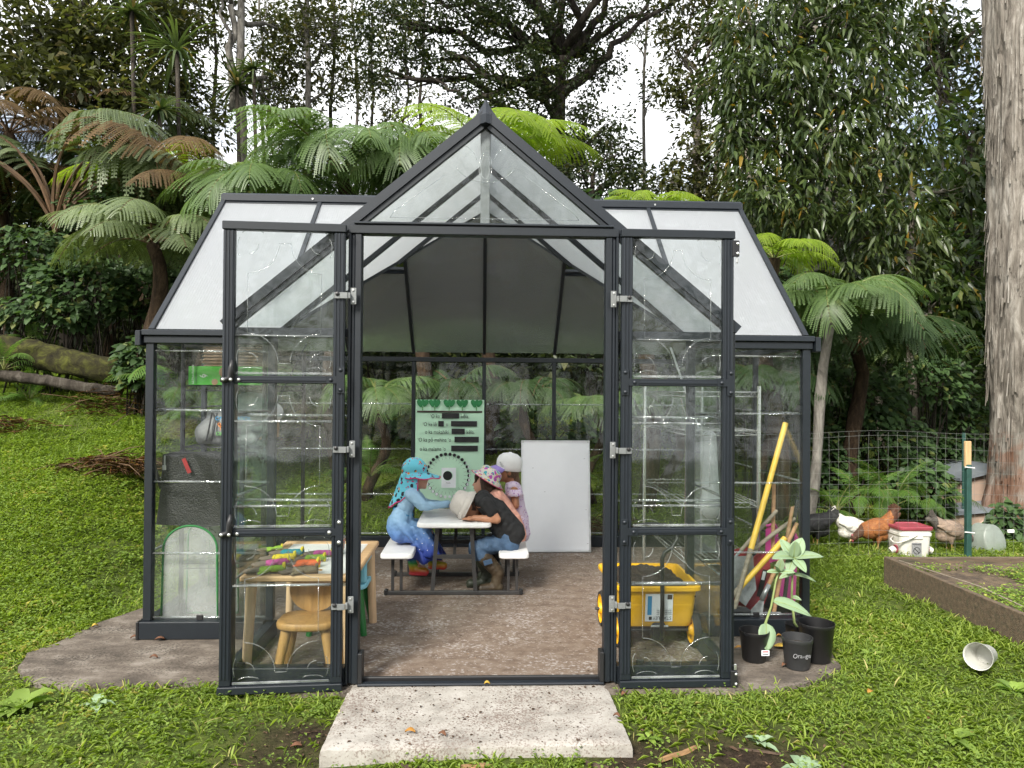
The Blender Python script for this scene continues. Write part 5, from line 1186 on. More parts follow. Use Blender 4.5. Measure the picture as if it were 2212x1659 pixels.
def dots(parent, name, pts, r_, m_):
    for p in pts: MB().lathe([(.0002,-r_),(r_*.7,-r_*.7),(r_,0),(r_*.7,r_*.7),(.0002,r_)], p, 8).build(name, M[m_], parent, smooth=True)
def hat(parent, c, axis, prof, m_, n=28, sy=1.0, edge=None, er=.003, name='hat'):
    h = MB().lathe(prof, c, n, axis, sx=1.0, sy=sy).build(name, M[m_], parent, smooth=True)
    return h

# ---- girl in the blue dress, butterfly hat, facing right
Y = 5.03
GA = thing('person', 'child in pale blue satin dress and butterfly sun hat, seated on left bench', 'person', (K(220,950,Y).x, Y, 0))
hd = K(378,345,Y)
pr = [('e', hd, (.072,.062,.078)), ('e', hd+V3(.022,0,-.03), (.048,.048,.048)), ('c', hd+V3(.066,0,-.008), .010, hd+V3(.078,0,-.018), .008), ('e', hd+V3(.062,0,-.038), (.014,.020,.008)), ('e', hd+V3(.052,0,-.062), (.018,.02,.016)),
      ('e', hd+V3(-.012,-.062,-.012), (.014,.008,.02)), ('e', hd+V3(-.012,.062,-.012), (.014,.008,.02)), ('c', hd+V3(-.012,0,-.05), .032, K(325,490,Y), .036)]
pr += both(K(310,530,Y), .052, K(225,740,Y), .055, .045) + both(K(225,740,Y), .055, K(195,900,Y), .07, .05)
sN, sF = K(315,535,Y-.105), K(330,525,Y+.105); eN, eF = K(450,668,Y-.14), K(480,650,Y+.13); wN, wF = K(735,652,Y-.06), K(745,648,Y+.05)
for s_, e_, w_ in ((sN,eN,wN),(sF,eF,wF)): pr += [('c', s_, .034, e_, .028), ('c', e_, .027, w_, .018)] + hand(w_, (1,.15,-.05), (0,0,1), .8)
for dy, kx, fx, fy in ((-.05,470,345,1400),(.06,500,560,1330)):
    hp, kn, an = K(200,930,Y+dy), K(kx,985,Y+dy), K(fx,fy-40,Y+dy); pr += [('c', hp, .055, kn, .042), ('c', kn, .04, an, .026), ('c', an, .026, an+V3(.07,0,-.022), .02)]
body = sculpt('body', pr, M['skin_a'], GA, .0065, 3)
dots(GA, 'eye', [hd+V3(.062,-.026,.006), hd+V3(.062,.026,.006)], .0065, 'eye'); dots(GA, 'mouth', [hd+V3(.066,-.008,-.040), hd+V3(.068,0,-.041), hd+V3(.066,.008,-.040)], .0055, 'lip')
# dress: bodice with long sleeves, gathered waist and long skirt
pr = both(K(320,505,Y), .052, K(228,725,Y), .060, .05)
for s_, e_, w_ in ((sN,eN,wN),(sF,eF,wF)): pr += [('c', s_, .046, e_, .036), ('c', e_, .036, e_.lerp(w_,.97), .025)]
sculpt('bodice', pr, M['dress'], GA, .0065, 3, wr=.0045, wf=22)
pr = both(K(225,740,Y), .062, K(185,880,Y), .095, .05) + both(K(170,880,Y), .082, K(200,960,Y), .075, .06) + both(K(210,930,Y), .085, K(440,960,Y), .066, .06) + both(K(440,960,Y), .068, K(470,1060,Y), .070, .07)
for k in range(7):      # folds
    a = K(150+k*48, 860+k*14, Y-.125+.008*(k%2)); b = K(330+k*50, 1230-max(0,3-k)*60, Y-.15+.01*(k%2)); pr.append(('c', a, .016, b, .020))
sculpt('skirt', pr, M['dress'], GA, .007, 3, wr=.008, wf=13)
rows = []; rzz = random.Random(5)
for v in np.linspace(0,1,10):
    c_ = K(450,1000,Y).lerp(K(490,1255,Y),v); row = []
    for i in range(49):
        a = 2*math.pi*i/48; f_ = 1+(.10*math.sin(a*7+1)+.06*math.sin(a*11))*v
        row.append(Vector((c_.x+(.080+.042*v)*f_*math.cos(a), c_.y+(.125+.035*v)*f_*math.sin(a), c_.z+.012*math.sin(a*5)*v)))
    rows.append(row)
skirt_rows = rows
for x, y_ in ((380,1050),(440,1100),(520,1040),(410,1170),(560,1120),(500,1180),(460,985)):
    p = K(x, y_, Y-.165); MB().lathe([(.0035,0),(.0005,.002)], (p.x, p.y, p.z), 6, (0,-1,0)).build('sequin', M['white'], GA)
MB().lathe([(.080,-.012),(.086,0),(.080,.014)], K(222,728,Y), 24, (K(225,740,Y)-K(320,505,Y)), sx=.88, sy=1.35).build('waist_band', M['ink_blue'], GA, smooth=True)
for dy, fx, fy in ((-.05,345,1400),(.06,560,1330)):
    an = K(fx,fy,Y+dy); tp = K(fx-25,fy-210,Y+dy); g0_ = .012
    sculpt('boot', [('c', tp, .043, an+V3(0,0,.01), .036), ('c', an+V3(0,0,0), .035, an+V3(.075,-.01,-.014), .030), ('e', an+V3(.03,-.005,-.028), (.068,.032,.012))], M['rainbow'], GA, .006, 2)
# hat
hc = hd+V3(-.012,0,.026)
pr = [('e', hc+V3(-.006,0,.040), (.088,.082,.074)), ('e', hc+V3(-.010,0,.084), (.062,.060,.034)), ('e', hc+V3(-.004,0,.004), (.09,.084,.035))]
sculpt('hat', pr, M['butterfly'], GA, .006, 3, wr=.002, wf=24)
def sheet(name, pts, m_, parent, th=.003):      # grid of points -> closed thin cloth
    nj, ni = len(pts), len(pts[0]); fl = [p for r_ in pts for p in r_]; fs = []
    for j in range(nj-1):
        for i in range(ni-1): a = j*ni+i; fs.append((a,a+1,a+ni+1,a+ni))
    o = MB(); o.add(fl, fs); ob = o.build(name, M[m_], parent, smooth=True); md = ob.modifiers.new('cloth', 'SOLIDIFY'); md.thickness = th; md.offset = 0; return ob
rows = []
for v in np.linspace(0, 1, 5):
    row = []
    for a in np.linspace(-125, 125, 26):
        t = R(a); front = max(0, math.cos(t)); ext = .085+(.018+.068*front)*v
        row.append(Vector((hc.x+ext*math.cos(t)*1.02, hc.y+ext*.98*math.sin(t), hc.z+.012-v*(.030-.012*front)-.016*front*v+.004*math.sin(a*.13)*v)))
    rows.append(row)
sheet('skirt_hem', skirt_rows, 'dress', GA)
sheet('brim', rows, 'butterfly', GA); MB().tube(rows[-1], .0042, 6).build('binding', M['pinkedge'], GA, smooth=True)
rows = []
for v in np.linspace(0, 1, 9):
    row = []
    for a in np.linspace(70, 290, 24):
        t = R(a); back = max(0, -math.cos(t)); r_ = .088+.020*v
        row.append(Vector((hc.x-.012*v+r_*math.cos(t)-.062*v*back, hc.y+r_*.9*math.sin(t), hc.z+.018-v*(.135+.115*back)+.006*math.sin(a*.2)*v)))
    rows.append(row)
sheet('neck_flap', rows, 'butterfly', GA); MB().tube([r_[0] for r_ in rows]+rows[-1][1:-1]+[r_[-1] for r_ in rows[::-1]], .0042, 6).build('binding', M['pinkedge'], GA, smooth=True)
sculpt('hair', [('e', hd+V3(-.03,0,-.01), (.062,.066,.07))], M['hair2'], GA, .007, 2)

# ---- boy in black, resting his face on the table
Y = 4.90
GB = thing('person', 'child in black T-shirt, jeans and muddy boots resting face down on the table', 'person', (K(1460,1000,Y).x, Y, 0))
hd = K(975,690,Y)
pr = [('e', hd, (.072,.066,.082), (0,R(-20),0)), ('e', hd+V3(-.014,0,-.035), (.048,.046,.045)), ('c', hd+V3(-.034,0,-.064), .010, hd+V3(-.038,0,-.07), .008),
      ('e', hd+V3(.008,-.067,.022), (.016,.008,.022), (0,R(-30),0)), ('e', hd+V3(.008,.067,.022), (.016,.008,.022), (0,R(-30),0)), ('c', hd+V3(.035,0,.035), .040, K(1120,605,Y), .042)]
pr += both(K(1140,610,Y), .060, K(1320,760,Y), .068, .05) + both(K(1320,760,Y), .068, K(1450,1010,Y), .070, .05)
sN, sF = K(1180,640,Y-.125), K(1180,640,Y+.125); eN, eF = K(1300,826,Y-.15), K(1290,820,Y+.17); wN, wF = K(1045,808,Y-.115), K(1060,800,Y+.06)
wN.z = TZ+.022; wF.z = TZ+.02
for s_, e_, w_, dy, th in ((sN,eN,wN,.10,-1),(sF,eF,wF,-.15,1)): pr += [('c', s_, .036, e_, .030), ('c', e_, .030, w_, .020)] + hand(w_+V3(-.008,0,-.004), (-1,dy,-.04), (0,0,1), 1.0, .05, th)
legs = []
for dy, kx, ky, ax, ay in ((-.06,1065,1150,1320,1440),(.07,1060,1180,1190,1400)):
    hp, kn, an = K(1440,1075,Y+dy), K(kx,ky,Y+dy), K(ax,ay,Y+dy); legs.append((hp,kn,an)); pr += [('c', hp, .062, kn, .048), ('c', kn, .046, an, .030)]
sculpt('body', pr, M['skin_b'], GB, .0065, 3)
pr = both(K(1135,600,Y), .062, K(1300,735,Y), .076, .055) + both(K(1300,735,Y), .078, K(1490,965,Y), .082, .055) + both(K(1290,850,Y), .066, K(1400,1000,Y), .062, .06)
for s_, e_ in ((sN,eN),(sF,eF)): pr += [('c', s_, .047, s_.lerp(e_,.52), .046)]
sculpt('t_shirt', pr, M['black_shirt'], GB, .0065, 3, wr=.005, wf=16)
pr = both(K(1410,990,Y), .070, K(1440,1075,Y), .076, .055)
for hp, kn, an in legs: pr += [('c', hp, .068, kn, .056), ('c', kn, .056, kn.lerp(an,.45), .050)]
sculpt('jeans', pr, M['jeans'], GB, .0065, 3, wr=.0045, wf=24)
for i, (hp, kn, an) in enumerate(legs):
    mt = M['boot'] if i == 0 else M['boot2']; t_ = kn.lerp(an,.36); gzv_ = .03
    ft = Vector((an.x-.02, an.y, .045)); toe = Vector((an.x-.115, an.y-.02, .036))
    sculpt('boot', [('c', t_, .054, an, .044), ('c', an, .043, ft, .040), ('c', ft+V3(.022,0,-.004), .036, toe, .031), ('c', ft+V3(.03,0,-.022), .02, toe+V3(-.012,0,-.014), .019)], mt, GB, .006, 2)
MB().bar(K(1150,1330,Y-.118), K(1245,1300,Y-.118), .03, .012, (0,1,0)).build('boot_pull', M['jeans'], GB)
# bucket hat tipped forward
ax = (K(800,600,Y)-K(985,690,Y)).normalized(); hc = K(925,652,Y)
MB().lathe([(.120,-.034),(.124,-.034),(.104,.004),(.094,.012),(.090,.046),(.080,.074),(.052,.088),(.001,.092)], hc, 30, ax, sx=.92, sy=1.0).build('hat', M['greyhat'], GB, smooth=True)
MB().lathe([(.1245,-.0345),(.1262,-.031),(.1225,-.028)], hc, 30, ax, sx=.92, sy=1.0).build('hat_hem', M['greyhat'], GB, smooth=True)
MB().lathe([(.097,.010),(.0985,.014),(.096,.018)], hc, 30, ax, sx=.92, sy=1.0).build('hat_band', M['greyhat'], GB, smooth=True)
sculpt('hair', [('e', hd+V3(.004,0,.012), (.0725,.0672,.075), (0,R(-20),0))], M['hair'], GB, .007, 2)

# ---- girl in peach shirt, tropical hat
Y = 5.18
GC = thing('person', 'child in peach shirt and tropical print bucket hat, in profile on right bench', 'person', (K(1520,950,Y).x, Y, 0))
hd = K(1150,400,Y)
pr = [('e', hd, (.070,.062,.080)), ('e', hd+V3(-.020,0,-.03), (.048,.046,.046)), ('c', hd+V3(-.066,0,-.006), .010, hd+V3(-.077,0,-.016), .008), ('e', hd+V3(-.062,0,-.038), (.013,.019,.008)), ('e', hd+V3(-.050,0,-.060), (.018,.02,.016)), ('e', hd+V3(.010,-.062,-.012), (.014,.008,.02)),
      ('c', hd+V3(.02,0,-.05), .034, K(1280,545,Y), .038)]
pr += both(K(1300,570,Y), .056, K(1480,850,Y), .062, .05) + both(K(1480,850,Y), .065, K(1520,1050,Y), .07, .05)
sN, sF = K(1310,600,Y-.115), K(1290,590,Y+.115); eN, eF = K(1200,720,Y-.13), K(1130,680,Y+.13); wN, wF = K(1000,690,Y+.02), K(770,605,Y+.06)
wN.z = TZ+.02; wF.z = TZ+.026
pr += [('c', sN, .034, eN, .028), ('c', eN, .028, wN, .019), ('c', sF, .034, eF, .028), ('c', eF, .028, wF, .018)] + hand(wN, (-1,.2,0), (0,0,1), .9) + hand(wF+V3(-.005,0,0), (-1,-.1,.16), (0,0,1), 1.0, .05)
for dy in (-.05,.07):
    hp, kn, an = K(1500,1080,Y+dy), K(1150,1120,Y+dy), K(1230,1420,Y+dy); pr += [('c', hp, .058, kn, .045), ('c', kn, .044, an, .028), ('c', an, .028, an+V3(-.07,0,-.02), .021)]
sculpt('body', pr, M['skin_a'], GC, .0065, 3)
dots(GC, 'eye', [hd+V3(-.062,-.024,.006), hd+V3(-.062,.024,.006)], .0065, 'eye'); dots(GC, 'mouth', [hd+V3(-.067,-.008,-.040), hd+V3(-.068,0,-.041)], .0055, 'lip')
pr = both(K(1290,555,Y), .058, K(1470,820,Y), .068, .055) + both(K(1470,820,Y), .070, K(1530,1000,Y), .072, .055)
for s_, e_, w_ in ((sN,eN,wN),(sF,eF,wF)): pr += [('c', s_, .044, s_.lerp(e_,.8), .040)]
sculpt('shirt', pr, M['pink_shirt'], GC, .0065, 3, wr=.005, wf=18)
pr = both(K(1520,1030,Y), .072, K(1500,1080,Y), .072, .05)
for dy in (-.05,.07):
    hp, kn, an = K(1500,1080,Y+dy), K(1150,1120,Y+dy), K(1230,1420,Y+dy); pr += [('c', hp, .063, kn, .05), ('c', kn, .05, an, .035)]
    sculpt('shoe', [('c', an+V3(.01,0,-.01), .034, an+V3(-.07,0,-.024), .028), ('e', an+V3(-.03,0,-.04), (.068,.03,.012))], M['boot2'], GC, .007, 2)
sculpt('leggings', pr, M['blkpants'], GC, .007, 2)
sculpt('hair', [('e', hd+V3(.018,0,.01), (.072,.070,.080)), ('e', hd+V3(.035,0,-.045), (.055,.068,.062)), ('c', hd+V3(-.006,-.062,.02), .020, hd+V3(.006,-.060,-.085), .022), ('c', hd+V3(-.006,.062,.02), .020, hd+V3(.006,.060,-.085), .022), ('c', hd+V3(-.05,-.03,.045), .018, hd+V3(-.052,-.03,.012), .012), ('c', hd+V3(-.052,.02,.045), .018, hd+V3(-.056,.02,.012), .012)], M['hair'], GC, .006, 2)
ax = Vector((.52,0,.85)).normalized(); hc = K(1198,352,Y)
MB().lathe([(.128,-.012),(.132,-.010),(.10,.012),(.084,.022),(.080,.052),(.073,.071),(.056,.080),(.001,.082)], hc, 30, ax, sx=1.0, sy=.95).build('hat', M['tropic'], GC, smooth=True)
MB().lathe([(.1325,-.012),(.1345,-.010),(.132,-.007)], hc, 30, ax, sx=1.0, sy=.95).build('hat_binding', M['pinkedge'], GC, smooth=True)

# ---- girl with white cap
Y = 5.40
GD = thing('person', 'child in lilac floral top and white cap with purple visor on right bench', 'person', (K(1540,900,Y).x, Y, 0))
hd = K(1420,270,Y)
pr = [('e', hd, (.074,.064,.083)), ('e', hd+V3(-.020,0,-.03), (.050,.048,.048)), ('c', hd+V3(-.068,0,-.008), .010, hd+V3(-.079,0,-.018), .008), ('e', hd+V3(-.062,0,-.040), (.013,.019,.008)), ('e', hd+V3(-.048,0,-.062), (.018,.02,.016)), ('e', hd+V3(.014,-.066,-.006), (.015,.008,.021)),
      ('c', hd+V3(.02,0,-.05), .036, K(1470,440,Y), .040)]
pr += both(K(1490,480,Y), .058, K(1545,760,Y), .064, .05) + both(K(1545,760,Y), .066, K(1560,980,Y), .072, .05)
sN, sF = K(1500,500,Y-.12), K(1490,490,Y+.12); eN, eF = K(1515,660,Y-.15), K(1500,640,Y+.15); wN, wF = K(1350,760,Y-.10), K(1330,740,Y+.12)
pr += [('c', sN, .036, eN, .030), ('c', eN, .029, wN, .020), ('c', sF, .036, eF, .030), ('c', eF, .029, wF, .020)] + hand(wN, (-1,.1,-.1), (0,0,1), .95) + hand(wF, (-1,-.1,-.1), (0,0,1), .95)
for dy in (-.05,.07):
    hp, kn, an = K(1540,1010,Y+dy), K(1230,1060,Y+dy), K(1290,1330,Y+dy); pr += [('c', hp, .058, kn, .045), ('c', kn, .044, an, .028), ('c', an, .028, an+V3(-.07,0,-.02), .021)]
sculpt('body', pr, M['skin_d'], GD, .0065, 3)
dots(GD, 'eye', [hd+V3(-.064,-.026,.004), hd+V3(-.064,.026,.004)], .0065, 'eye')
pr = both(K(1485,455,Y), .060, K(1540,740,Y), .070, .055) + both(K(1540,740,Y), .070, K(1560,960,Y), .082, .06) + [('c', K(1475,425,Y), .048, K(1490,460,Y), .06)]
sculpt('top', pr, M['lilac'], GD, .007, 2, wr=.005, wf=20)
for s_, e_ in ((sN,eN),(sF,eF)):
    d = (e_-s_).normalized(); n_ = 22; rows = []
    for v in (0,.5,1): rows.append([s_+d*(.002+.045*v)+Vector((math.cos(2*math.pi*i/n_)*(.050+.012*v+.006*(i%2)*v), math.sin(2*math.pi*i/n_)*(.046+.014*v+.006*(i%2)*v), .02-.005*(i%2)*v)) for i in range(n_+1)])
    sheet('ruffle_sleeve', rows, 'lilac', GD)
pr = []
for dy in (-.05,.07):
    hp, kn, an = K(1540,1010,Y+dy), K(1230,1060,Y+dy), K(1290,1330,Y+dy); pr += [('c', hp, .064, kn, .052), ('c', kn, .05, an, .036)]
    sculpt('shoe', [('c', an+V3(.01,0,-.01), .034, an+V3(-.07,0,-.024), .028), ('e', an+V3(-.03,0,-.04), (.068,.03,.012))], M['boot2'], GD, .007, 2)
sculpt('leggings', pr, M['blkpants'], GD, .007, 2)
sculpt('hair', [('e', hd+V3(.016,0,.012), (.070,.068,.080)), ('c', hd+V3(.055,0,0), .035, hd+V3(.075,0,-.09), .026), ('c', hd+V3(.0,-.062,.03), .016, hd+V3(.012,-.058,-.03), .012)], M['hair2'], GD, .007, 2)
hc = hd+V3(.012,0,.030); ax = Vector((.10,0,1)).normalized()
MB().lathe([(.084,-.022),(.087,-.020),(.089,.015),(.088,.050),(.077,.082),(.05,.104),(.012,.112),(.010,.116),(.001,.117)], hc, 28, ax, sx=1.08, sy=.92).build('cap', M['whitecap'], GD, smooth=True)
rows = []
for v in np.linspace(0,1,5):
    rows.append([Vector((hc.x-(.086+.090*v)*math.cos(R(a))-.004, hc.y+(.082)*math.sin(R(a)), hc.z+.020-.026*v-.030*(abs(a)/72)**2)) for a in np.linspace(-72,72,15)])
sheet('visor', rows, 'lavender', GD, .004)
p = hc+V3(-.072,-.052,.028)
for k, s_ in enumerate(('the','little','seeds')): text('lettering', s_, .012, M['ink'], GD, (p.x-.0+.004*k, p.y-.012-.001*k, p.z+.014-.013*k), (R(75),0,R(-38)), 'LEFT', extrude=.0004)
# ------------------------------------------------------------------ forest
def barkmat(name, c1, c2, c3, sc=6, st=(1,1,.25), bump=.9, rough=.9):
    m_, N, L, P = newmat(name); tc = N.new('ShaderNodeTexCoord'); mp = N.new('ShaderNodeMapping'); mp.inputs['Scale'].default_value = st; L.new(tc.outputs['Object'], mp.inputs[0])
    nz = N.new('ShaderNodeTexNoise'); nz.inputs['Scale'].default_value = sc; nz.inputs['Detail'].default_value = 9; nz.inputs['Roughness'].default_value = .72; nz.inputs['Distortion'].default_value = .6; L.new(mp.outputs[0], nz.inputs['Vector'])
    cr = N.new('ShaderNodeValToRGB'); e = cr.color_ramp.elements; e.new(.5)
    for el, p_, c_ in zip(e, (.33,.5,.66), (c1,c2,c3)): el.position = p_; el.color = (*c_,1)
    L.new(nz.outputs['Fac'], cr.inputs[0]); L.new(cr.outputs[0], P.inputs['Base Color']); P.inputs['Roughness'].default_value = rough; P.inputs['Specular IOR Level'].default_value = .2
    bp = N.new('ShaderNodeBump'); bp.inputs['Strength'].default_value = bump; bp.inputs['Distance'].default_value = .03; L.new(nz.outputs['Fac'], bp.inputs['Height']); L.new(bp.outputs[0], P.inputs['Normal'])
    return m_
M['bark_grey'] = barkmat('grey_bark', (.045,.04,.034), (.13,.12,.105), (.24,.225,.20), 12)
M['bark_dark'] = barkmat('dark_bark', (.012,.010,.008), (.040,.033,.026), (.085,.075,.062), 12)
M['bark_pale'] = barkmat('pale_bark', (.10,.085,.065), (.22,.19,.155), (.36,.34,.30), 14, (1,1,1.4))
M['fern_trunk'] = barkmat('fern_trunk_fibre', (.012,.008,.005), (.035,.022,.013), (.075,.05,.03), 20, (1,1,.3))
M['stipe'] = mat('fern_stipe', (.10,.055,.025), .7, .3, 20)
M['stipe_g'] = mat('fern_stipe_green', (.13,.14,.035), .6, .2, 20)
M['lf_dark'] = foliage('dark_canopy_leaf', (.018,.028,.013), (.042,.058,.024), (.075,.075,.024), .45, .25)
M['lf_mid'] = foliage('mid_canopy_leaf', (.018,.036,.012), (.045,.080,.022), (.10,.12,.025), .42, .3)
M['lf_olive'] = foliage('olive_canopy_leaf', (.034,.040,.018), (.080,.088,.034), (.14,.12,.05), .45, .35)
M['lf_broad'] = foliage('glossy_broad_leaf', (.022,.040,.014), (.070,.098,.030), (.28,.17,.02), .36, .22, .45, p3=.965)
M['lf_bush'] = foliage('understorey_leaf', (.022,.045,.017), (.058,.105,.034), (.12,.14,.04), .5, .25, .3, p3=.93)
M['lf_strap'] = foliage('strap_leaf', (.030,.050,.022), (.085,.115,.050), (.16,.12,.055), .45, .3, p3=.9)
M['fr_green'] = foliage('fern_green', (.045,.085,.026), (.112,.175,.058), None, .42, .30, .45)
M['fr_dusty'] = foliage('fern_dusty_green', (.070,.098,.042), (.150,.192,.088), None, .42, .25, .45)
M['fr_lime'] = foliage('fern_lime', (.12,.19,.020), (.22,.30,.035), None, .45, .45, .3)
M['fr_dark'] = foliage('fern_dark', (.018,.042,.014), (.045,.080,.026), None, .5, .3, .3)
M['fr_dry'] = foliage('fern_dry_brown', (.055,.034,.016), (.13,.085,.040), None, .7, .2, .2)
M['grass'] = foliage('lawn_blade', (.075,.125,.020), (.250,.325,.055), (.44,.40,.16), .55, .40, .3, p3=.88)
M['clover'] = foliage('lawn_broadleaf', (.085,.150,.026), (.225,.320,.060), (.36,.36,.09), .5, .35, .35, p3=.93)
M['sword'] = foliage('sword_fern', (.05,.11,.022), (.11,.20,.04), None, .5, .4, .3)
M['dead'] = foliage('dead_leaf', (.05,.028,.014), (.16,.085,.04), (.26,.12,.03), .8, .1, .2)

# ---- fern fronds: rachis, pinnae and pinnules as geometry, three bends shared by all ferns
def frond_mesh(name, a0, a1, m_, npin=24, kp=13, plen=.27, droop=.5, stip=.22, seed=1, stipe_m='stipe'):
    rg = np.random.default_rng(seed); n = 60
    s = np.linspace(0, 1, n); ang = np.radians(a0+(a1-a0)*s**1.25); x = np.concatenate([[0], np.cumsum(np.cos(ang[:-1])/n)]); z = np.concatenate([[0], np.cumsum(np.sin(ang[:-1])/n)])
    P = np.stack([x, np.zeros(n), z], 1); Tn = np.stack([np.cos(ang), np.zeros(n), np.sin(ang)], 1)
    parts = []
    for sd_ in (-1, 1):
        for i in range(npin):
            u = stip+(0.985-stip)*(i/(npin-1))**.92; k = min(n-1, int(u*(n-1))); b = P[k]; t = Tn[k]; v = (u-stip)/(1-stip)
            L = plen*(min(1, (v+.06)/.30)**.6)*(1-v**2.4*.9)*rg.uniform(.93,1.05) + .012
            up = np.cross(t, np.array([0,1.,0])); up = up if up[2] > 0 else -up
            sw = math.radians(70-28*v)
            d0 = t*math.cos(sw)+np.array([0,sd_,0])*math.sin(sw)+up*.18
            d0 /= np.linalg.norm(d0)
            q = np.linspace(.05, 1, kp); dr = droop*rg.uniform(.8,1.2)
            C = b+d0*(q*L)[:,None]+np.array([0,0,-1])*(dr*L*q**2)[:,None]
            dd = np.gradient(C, axis=0); dd = nrm(dd)
            nn = np.cross(dd, np.cross(np.broadcast_to(up,dd.shape), dd)); nn = nrm(nn)
            side = nrm(np.cross(dd, nn)); pl = L*.092*(1-.70*q**1.6)*rg.uniform(.85,1.12,kp)+.003
            w_ = np.full(kp, L/kp*1.0)
            tn = np.full(kp, rg.uniform(.1,.9))
            for s2 in (-1, 1):
                D = dd*.42+side*s2; parts.append(leaves(C, D, nn, pl*1.05, w_, np.clip(tn+rg.uniform(-.15,.15,kp),0,1), .10, .10))
            # midrib strip
            wv = .0022; V = np.concatenate([C+side*wv, C-side*wv]); T = np.array([[j,j+1,kp+j+1] for j in range(kp-1)]+[[j,kp+j+1,kp+j] for j in range(kp-1)]); parts.append((V, T, np.full(2*kp,.5)))
    V, T, K_ = merge(parts)
    me = npmesh(name, V, T, M[m_], False, K_)
    # rachis tube as extra geometry with its own material
    r_ = MB(); r_.tube([Vector(p) for p in P[::3]], [max(.0022, .0105*(1-.85*t)) for t in np.linspace(0,1,len(P[::3]))], 5)
    nv = len(me.vertices); bm = bmesh.new(); bm.from_mesh(me)
    vs = [bm.verts.new(v) for v in r_.v]
    for f in r_.f:
        fc = bm.faces.new([vs[i] for i in f]); fc.material_index = 1
    bm.to_mesh(me); bm.free(); me.materials.append(M[stipe_m]); return me
FR = {}
def frond(kind, shape):
    key = (kind, shape)
    if key not in FR:
        a0, a1, st, dr = {'arch':(50,-62,.20,.75), 'wide':(36,-42,.16,.65), 'droop':(56,-95,.18,.9), 'up':(70,5,.25,.35), 'long':(76,-55,.42,.8)}[shape]
        FR[key] = frond_mesh('frond_'+kind+'_'+shape, a0, a1, 'fr_'+kind if kind != 'sword' else 'sword', 21 if kind != 'sword' else 24, 24 if kind != 'sword' else 12, .33 if kind != 'sword' else .17, dr, st, hash(shape)%97, 'stipe' if kind in ('dusty','dry','dark') else 'stipe_g')
    return FR[key]
fc_ = [0]
def tree_fern(label, px, py, Yd, L, kind, shapes=('arch','wide','droop'), n=13, trunk=True, tr=.075, base=None, grp='tree ferns behind the greenhouse', azr=(0,360), dry=0, name='tree_fern', sc=.12, foot=None, tm='fern_trunk'):
    c = at(px, py, Y=Yd); gnd = float(gz(c.x, c.y)) if base is None else base
    T_ = thing(name, label, 'fern', (c.x, c.y, gnd), 0, grp)
    rz = random.Random(fc_[0]*13+5); fc_[0] += 1
    if trunk and c.z > gnd+.1:
        pts = [Vector((c.x+.10*math.sin(i*.7+px), c.y+.05*math.cos(i+py), gnd-.05+(c.z-gnd+.05)*i/8)) for i in range(9)]; pts[-1] = c
        if foot: f_ = at(*foot, Y=Yd); f_.z = gnd-.05; pts = [f_.lerp(c, i/8)+Vector((.03*math.sin(i*.8),0,0))*(1 if 0 < i < 8 else 0) for i in range(9)]
        MB().tube(pts, [tr*(1.25-.04*i)+rz.uniform(-.006,.006) for i in range(9)], 9).build('trunk', M[tm], T_, smooth=True)
    for i in range(n):
        k = kind if rz.random() > dry else 'dry'
        o = bpy.data.objects.new('frond', frond(k, shapes[i%len(shapes)])); _link(o, T_)
        az = azr[0]+(azr[1]-azr[0])*(i+rz.uniform(-.3,.3))/n
        o.location = (0, 0, c.z-gnd); o.rotation_euler = Euler((rz.uniform(-.25,.25), rz.uniform(-.22,.22), R(az))); s_ = L*rz.uniform(1-sc,1+sc); o.scale = (s_, s_*rz.uniform(.9,1.05), s_)
    return T_
tree_fern('large green tree fern rising above the left roof of the greenhouse', 738, 378, 7.9, 1.42, 'green', ('arch','droop','wide'), 17)
tree_fern('bright lime green tree fern arching over the roof gable', 1050, 340, 8.6, 1.5, 'lime', ('wide','arch','wide'), 12, azr=(-80,260))
tree_fern('dark green tree fern between the lime fern and the left roof', 925, 398, 8.1, 1.25, 'green', ('droop','arch'), 14)
tree_fern('yellow green tree fern above the mossy bank at left', 335, 388, 9.2, 1.2, 'lime', ('wide','arch'), 11, sc=.2)
tree_fern('brown tinged tree fern clump with long bare stalks at the far left', 120, 500, 8.9, 2.4, 'dusty', ('long','long'), 18, trunk=False, dry=.3, azr=(-40,220))
tree_fern('pale dusty tree fern in the shade behind the left roof corner', 445, 425, 8.4, 1.25, 'dusty', ('arch','wide'), 13, dry=.1)
tree_fern('tree fern with drooping fronds touching the left roof edge', 575, 460, 7.7, 1.2, 'green', ('droop','arch'), 14)
tree_fern('silvery low tree fern beside the left end of the roof', 330, 530, 7.7, 1.15, 'dusty', ('wide','arch'), 14)
tree_fern('green tree fern with leaning pale trunk beyond the right end of the roof', 1800, 668, 6.9, 1.0, 'green', ('arch','droop','wide'), 15, tr=.045, foot=(1738,965), tm='bark_grey')
tree_fern('small lime fern crown peeping out behind the right roof slope', 1672, 560, 7.6, .75, 'lime', ('wide','arch'), 8)
tree_fern('lime fern tips showing just above the right ridge', 1395, 470, 7.3, .75, 'lime', ('arch','wide'), 11)
tree_fern('shaded tree fern behind the right corner post', 1850, 760, 7.8, 1.3, 'dark', ('arch','droop'), 16)
tree_fern('olive tree fern among the trunks at upper left', 300, 290, 11.5, 1.5, 'dusty', ('wide','arch'), 10, dry=.2)
tree_fern('dry brown tree fern at the left edge of the picture', 20, 290, 9.6, 1.4, 'dry', ('wide','arch'), 10)
tree_fern('dark tree fern deep under the left canopy', 250, 400, 10.2, 1.3, 'dark', ('arch','wide'), 12)
tree_fern('fern seen through the rear glass at the left of the banner', 815, 870, 7.6, .85, 'green', ('arch','droop'), 12, tr=.05)
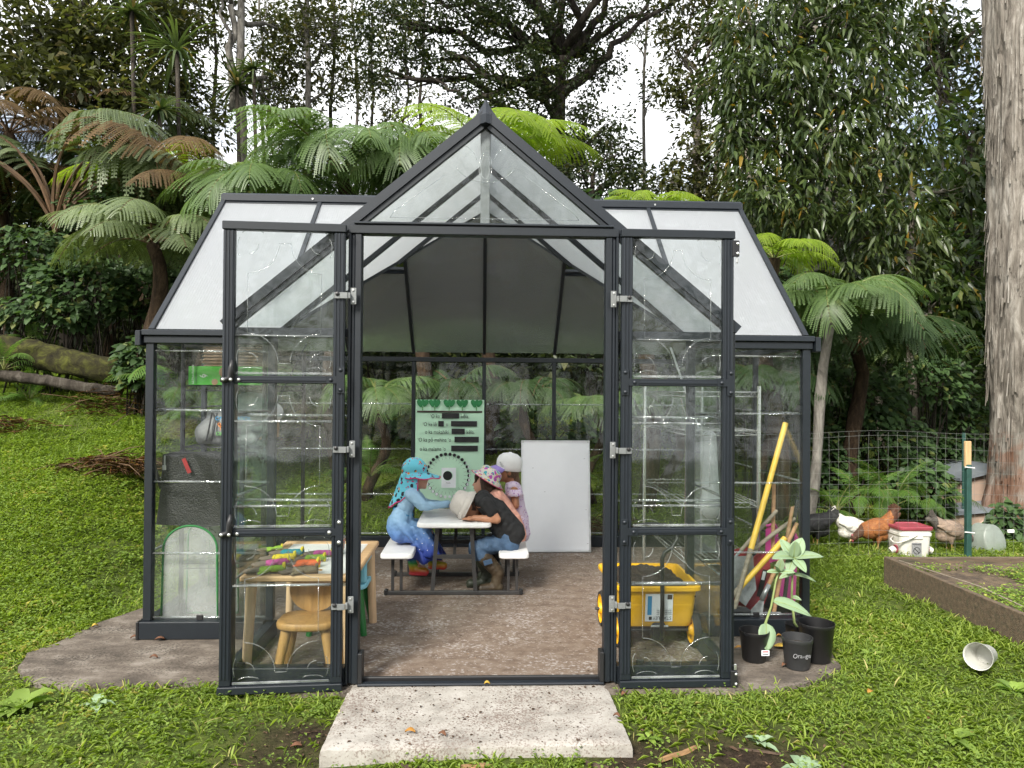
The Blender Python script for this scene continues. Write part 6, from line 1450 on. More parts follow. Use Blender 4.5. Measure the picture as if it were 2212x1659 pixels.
tree_fern('fern seen through the rear glass above the banner', 985, 850, 8.0, .85, 'dark', ('arch','wide'), 11, tr=.05)
tree_fern('fern seen through the rear glass above the whiteboard', 1150, 860, 7.8, .8, 'dark', ('droop','arch'), 11, tr=.05)
tree_fern('fern seen through the rear glass at the right of the whiteboard', 1285, 900, 7.5, .8, 'green', ('arch','droop'), 11, tr=.05)
tree_fern('fern seen through the left front pane', 395, 860, 7.6, .9, 'sword', ('arch','wide'), 11, tr=.04)
tree_fern('fern standing behind the black rack', 560, 840, 7.6, .9, 'dark', ('droop','arch'), 12, tr=.05)
tree_fern('fern standing beyond the chrome rack', 1450, 860, 7.7, .85, 'dark', ('arch','droop'), 12, tr=.05)
tree_fern('dark fern beyond the tool corner', 1650, 850, 7.7, 1.0, 'dark', ('arch','droop'), 12, tr=.05)
# small ferns on the ground
smalls = [('feathery sword fern left of the bucket feeder',1868,1088,7.0,.62),('feathery sword fern behind the bucket feeder',1935,1092,6.9,.6),('sword fern between the white hen and the fence corner',1805,1110,6.9,.5),('sword fern at the right behind the grey hen',2010,1095,7.2,.5),
    ('small pale fern on the lawn left of the log end',62,872,7.9,.5),('small fern growing on the mossy log',60,735,8.2,.32),('small fern beneath the shrubs above the log',330,760,8.4,.42),('bright young fern in the lawn by the left corner post',440,905,6.9,.42),('low fern at the very left edge by the log',8,800,7.7,.5),('fern tuft at the foot of the rear glass wall',1235,1040,7.1,.45),('fern tuft left of the banner foot',800,1030,7.2,.5)]
for lb, px, py, Yd, L in smalls:
    c = at(px, py, Y=Yd); tree_fern(lb, px, py, Yd, L, 'sword', ('up','arch','wide'), 11, trunk=False, grp='small ground ferns', name='ground_fern', base=max(float(gz(c.x,c.y)), c.z-.02) if py < 740 else None, sc=.25)

# ---- canopy trees
def limb(mb, a, b, r0, r1, wob=.06, n=6, sd=0):
    rz = random.Random(sd); a, b = Vector(a), Vector(b); L = (b-a).length; pts = [a]
    for i in range(1, n): pts.append(a.lerp(b, i/n)+Vector((rz.uniform(-1,1), rz.uniform(-1,1), rz.uniform(-.5,.5)))*wob*L*.6)
    pts.append(b); mb.tube(pts, [r0+(r1-r0)*i/n for i in range(n+1)], 7 if r0 > .04 else 5); return pts
def clumps(centers, radii, nleaf, L, Wd, zmin=-.6, flat=.75, hang=0.0, kind=4, droop=.15, ratio=None):
    parts = []
    for c, r_ in zip(centers, radii):
        n = int(nleaf); d = rdir(n); rad = r_*rng.uniform(.25,1,n)**.6
        P = np.array(c)+d*rad[:,None]*np.array([1,1,flat])
        D = d*np.array([1,1,.6])+rdir(n)*.7+np.array([0,0,-hang]); U = rdir(n, .2, 1)+np.array([0,0,.5])
        l = L*rng.uniform(.65,1.25,n); parts.append(leaves(P, D, U, l, l*Wd*rng.uniform(.8,1.2,n), rng.uniform(0,1,n), .16, droop, kind))
    return parts
def tree(label, name, base, top, r0, blobs, lf, bark, L=.09, Wd=.5, per=26, clump_r=.22, hang=0.0, kind=4, extra=(), grp='forest trees', nclump=60, droop=.15, lean=.05):
    """trunk with limbs to every foliage mass; blobs = [(centre, (rx,ry,rz), weight)]"""
    base, top = Vector(base), Vector(top); T_ = thing(name, label, 'tree', tuple(base), 0, grp)
    mb = MB(); pts = limb(mb, base-Vector((0,0,.15)), top, r0, r0*.45, lean*.5, 8, int(base.x*100))
    cen, rad = [], []
    for bi, (c, rr, wgt) in enumerate(blobs):
        c = Vector(c); h = min(range(len(pts)), key=lambda i: (pts[i]-(c-Vector((0,0,rr[2]*1.2)))).length)
        lp = limb(mb, pts[h], c, r0*.42, r0*.14, .16, 6, bi*7+int(base.y*10))
        n = int(nclump*wgt); d = rdir(n); rd = rng.uniform(.15,1,n)**.55
        cc = np.array(c)+d*rd[:,None]*np.array(rr); cen += [tuple(q) for q in cc]; rad += list(rng.uniform(.6,1.3,n)*clump_r)
        for q in cc[::5]: limb(mb, lp[3+int(rng.integers(0,3))], q, r0*.10+.004, .004, .14, 4, int(abs(q[0])*991)%1000)
    for p, q, a, b in extra: limb(mb, p, q, a, b, .1, 7, int(p[0]*77))
    off = tuple(base); tk = mb.build('trunk', M[bark], T_, smooth=True)
    V, T, K_ = merge(clumps(cen, rad, per, L, Wd, hang=hang, kind=kind, droop=droop))
    npmesh('crown', V, T, M[lf], T_, K_, off=off)
    return T_
def g_at(px, py, Yd):       # foot of a tree seen at px: on the terrain
    c = at(px, py, Y=Yd); return Vector((c.x, c.y, float(gz(c.x, c.y))))
def blob(px, py, Yd, rx, rz, wgt=1, ry=None): c = at(px, py, Y=Yd); k = Yd/FOC; return ((c.x, c.y, c.z), (rx*k, (ry or rx)*k*.8, rz*k), wgt)  # blobs far above the view are unseen crowns added to shade the back roof
# left: mid-leaf tree with glossy leaves
tree('leafy glossy tree filling the upper left corner', 'broadleaf_tree', g_at(150,600,11), at(140,60,Y=11), .13, [blob(70,60,10.5,120,80,1.3), blob(210,100,10.8,120,90,1.3), blob(60,180,10.2,110,60,.9), blob(330,30,11.5,100,80,1), blob(230,210,10.5,110,60,.9), blob(150,-60,11,160,60,.8), blob(100,-260,10.5,220,110,1.3), blob(350,-330,10.5,200,110,1.2)], 'lf_olive', 'bark_dark', .15, .42, 26, .30, nclump=42)
tree('slender dark leaved tree left of the grey trunk', 'broadleaf_tree', g_at(400,600,12.5), at(390,40,Y=12.5), .10, [blob(400,60,12.5,90,100,1), blob(360,190,12,90,70,.9), blob(440,250,12,70,70,.8), blob(420,-40,12.5,100,50,.7)], 'lf_olive', 'bark_dark', .12, .45, 24, .28, nclump=42)
t = g_at(523,600,11.5); tp = at(521,-60,Y=11.5)
tree('tall straight grey trunked tree left of the roof ridge', 'ohia_tree', t, tp, .115, [blob(470,-30,11.5,70,40,.5), blob(590,60,13,70,60,.6), blob(600,200,13.5,60,80,.6)], 'lf_olive', 'bark_grey', .11, .45, 22, .26, extra=[(tuple(at(505,240,Y=11.5)), tuple(at(497,10,Y=11.4)), .07, .045), (tuple(at(500,130,Y=11.4)), tuple(at(476,-10,Y=11.3)), .035, .02)], nclump=36, lean=.01)
tree('second grey trunked tree between the grey tree and the gable', 'ohia_tree', g_at(668,600,13), at(664,-60,Y=13), .085, [blob(660,60,13,80,70,.9), blob(700,170,13.3,90,70,.9), blob(620,130,13.6,60,60,.6), blob(740,40,13.5,80,80,.8), blob(640,250,13.8,80,60,.6), blob(650,-200,12,200,110,1.2), blob(600,-400,11,220,120,1.2)], 'lf_olive', 'bark_grey', .11, .45, 22, .28, nclump=40, lean=.015)
for k, (px, Yd, lb) in enumerate(((350,14,'thin dark sapling at the left of the forest edge'),(600,15,'thin sapling between the two grey trunks'),(812,15,'thin sapling behind the left fern tops'),(865,16,'pale thin sapling left of the great dark tree'))):
    tree(lb, 'sapling', g_at(px,600,Yd), at(px+random.uniform(-25,25),30,Y=Yd), .045, [blob(px-20,140,Yd,60,90,.7), blob(px+25,260,Yd,60,70,.7), blob(px,20,Yd,60,70,.5)], 'lf_olive', 'bark_dark', .11, .42, 20, .26, nclump=34, lean=.06)
# great dark tree over the gable
b = g_at(1225,620,12.5); tp = at(1212,120,Y=12.5)
tree('great dark spreading tree behind the gable', 'ohia_tree', b, tp, .20, [blob(860,60,12.5,110,70,1.1), blob(1000,30,12.2,130,60,1.2), blob(950,130,12.4,110,45,.8), blob(1110,60,12,120,70,1.3), blob(1150,160,12,120,70,1.3), blob(1040,200,12.4,90,40,.6), blob(1130,250,12.2,110,50,1), blob(1270,60,12.6,90,60,.9), blob(1290,140,12.6,70,50,.7), blob(1400,10,12.8,80,40,.5), blob(1270,290,12.4,90,80,1.1), blob(1340,370,12.6,60,50,.5), blob(830,150,12.8,60,60,.5), blob(1180,-40,12.4,150,50,.9), blob(900,-40,12.4,150,50,.9), blob(900,-230,11.5,220,110,1.5), blob(1150,-260,11,220,110,1.5), blob(1300,-420,10,240,120,1.4), blob(950,-460,10,240,120,1.4), blob(1420,-200,11.5,160,90,1)], 'lf_dark', 'bark_dark', .075, .6, 40, .24,
     extra=[(tuple(at(1215,200,Y=12.5)), tuple(at(1345,85,Y=12.5)), .12, .05), (tuple(at(1345,85,Y=12.5)), tuple(at(1480,-20,Y=12.6)), .05, .03), (tuple(at(1215,140,Y=12.5)), tuple(at(1330,-20,Y=12.4)), .10, .05), (tuple(at(1212,150,Y=12.5)), tuple(at(1020,215,Y=12.3)), .085, .03), (tuple(at(1010,215,Y=12.3)), tuple(at(920,160,Y=12.3)), .035, .015), (tuple(at(1100,190,Y=12.3)), tuple(at(950,100,Y=12.2)), .06, .02)], nclump=40)
tree('dense evergreen thicket tree behind the gable foot', 'thicket_tree', g_at(1280,620,11), at(1280,380,Y=11), .08, [blob(1260,380,11,110,60,1), blob(1370,430,11,70,45,.6), blob(1180,330,11.5,80,50,.7), blob(1330,330,12,50,60,.4)], 'lf_dark', 'bark_dark', .09, .55, 30, .24, nclump=44)
# centre right, lit tree against the white gap
tree('airy tree with pale slender trunks right of the bright sky gap', 'broadleaf_tree', g_at(1515,620,11.5), at(1508,210,Y=11.5), .10, [blob(1460,100,11.5,60,60,.6), blob(1540,60,11.5,80,60,.8), blob(1470,210,11.3,60,45,.6), blob(1560,180,11.5,70,60,.8), blob(1500,330,11.2,70,60,.8), blob(1440,390,11,40,40,.35), blob(1590,300,11.5,60,70,.8), blob(1560,420,11.2,70,50,.7), blob(1480,-20,11.5,90,50,.5)], 'lf_olive', 'bark_pale', .12, .42, 22, .24, extra=[(tuple(at(1520,440,Y=11.4)), tuple(at(1500,250,Y=11.4)), .06, .03), (tuple(at(1530,420,Y=11.4)), tuple(at(1600,200,Y=11.4)), .05, .025)], nclump=40)
# big hanging-leaf tree on the right
tree('large tree with long drooping glossy leaves on the right', 'avocado_tree', g_at(1745,900,9.0), at(1720,120,Y=8.9), .11, [blob(1620,60,8.8,100,80,1), blob(1740,40,8.6,120,80,1.2), blob(1860,40,8.7,110,90,1.1), blob(1600,180,8.6,80,70,.9), blob(1700,190,8.4,110,80,1.2), blob(1830,200,8.5,120,90,1.3), blob(1930,150,8.8,90,90,.9), blob(1640,300,8.6,90,70,1), blob(1770,330,8.4,110,70,1.1), blob(1890,330,8.6,110,80,1.1), blob(1985,300,8.8,70,90,.7), blob(1660,420,8.7,90,60,.9), blob(1790,450,8.5,110,70,1), blob(1910,470,8.6,100,70,.9), blob(1700,-40,8.8,160,60,.8), blob(1900,-40,8.8,140,60,.7), blob(1850,560,8.8,90,60,.7), blob(1960,600,9,80,70,.6), blob(1700,-250,8.8,200,110,1.3), blob(1950,-260,8.8,180,110,1.2)], 'lf_broad', 'bark_grey', .135, .30, 21, .30, hang=.5, kind=8, droop=.35, extra=[(tuple(at(1745,480,Y=8.9)), tuple(at(1690,200,Y=8.8)), .06, .035), (tuple(at(1750,500,Y=8.9)), tuple(at(1800,150,Y=8.8)), .055, .03)], nclump=34)
tree('pale trunked tree behind the drooping leaves', 'ohia_tree', g_at(1785,700,11.5), at(1790,-40,Y=11.5), .17, [blob(1700,20,12,90,60,.6), blob(1900,60,12,90,70,.6)], 'lf_dark', 'bark_pale', .12, .45, 22, .26, nclump=36, lean=.01)
tree('mottled pale trunk rising behind the right fence', 'ohia_tree', g_at(1972,1000,8.8), at(1962,330,Y=8.9), .075, [blob(1980,520,9.2,70,60,.6), blob(2040,640,9.2,70,60,.7), blob(1990,740,9.0,70,60,.7), blob(2070,420,9.5,60,60,.5)], 'lf_broad', 'bark_pale', .19, .32, 16, .26, hang=.6, kind=8, droop=.3, nclump=34, lean=.02)
tree('crooked dark branched tree near the right edge', 'crooked_tree', g_at(2085,900,9.8), at(2098,440,Y=9.8), .065, [blob(2110,340,10,70,50,.5), blob(2120,290,10.5,60,50,.5), blob(2060,560,10.4,70,70,.6), blob(2110,520,10.6,60,60,.6), blob(2060,100,11,70,70,.5), blob(2000,40,11,80,60,.6)], 'lf_broad', 'bark_dark', .16, .34, 18, .26, hang=.5, kind=8, droop=.3, extra=[(tuple(at(2098,640,Y=9.8)), tuple(at(2010,560,Y=9.6)), .03, .014), (tuple(at(2098,580,Y=9.8)), tuple(at(2140,470,Y=9.7)), .03, .014), (tuple(at(2095,720,Y=9.8)), tuple(at(1985,660,Y=9.5)), .03, .012), (tuple(at(2000,150,Y=11)), tuple(at(2130,50,Y=10.8)), .05, .02)], nclump=32)
# the big shaggy trunk at the right edge
c = at(2205,1090,Y=7.3); bx_, by_ = c.x+.13, 7.3; bz_ = float(gz(bx_, by_))
T_ = thing('ohia_tree', 'massive shaggy barked trunk at the right edge of the picture', 'tree', (bx_, by_, bz_))
mb = MB(); pts = []; rr = []
for i in range(84):
    h_ = -.1+i*.155; pts.append(Vector((bx_-.02*h_+.012*math.sin(h_*2), by_, bz_+h_))); rr.append((.355+.16*math.exp(-h_*2.6))*(1-.012*h_)*(1 if h_ < 8 else max(.15, 1-(h_-8)*.16)))
from mathutils import noise as mnoise
n_ = 110; rows_ = 300; vs = []; fs = []; rz = random.Random(3); pts_f = pts; rr_f = rr
for i in range(rows_):
    t = i/(rows_-1)*(len(pts)-1); k0 = min(int(t), len(pts)-2); f_ = t-k0; p = pts[k0].lerp(pts[k0+1], f_); r_ = rr[k0]+(rr[k0+1]-rr[k0])*f_
    for k in range(n_):
        a = 2*math.pi*k/n_; q = Vector((math.cos(a)*5.5, math.sin(a)*5.5, p.z*1.1))
        q2 = q+Vector((mnoise.noise(q*.6), mnoise.noise(q*.6+Vector((7,1,3))), 0))*.6
        rid = 1-abs(mnoise.noise(q2))*2.2; pl_ = mnoise.noise(Vector((math.cos(a)*11, math.sin(a)*11, p.z*3.0)))
        rg_ = r_*(1+.05*math.sin(3*a+1)+.03*math.sin(7*a+p.z*.4)) - .030*max(0, rid-.45) + .012*pl_ + rz.uniform(-.002,.002)
        vs.append(p+Vector((math.cos(a)*rg_, math.sin(a)*rg_, 0)))
for i in range(rows_-1):
    for k in range(n_): j = (k+1)%n_; fs.append((i*n_+k,i*n_+j,i*n_+n_+j,i*n_+n_+k))
mb = MB()
mb.add(vs, fs)
def bigbark():
    m_ = barkmat('shaggy_bark', (.055,.047,.040), (.20,.178,.152), (.37,.345,.31), 11, (1,1,.22), 1.0)
    N, L = m_.node_tree.nodes, m_.node_tree.links; P = N['Principled BSDF']; src = P.inputs['Base Color'].links[0].from_socket
    g_ = N.new('ShaderNodeNewGeometry'); sx = N.new('ShaderNodeSeparateXYZ'); L.new(g_.outputs['Position'], sx.inputs[0])
    nz = N.new('ShaderNodeTexNoise'); nz.inputs['Scale'].default_value = 5; nz.inputs['Detail'].default_value = 6; L.new(g_.outputs['Position'], nz.inputs['Vector'])
    ad = N.new('ShaderNodeMath'); ad.operation = 'MULTIPLY_ADD'; ad.inputs[1].default_value = 2.6; L.new(nz.outputs['Fac'], ad.inputs[0]); L.new(sx.outputs[2], ad.inputs[2])
    mr = N.new('ShaderNodeMapRange'); mr.inputs[1].default_value = 1.75; mr.inputs[2].default_value = 2.15; mr.inputs[3].default_value = .55; mr.inputs[4].default_value = 0; L.new(ad.outputs[0], mr.inputs[0])
    mx = N.new('ShaderNodeMix'); mx.data_type = 'RGBA'; L.new(mr.outputs[0], mx.inputs[0]); L.new(src, mx.inputs[6]); mx.inputs[7].default_value = (.17,.060,.024,1); L.new(mx.outputs[2], P.inputs['Base Color']); return m_
M['bigbark'] = bigbark()
mb.build('trunk', M['bigbark'], T_, smooth=True)
mb = MB()
for k in range(520):    # loose strips of bark
    i = rz.randint(2, 37); a = rz.uniform(math.pi*.75, math.pi*2.05); p = pts[i]; r_ = rr[i]*1.02; L_ = rz.uniform(.15,.55); w_ = rz.uniform(.005,.014); o = Vector((math.cos(a), math.sin(a), 0)); s_ = Vector((-o.y, o.x, 0))
    q = p+o*r_; e = q+Vector((0,0,-L_))+o*rz.uniform(.0,.03); th = o*.006
    mb.add([q-s_*w_, q+s_*w_, e+s_*w_*.6, e-s_*w_*.6, q-s_*w_+th*.3, q+s_*w_+th*.3, e+s_*w_*.6+th, e-s_*w_*.6+th], [(0,1,2,3),(4,7,6,5),(0,4,5,1),(1,5,6,2),(2,6,7,3),(3,7,4,0)])
tag(mb.build('bark_strips', M['bigbark'], T_), kind='stuff')
npc = clumps([(bx_+rng.uniform(-2.2,2.2), by_+rng.uniform(-2,2), bz_+rng.uniform(9.5,13.5)) for _ in range(150)], list(rng.uniform(.3,.7,150)), 34, .12, .55); V, T, K_ = merge(npc); npmesh('crown', V, T, M['lf_dark'], T_, K_, off=(bx_,by_,bz_))

# ---- climbing screw-pines with strap leaves
def strap_plant(label, px, py, Yd, L, n=46):
    c = at(px, py, Y=Yd); g_ = float(gz(c.x, c.y)); T_ = thing('screw_pine', label, 'screw pine', (c.x, c.y, g_), 0, 'climbing screw pines')
    MB().tube([(c.x,c.y,g_-.05), (c.x+.08,c.y,(g_+c.z)/2), tuple(c)], [.03,.025,.03], 7).build('stem', M['bark_dark'], T_, smooth=True)
    d = rdir(n, -.35, .95); parts = []; seg = 6; V = []; Tt = []; K_ = []
    for i in range(n):
        l = L*rng.uniform(.75,1.15); w_ = .022*rng.uniform(.8,1.2); D = d[i]; s_ = np.cross(D, [0,0,1.]); s_ = s_/max(np.linalg.norm(s_),1e-6); b0 = len(V); p = np.array(c); dirv = D.copy(); tn = rng.uniform(0,1)
        for k in range(seg+1):
            ww = w_*(1-k/seg)**.6+.001; V += [p+s_*ww, p-s_*ww]; K_ += [tn,tn]
            p = p+dirv*l/seg; dirv = dirv+np.array([0,0,-.24]); dirv /= np.linalg.norm(dirv)
        for k in range(seg): a = b0+2*k; Tt += [[a,a+1,a+3],[a,a+3,a+2]]
    npmesh('leaf_rosette', np.array(V), np.array(Tt), M['lf_strap'], T_, np.array(K_), off=(c.x,c.y,g_))
for lb, px, py, Yd, L in (('strap leaved screw pine high in the upper left',285,25,10.3,.75),('strap leaved screw pine below the uppermost one',382,110,10.2,.8),('strap leaved screw pine hanging over the left ferns',345,240,10.0,.55),('strap leaved screw pine standing above the lime fern at left',562,430-60,10.6,.6),('strap leaved screw pine on the grey trunk',512,185,11.2,.6),('small strap leaved screw pine at the right of the grey trunk',548,150,11.3,.5)): strap_plant(lb, px, py, Yd, L)

# ---- understorey shrubs with heart-shaped leaves
def shrub(label, px, py, Yd, rx, rz_, n, lf='lf_bush', L=.085, grp='understorey shrubs', ry=None):
    c = at(px, py, Y=Yd); g_ = float(gz(c.x, c.y)); k = Yd/FOC; T_ = thing('shrub', label, 'shrub', (c.x, c.y, g_), 0, grp); rX, rZ = rx*k, rz_*k; rY = (ry or min(rx,120))*k*.7
    d = rdir(n, -.7, 1); rd = rng.uniform(.3,1,n)**.45; P = np.array(c)+d*rd[:,None]*np.array([rX,rY,rZ]); P[:,2] = np.maximum(P[:,2], g_+.03)
    D = d*np.array([1,1,.1])+rdir(n)*.6+np.array([0,-.25,-.35]); U = np.array([0,-.45,.9])+rdir(n)*.45
    l = L*rng.uniform(.6,1.3,n); V, T, K_ = leaves(P, D, U, l, l*.72, rng.uniform(0,1,n), .12, .22, 8)
    npmesh('foliage', V, T, M[lf], T_, K_, off=(c.x,c.y,g_))
    mb = MB()
    for i in range(14): q = P[rng.integers(0,n)]; mb.tube([(c.x+rng.uniform(-.6,.6)*rX, c.y+rng.uniform(-.4,.4)*rY, g_-.05), tuple((np.array(c)+q)/2+rdir(1)[0]*.05), tuple(q)], [.009,.007,.004], 5)
    mb.build('stems', M['bark_dark'], T_, smooth=True)
for a in (('broad leaved shrub at the left edge below the fern stalks',60,560,8.5,110,75,900),('dense heart leaved shrub above the mossy log',180,620,8.3,110,80,1000),('shrub hanging over the top of the log',90,680,8.2,110,45,650),('shaded shrub between the log and the roof corner',300,640,8.6,80,80,800),('shrub beside the left corner post',300,790,7.4,45,70,420),('dark shrub behind the left roof edge',400,560,9.0,90,90,800),
          ('low shrub behind the fence at right',1990,1060,7.4,70,70,520),('leafy shrub at the right of the fence post',2030,985,8.7,70,60,520),('shrub at the foot of the massive trunk',2185,1130,6.75,50,50,300),('tall dark shrub behind the fence',1900,950,8.2,110,80,800),('dark bush beyond the coop',2090,930,8.8,90,90,700),('dark shrub behind the right corner post',1790,1000,7.9,60,90,600),('shrub with drooping twigs above the fence',2010,830,8.6,90,70,600)): shrub(*a)
for a in (('bush seen through the rear glass at far left',700,900,8.6,120,80,700),('bush seen through the rear glass behind the banner',950,900,8.8,120,80,700),('bush seen through the rear glass right of the banner',1180,920,8.7,120,80,700),('bush seen through the rear glass by the chrome rack',1420,920,8.6,120,80,700)): shrub(*a, lf='lf_bush', L=.09)
# forest mass behind everything: nobody could count these leaves
parts = []
def mass(x0, x1, y0, y1, zlo, zhi, ncl, per, L, r_):
    cx_ = rng.uniform(x0,x1,ncl); cy_ = rng.uniform(y0,y1,ncl); base_ = gz(cx_,cy_); t = rng.uniform(0,1,ncl)**.85; cz_ = base_+zlo+(zhi-zlo)*t
    return clumps(list(zip(cx_,cy_,cz_)), list(rng.uniform(.6,1.3,ncl)*r_), per, L, .5)
parts += mass(-11,-2.5,9.5,13.5,-.1,1.9,420,44,.15,.48) + mass(-3.5,4.5,9.0,12.5,-.1,2.2,420,44,.15,.48) + mass(3,11,9.6,13.5,-.1,3.2,420,44,.16,.5)
V, T, K_ = merge(parts); tag(npmesh('undergrowth', V, T, M['lf_dark'], None, K_), 'dark tangled undergrowth below the forest trees', 'undergrowth', kind='stuff')
parts = mass(-18,-6.5,14,20,.5,3.6,380,40,.22,.7) + mass(-6.5,-3,14,20,.5,2.6,160,40,.22,.7) + mass(-4,4,14,20,.5,1.8,240,40,.22,.7) + mass(5,18,14,20,.5,4.6,420,40,.22,.75)
V, T, K_ = merge(parts); tag(npmesh('far_woodland', V, T, M['lf_olive'], None, K_), 'far woodland closing the view between the trunks', 'woodland', kind='stuff')

parts = mass(-18,18,-15,-9,.2,7.5,520,34,.30,.9)  # trees out of view, added so the panes reflect dark foliage
V, T, K_ = merge(parts); tag(npmesh('woodland_behind', V, T, M['lf_olive'], None, K_), 'unseen woodland on the near side of the clearing, added for reflections', 'woodland', kind='stuff')
for a in (('dark shrub under the left tree ferns',430,640,9.0,110,80,800),('dark shrub behind the left ridge end',560,520,9.4,120,80,800),('dark shrub behind the ferns above the left roof',760,430,9.6,150,70,900),('dark shrub behind the gable on its right',1300,480,9.4,140,70,800),('dark bush under the drooping tree',1650,640,8.4,110,110,900),('dark bush below the drooping tree by the corner',1840,860,8.3,110,80,800),('dark shrub at the far left below the dry ferns',30,420,9.8,120,90,800),('dark shrub left of the silvery fern',230,460,9.2,110,70,700)): shrub(*a)

for k, (px, Yd, r_, bk, lb) in enumerate(((250,12.5,.05,'bark_dark','slim bare trunk behind the screw pines'),(455,13.5,.05,'bark_dark','slim bare trunk left of the grey forked tree'),(575,14.5,.05,'bark_grey','slim bare trunk right of the grey forked tree'),(715,14.0,.055,'bark_dark','slim dark trunk above the green tree ferns'),(775,15.5,.05,'bark_grey','slim grey trunk above the green tree ferns'),(910,15,.05,'bark_dark','slim dark trunk under the great dark tree'),(1390,14,.05,'bark_grey','slim trunk in the bright gap'),(1625,11,.06,'bark_pale','slim pale trunk at the left of the drooping tree'),(1905,10.2,.055,'bark_pale','slim pale trunk right of the drooping tree'),(2030,11,.06,'bark_grey','slim grey trunk near the blue sky patch'))):
    tree(lb, 'slim_tree', g_at(px,600,Yd), at(px+random.uniform(-14,14),-80,Y=Yd), r_, [blob(px-15,60,Yd,70,60,.5), blob(px+20,190,Yd,60,60,.45), blob(px-10,-120,Yd,110,70,.6)], 'lf_olive' if k%2 else 'lf_dark', bk, .11, .45, 20, .24, nclump=24, lean=.03)


for k, (X_, Y_, lf, lb) in enumerate(((-8.6,9.6,'lf_olive','bushy tree standing beyond the left edge'),(-11.5,12,'lf_dark','dark tree far beyond the left edge'),(7.6,9.4,'lf_mid','bushy tree standing beyond the right edge'),(9.8,12,'lf_dark','dark tree far beyond the right edge'))):
    b_ = Vector((X_, Y_, float(gz(X_,Y_)))); cs = [((X_+rng.uniform(-1.3,1.3), Y_+rng.uniform(-1,1), b_.z+h_), (1.2,1.1,.8), 1) for h_ in (1.4,2.4,3.3,4.2,5.2,6.2,7.0)]
    tree(lb, 'broadleaf_tree', b_, b_+Vector((.2,0,6.6)), .12, cs, lf, 'bark_dark', .16, .45, 24, .34, nclump=34)
# ------------------------------------------------------------------ yard at the right
M['bedwood'] = mat('weathered_plank', (.115,.082,.053), .85, .35, 5, stretch=(1,8,8), bump=.5, col2=(.045,.05,.03), c2pos=(.5,.7), c2scale=4)
M['potblack'] = mat('black_pot_plastic', (.011,.011,.012), .38, .15, 8, col2=(.05,.045,.04), c2pos=(.6,.85), c2scale=8)
M['potgrey'] = mat('faded_pot_plastic', (.028,.029,.031), .5, .15, 8, col2=(.07,.06,.05), c2pos=(.6,.85), c2scale=8)
M['wire'] = mat('galvanised_wire', (.22,.23,.21), .5, .1, 20, metal=.5)
M['postgreen'] = mat('green_steel_post', (.018,.060,.050), .5, .2, 12)
M['stakewood'] = mat('raw_stake', (.48,.32,.16), .8, .15, 8, stretch=(6,6,1))
M['ziptie'] = mat('white_ziptie', (.75,.75,.73), .4, .05, 10)
M['bucketw'] = mat('grubby_white_bucket', (.60,.58,.54), .5, .1, 8, col2=(.36,.31,.25), c2pos=(.55,.8), c2scale=12)
M['bucketred'] = mat('red_lid', (.28,.05,.07), .5, .15, 20, col2=(.55,.38,.36), c2pos=(.6,.8), c2scale=20)
M['coop'] = mat('tan_plastic_kennel', (.36,.26,.20), .6, .08, 8); M['cooproof'] = mat('grey_kennel_roof', (.16,.18,.20), .6, .1, 8)
M['tub'] = mat('frosted_tub', (.20,.23,.20), .4, .2, 6, col2=(.10,.13,.08), c2pos=(.5,.7))
M['leafpale'] = foliage('waxy_pale_leaf', (.20,.30,.17), (.30,.40,.25), None, .5, .2, .4); M['stemgreen'] = mat('pale_green_stem', (.22,.28,.10), .6, .15, 20)
M['soil'] = mat('potting_soil', (.03,.022,.016), .95, .5, 60, bump=1.0, bscale=120)
M['bedsoil'] = mat('dry_bed_soil', (.12,.085,.052), .95, .4, 20, bump=.9, bscale=60, col2=(.06,.042,.028), c2pos=(.45,.6), c2scale=6)
# raised bed
c0 = at(1912,1203,Y=5.22); bzt = c0.z; BXl = c0.x
RB = thing('raised_bed', 'weathered plank raised garden bed at the right', 'garden bed', (BXl+1.0, 4.2, 0))
bc = at(2240,1322,Y=3.85)
MB().bbox((BXl, 3.1, -.09), (BXl+.035, 5.24, bzt), .004).build('plank', M['bedwood'], RB)
MB().bbox((BXl+.036, 5.205, -.08), (BXl+2.6, 5.24, bzt-.003), .004).build('plank', M['bedwood'], RB)
MB().bbox((BXl+2.6, 3.1, -.08), (BXl+2.635, 5.24, bzt), .004).build('plank', M['bedwood'], RB)
mb = MB(); mb.box((BXl+.036,3.1,-.05),(BXl+2.598,5.204,bzt-.045)); mb.build('bed_soil', M['bedsoil'], RB)
MB().tube([(BXl+.09,5.19,bzt-.02),(BXl+.14,4.4,bzt+.004),(BXl+.12,3.9,bzt-.01)], .004, 6).build('dry_stalk', M['ashwood'], RB)
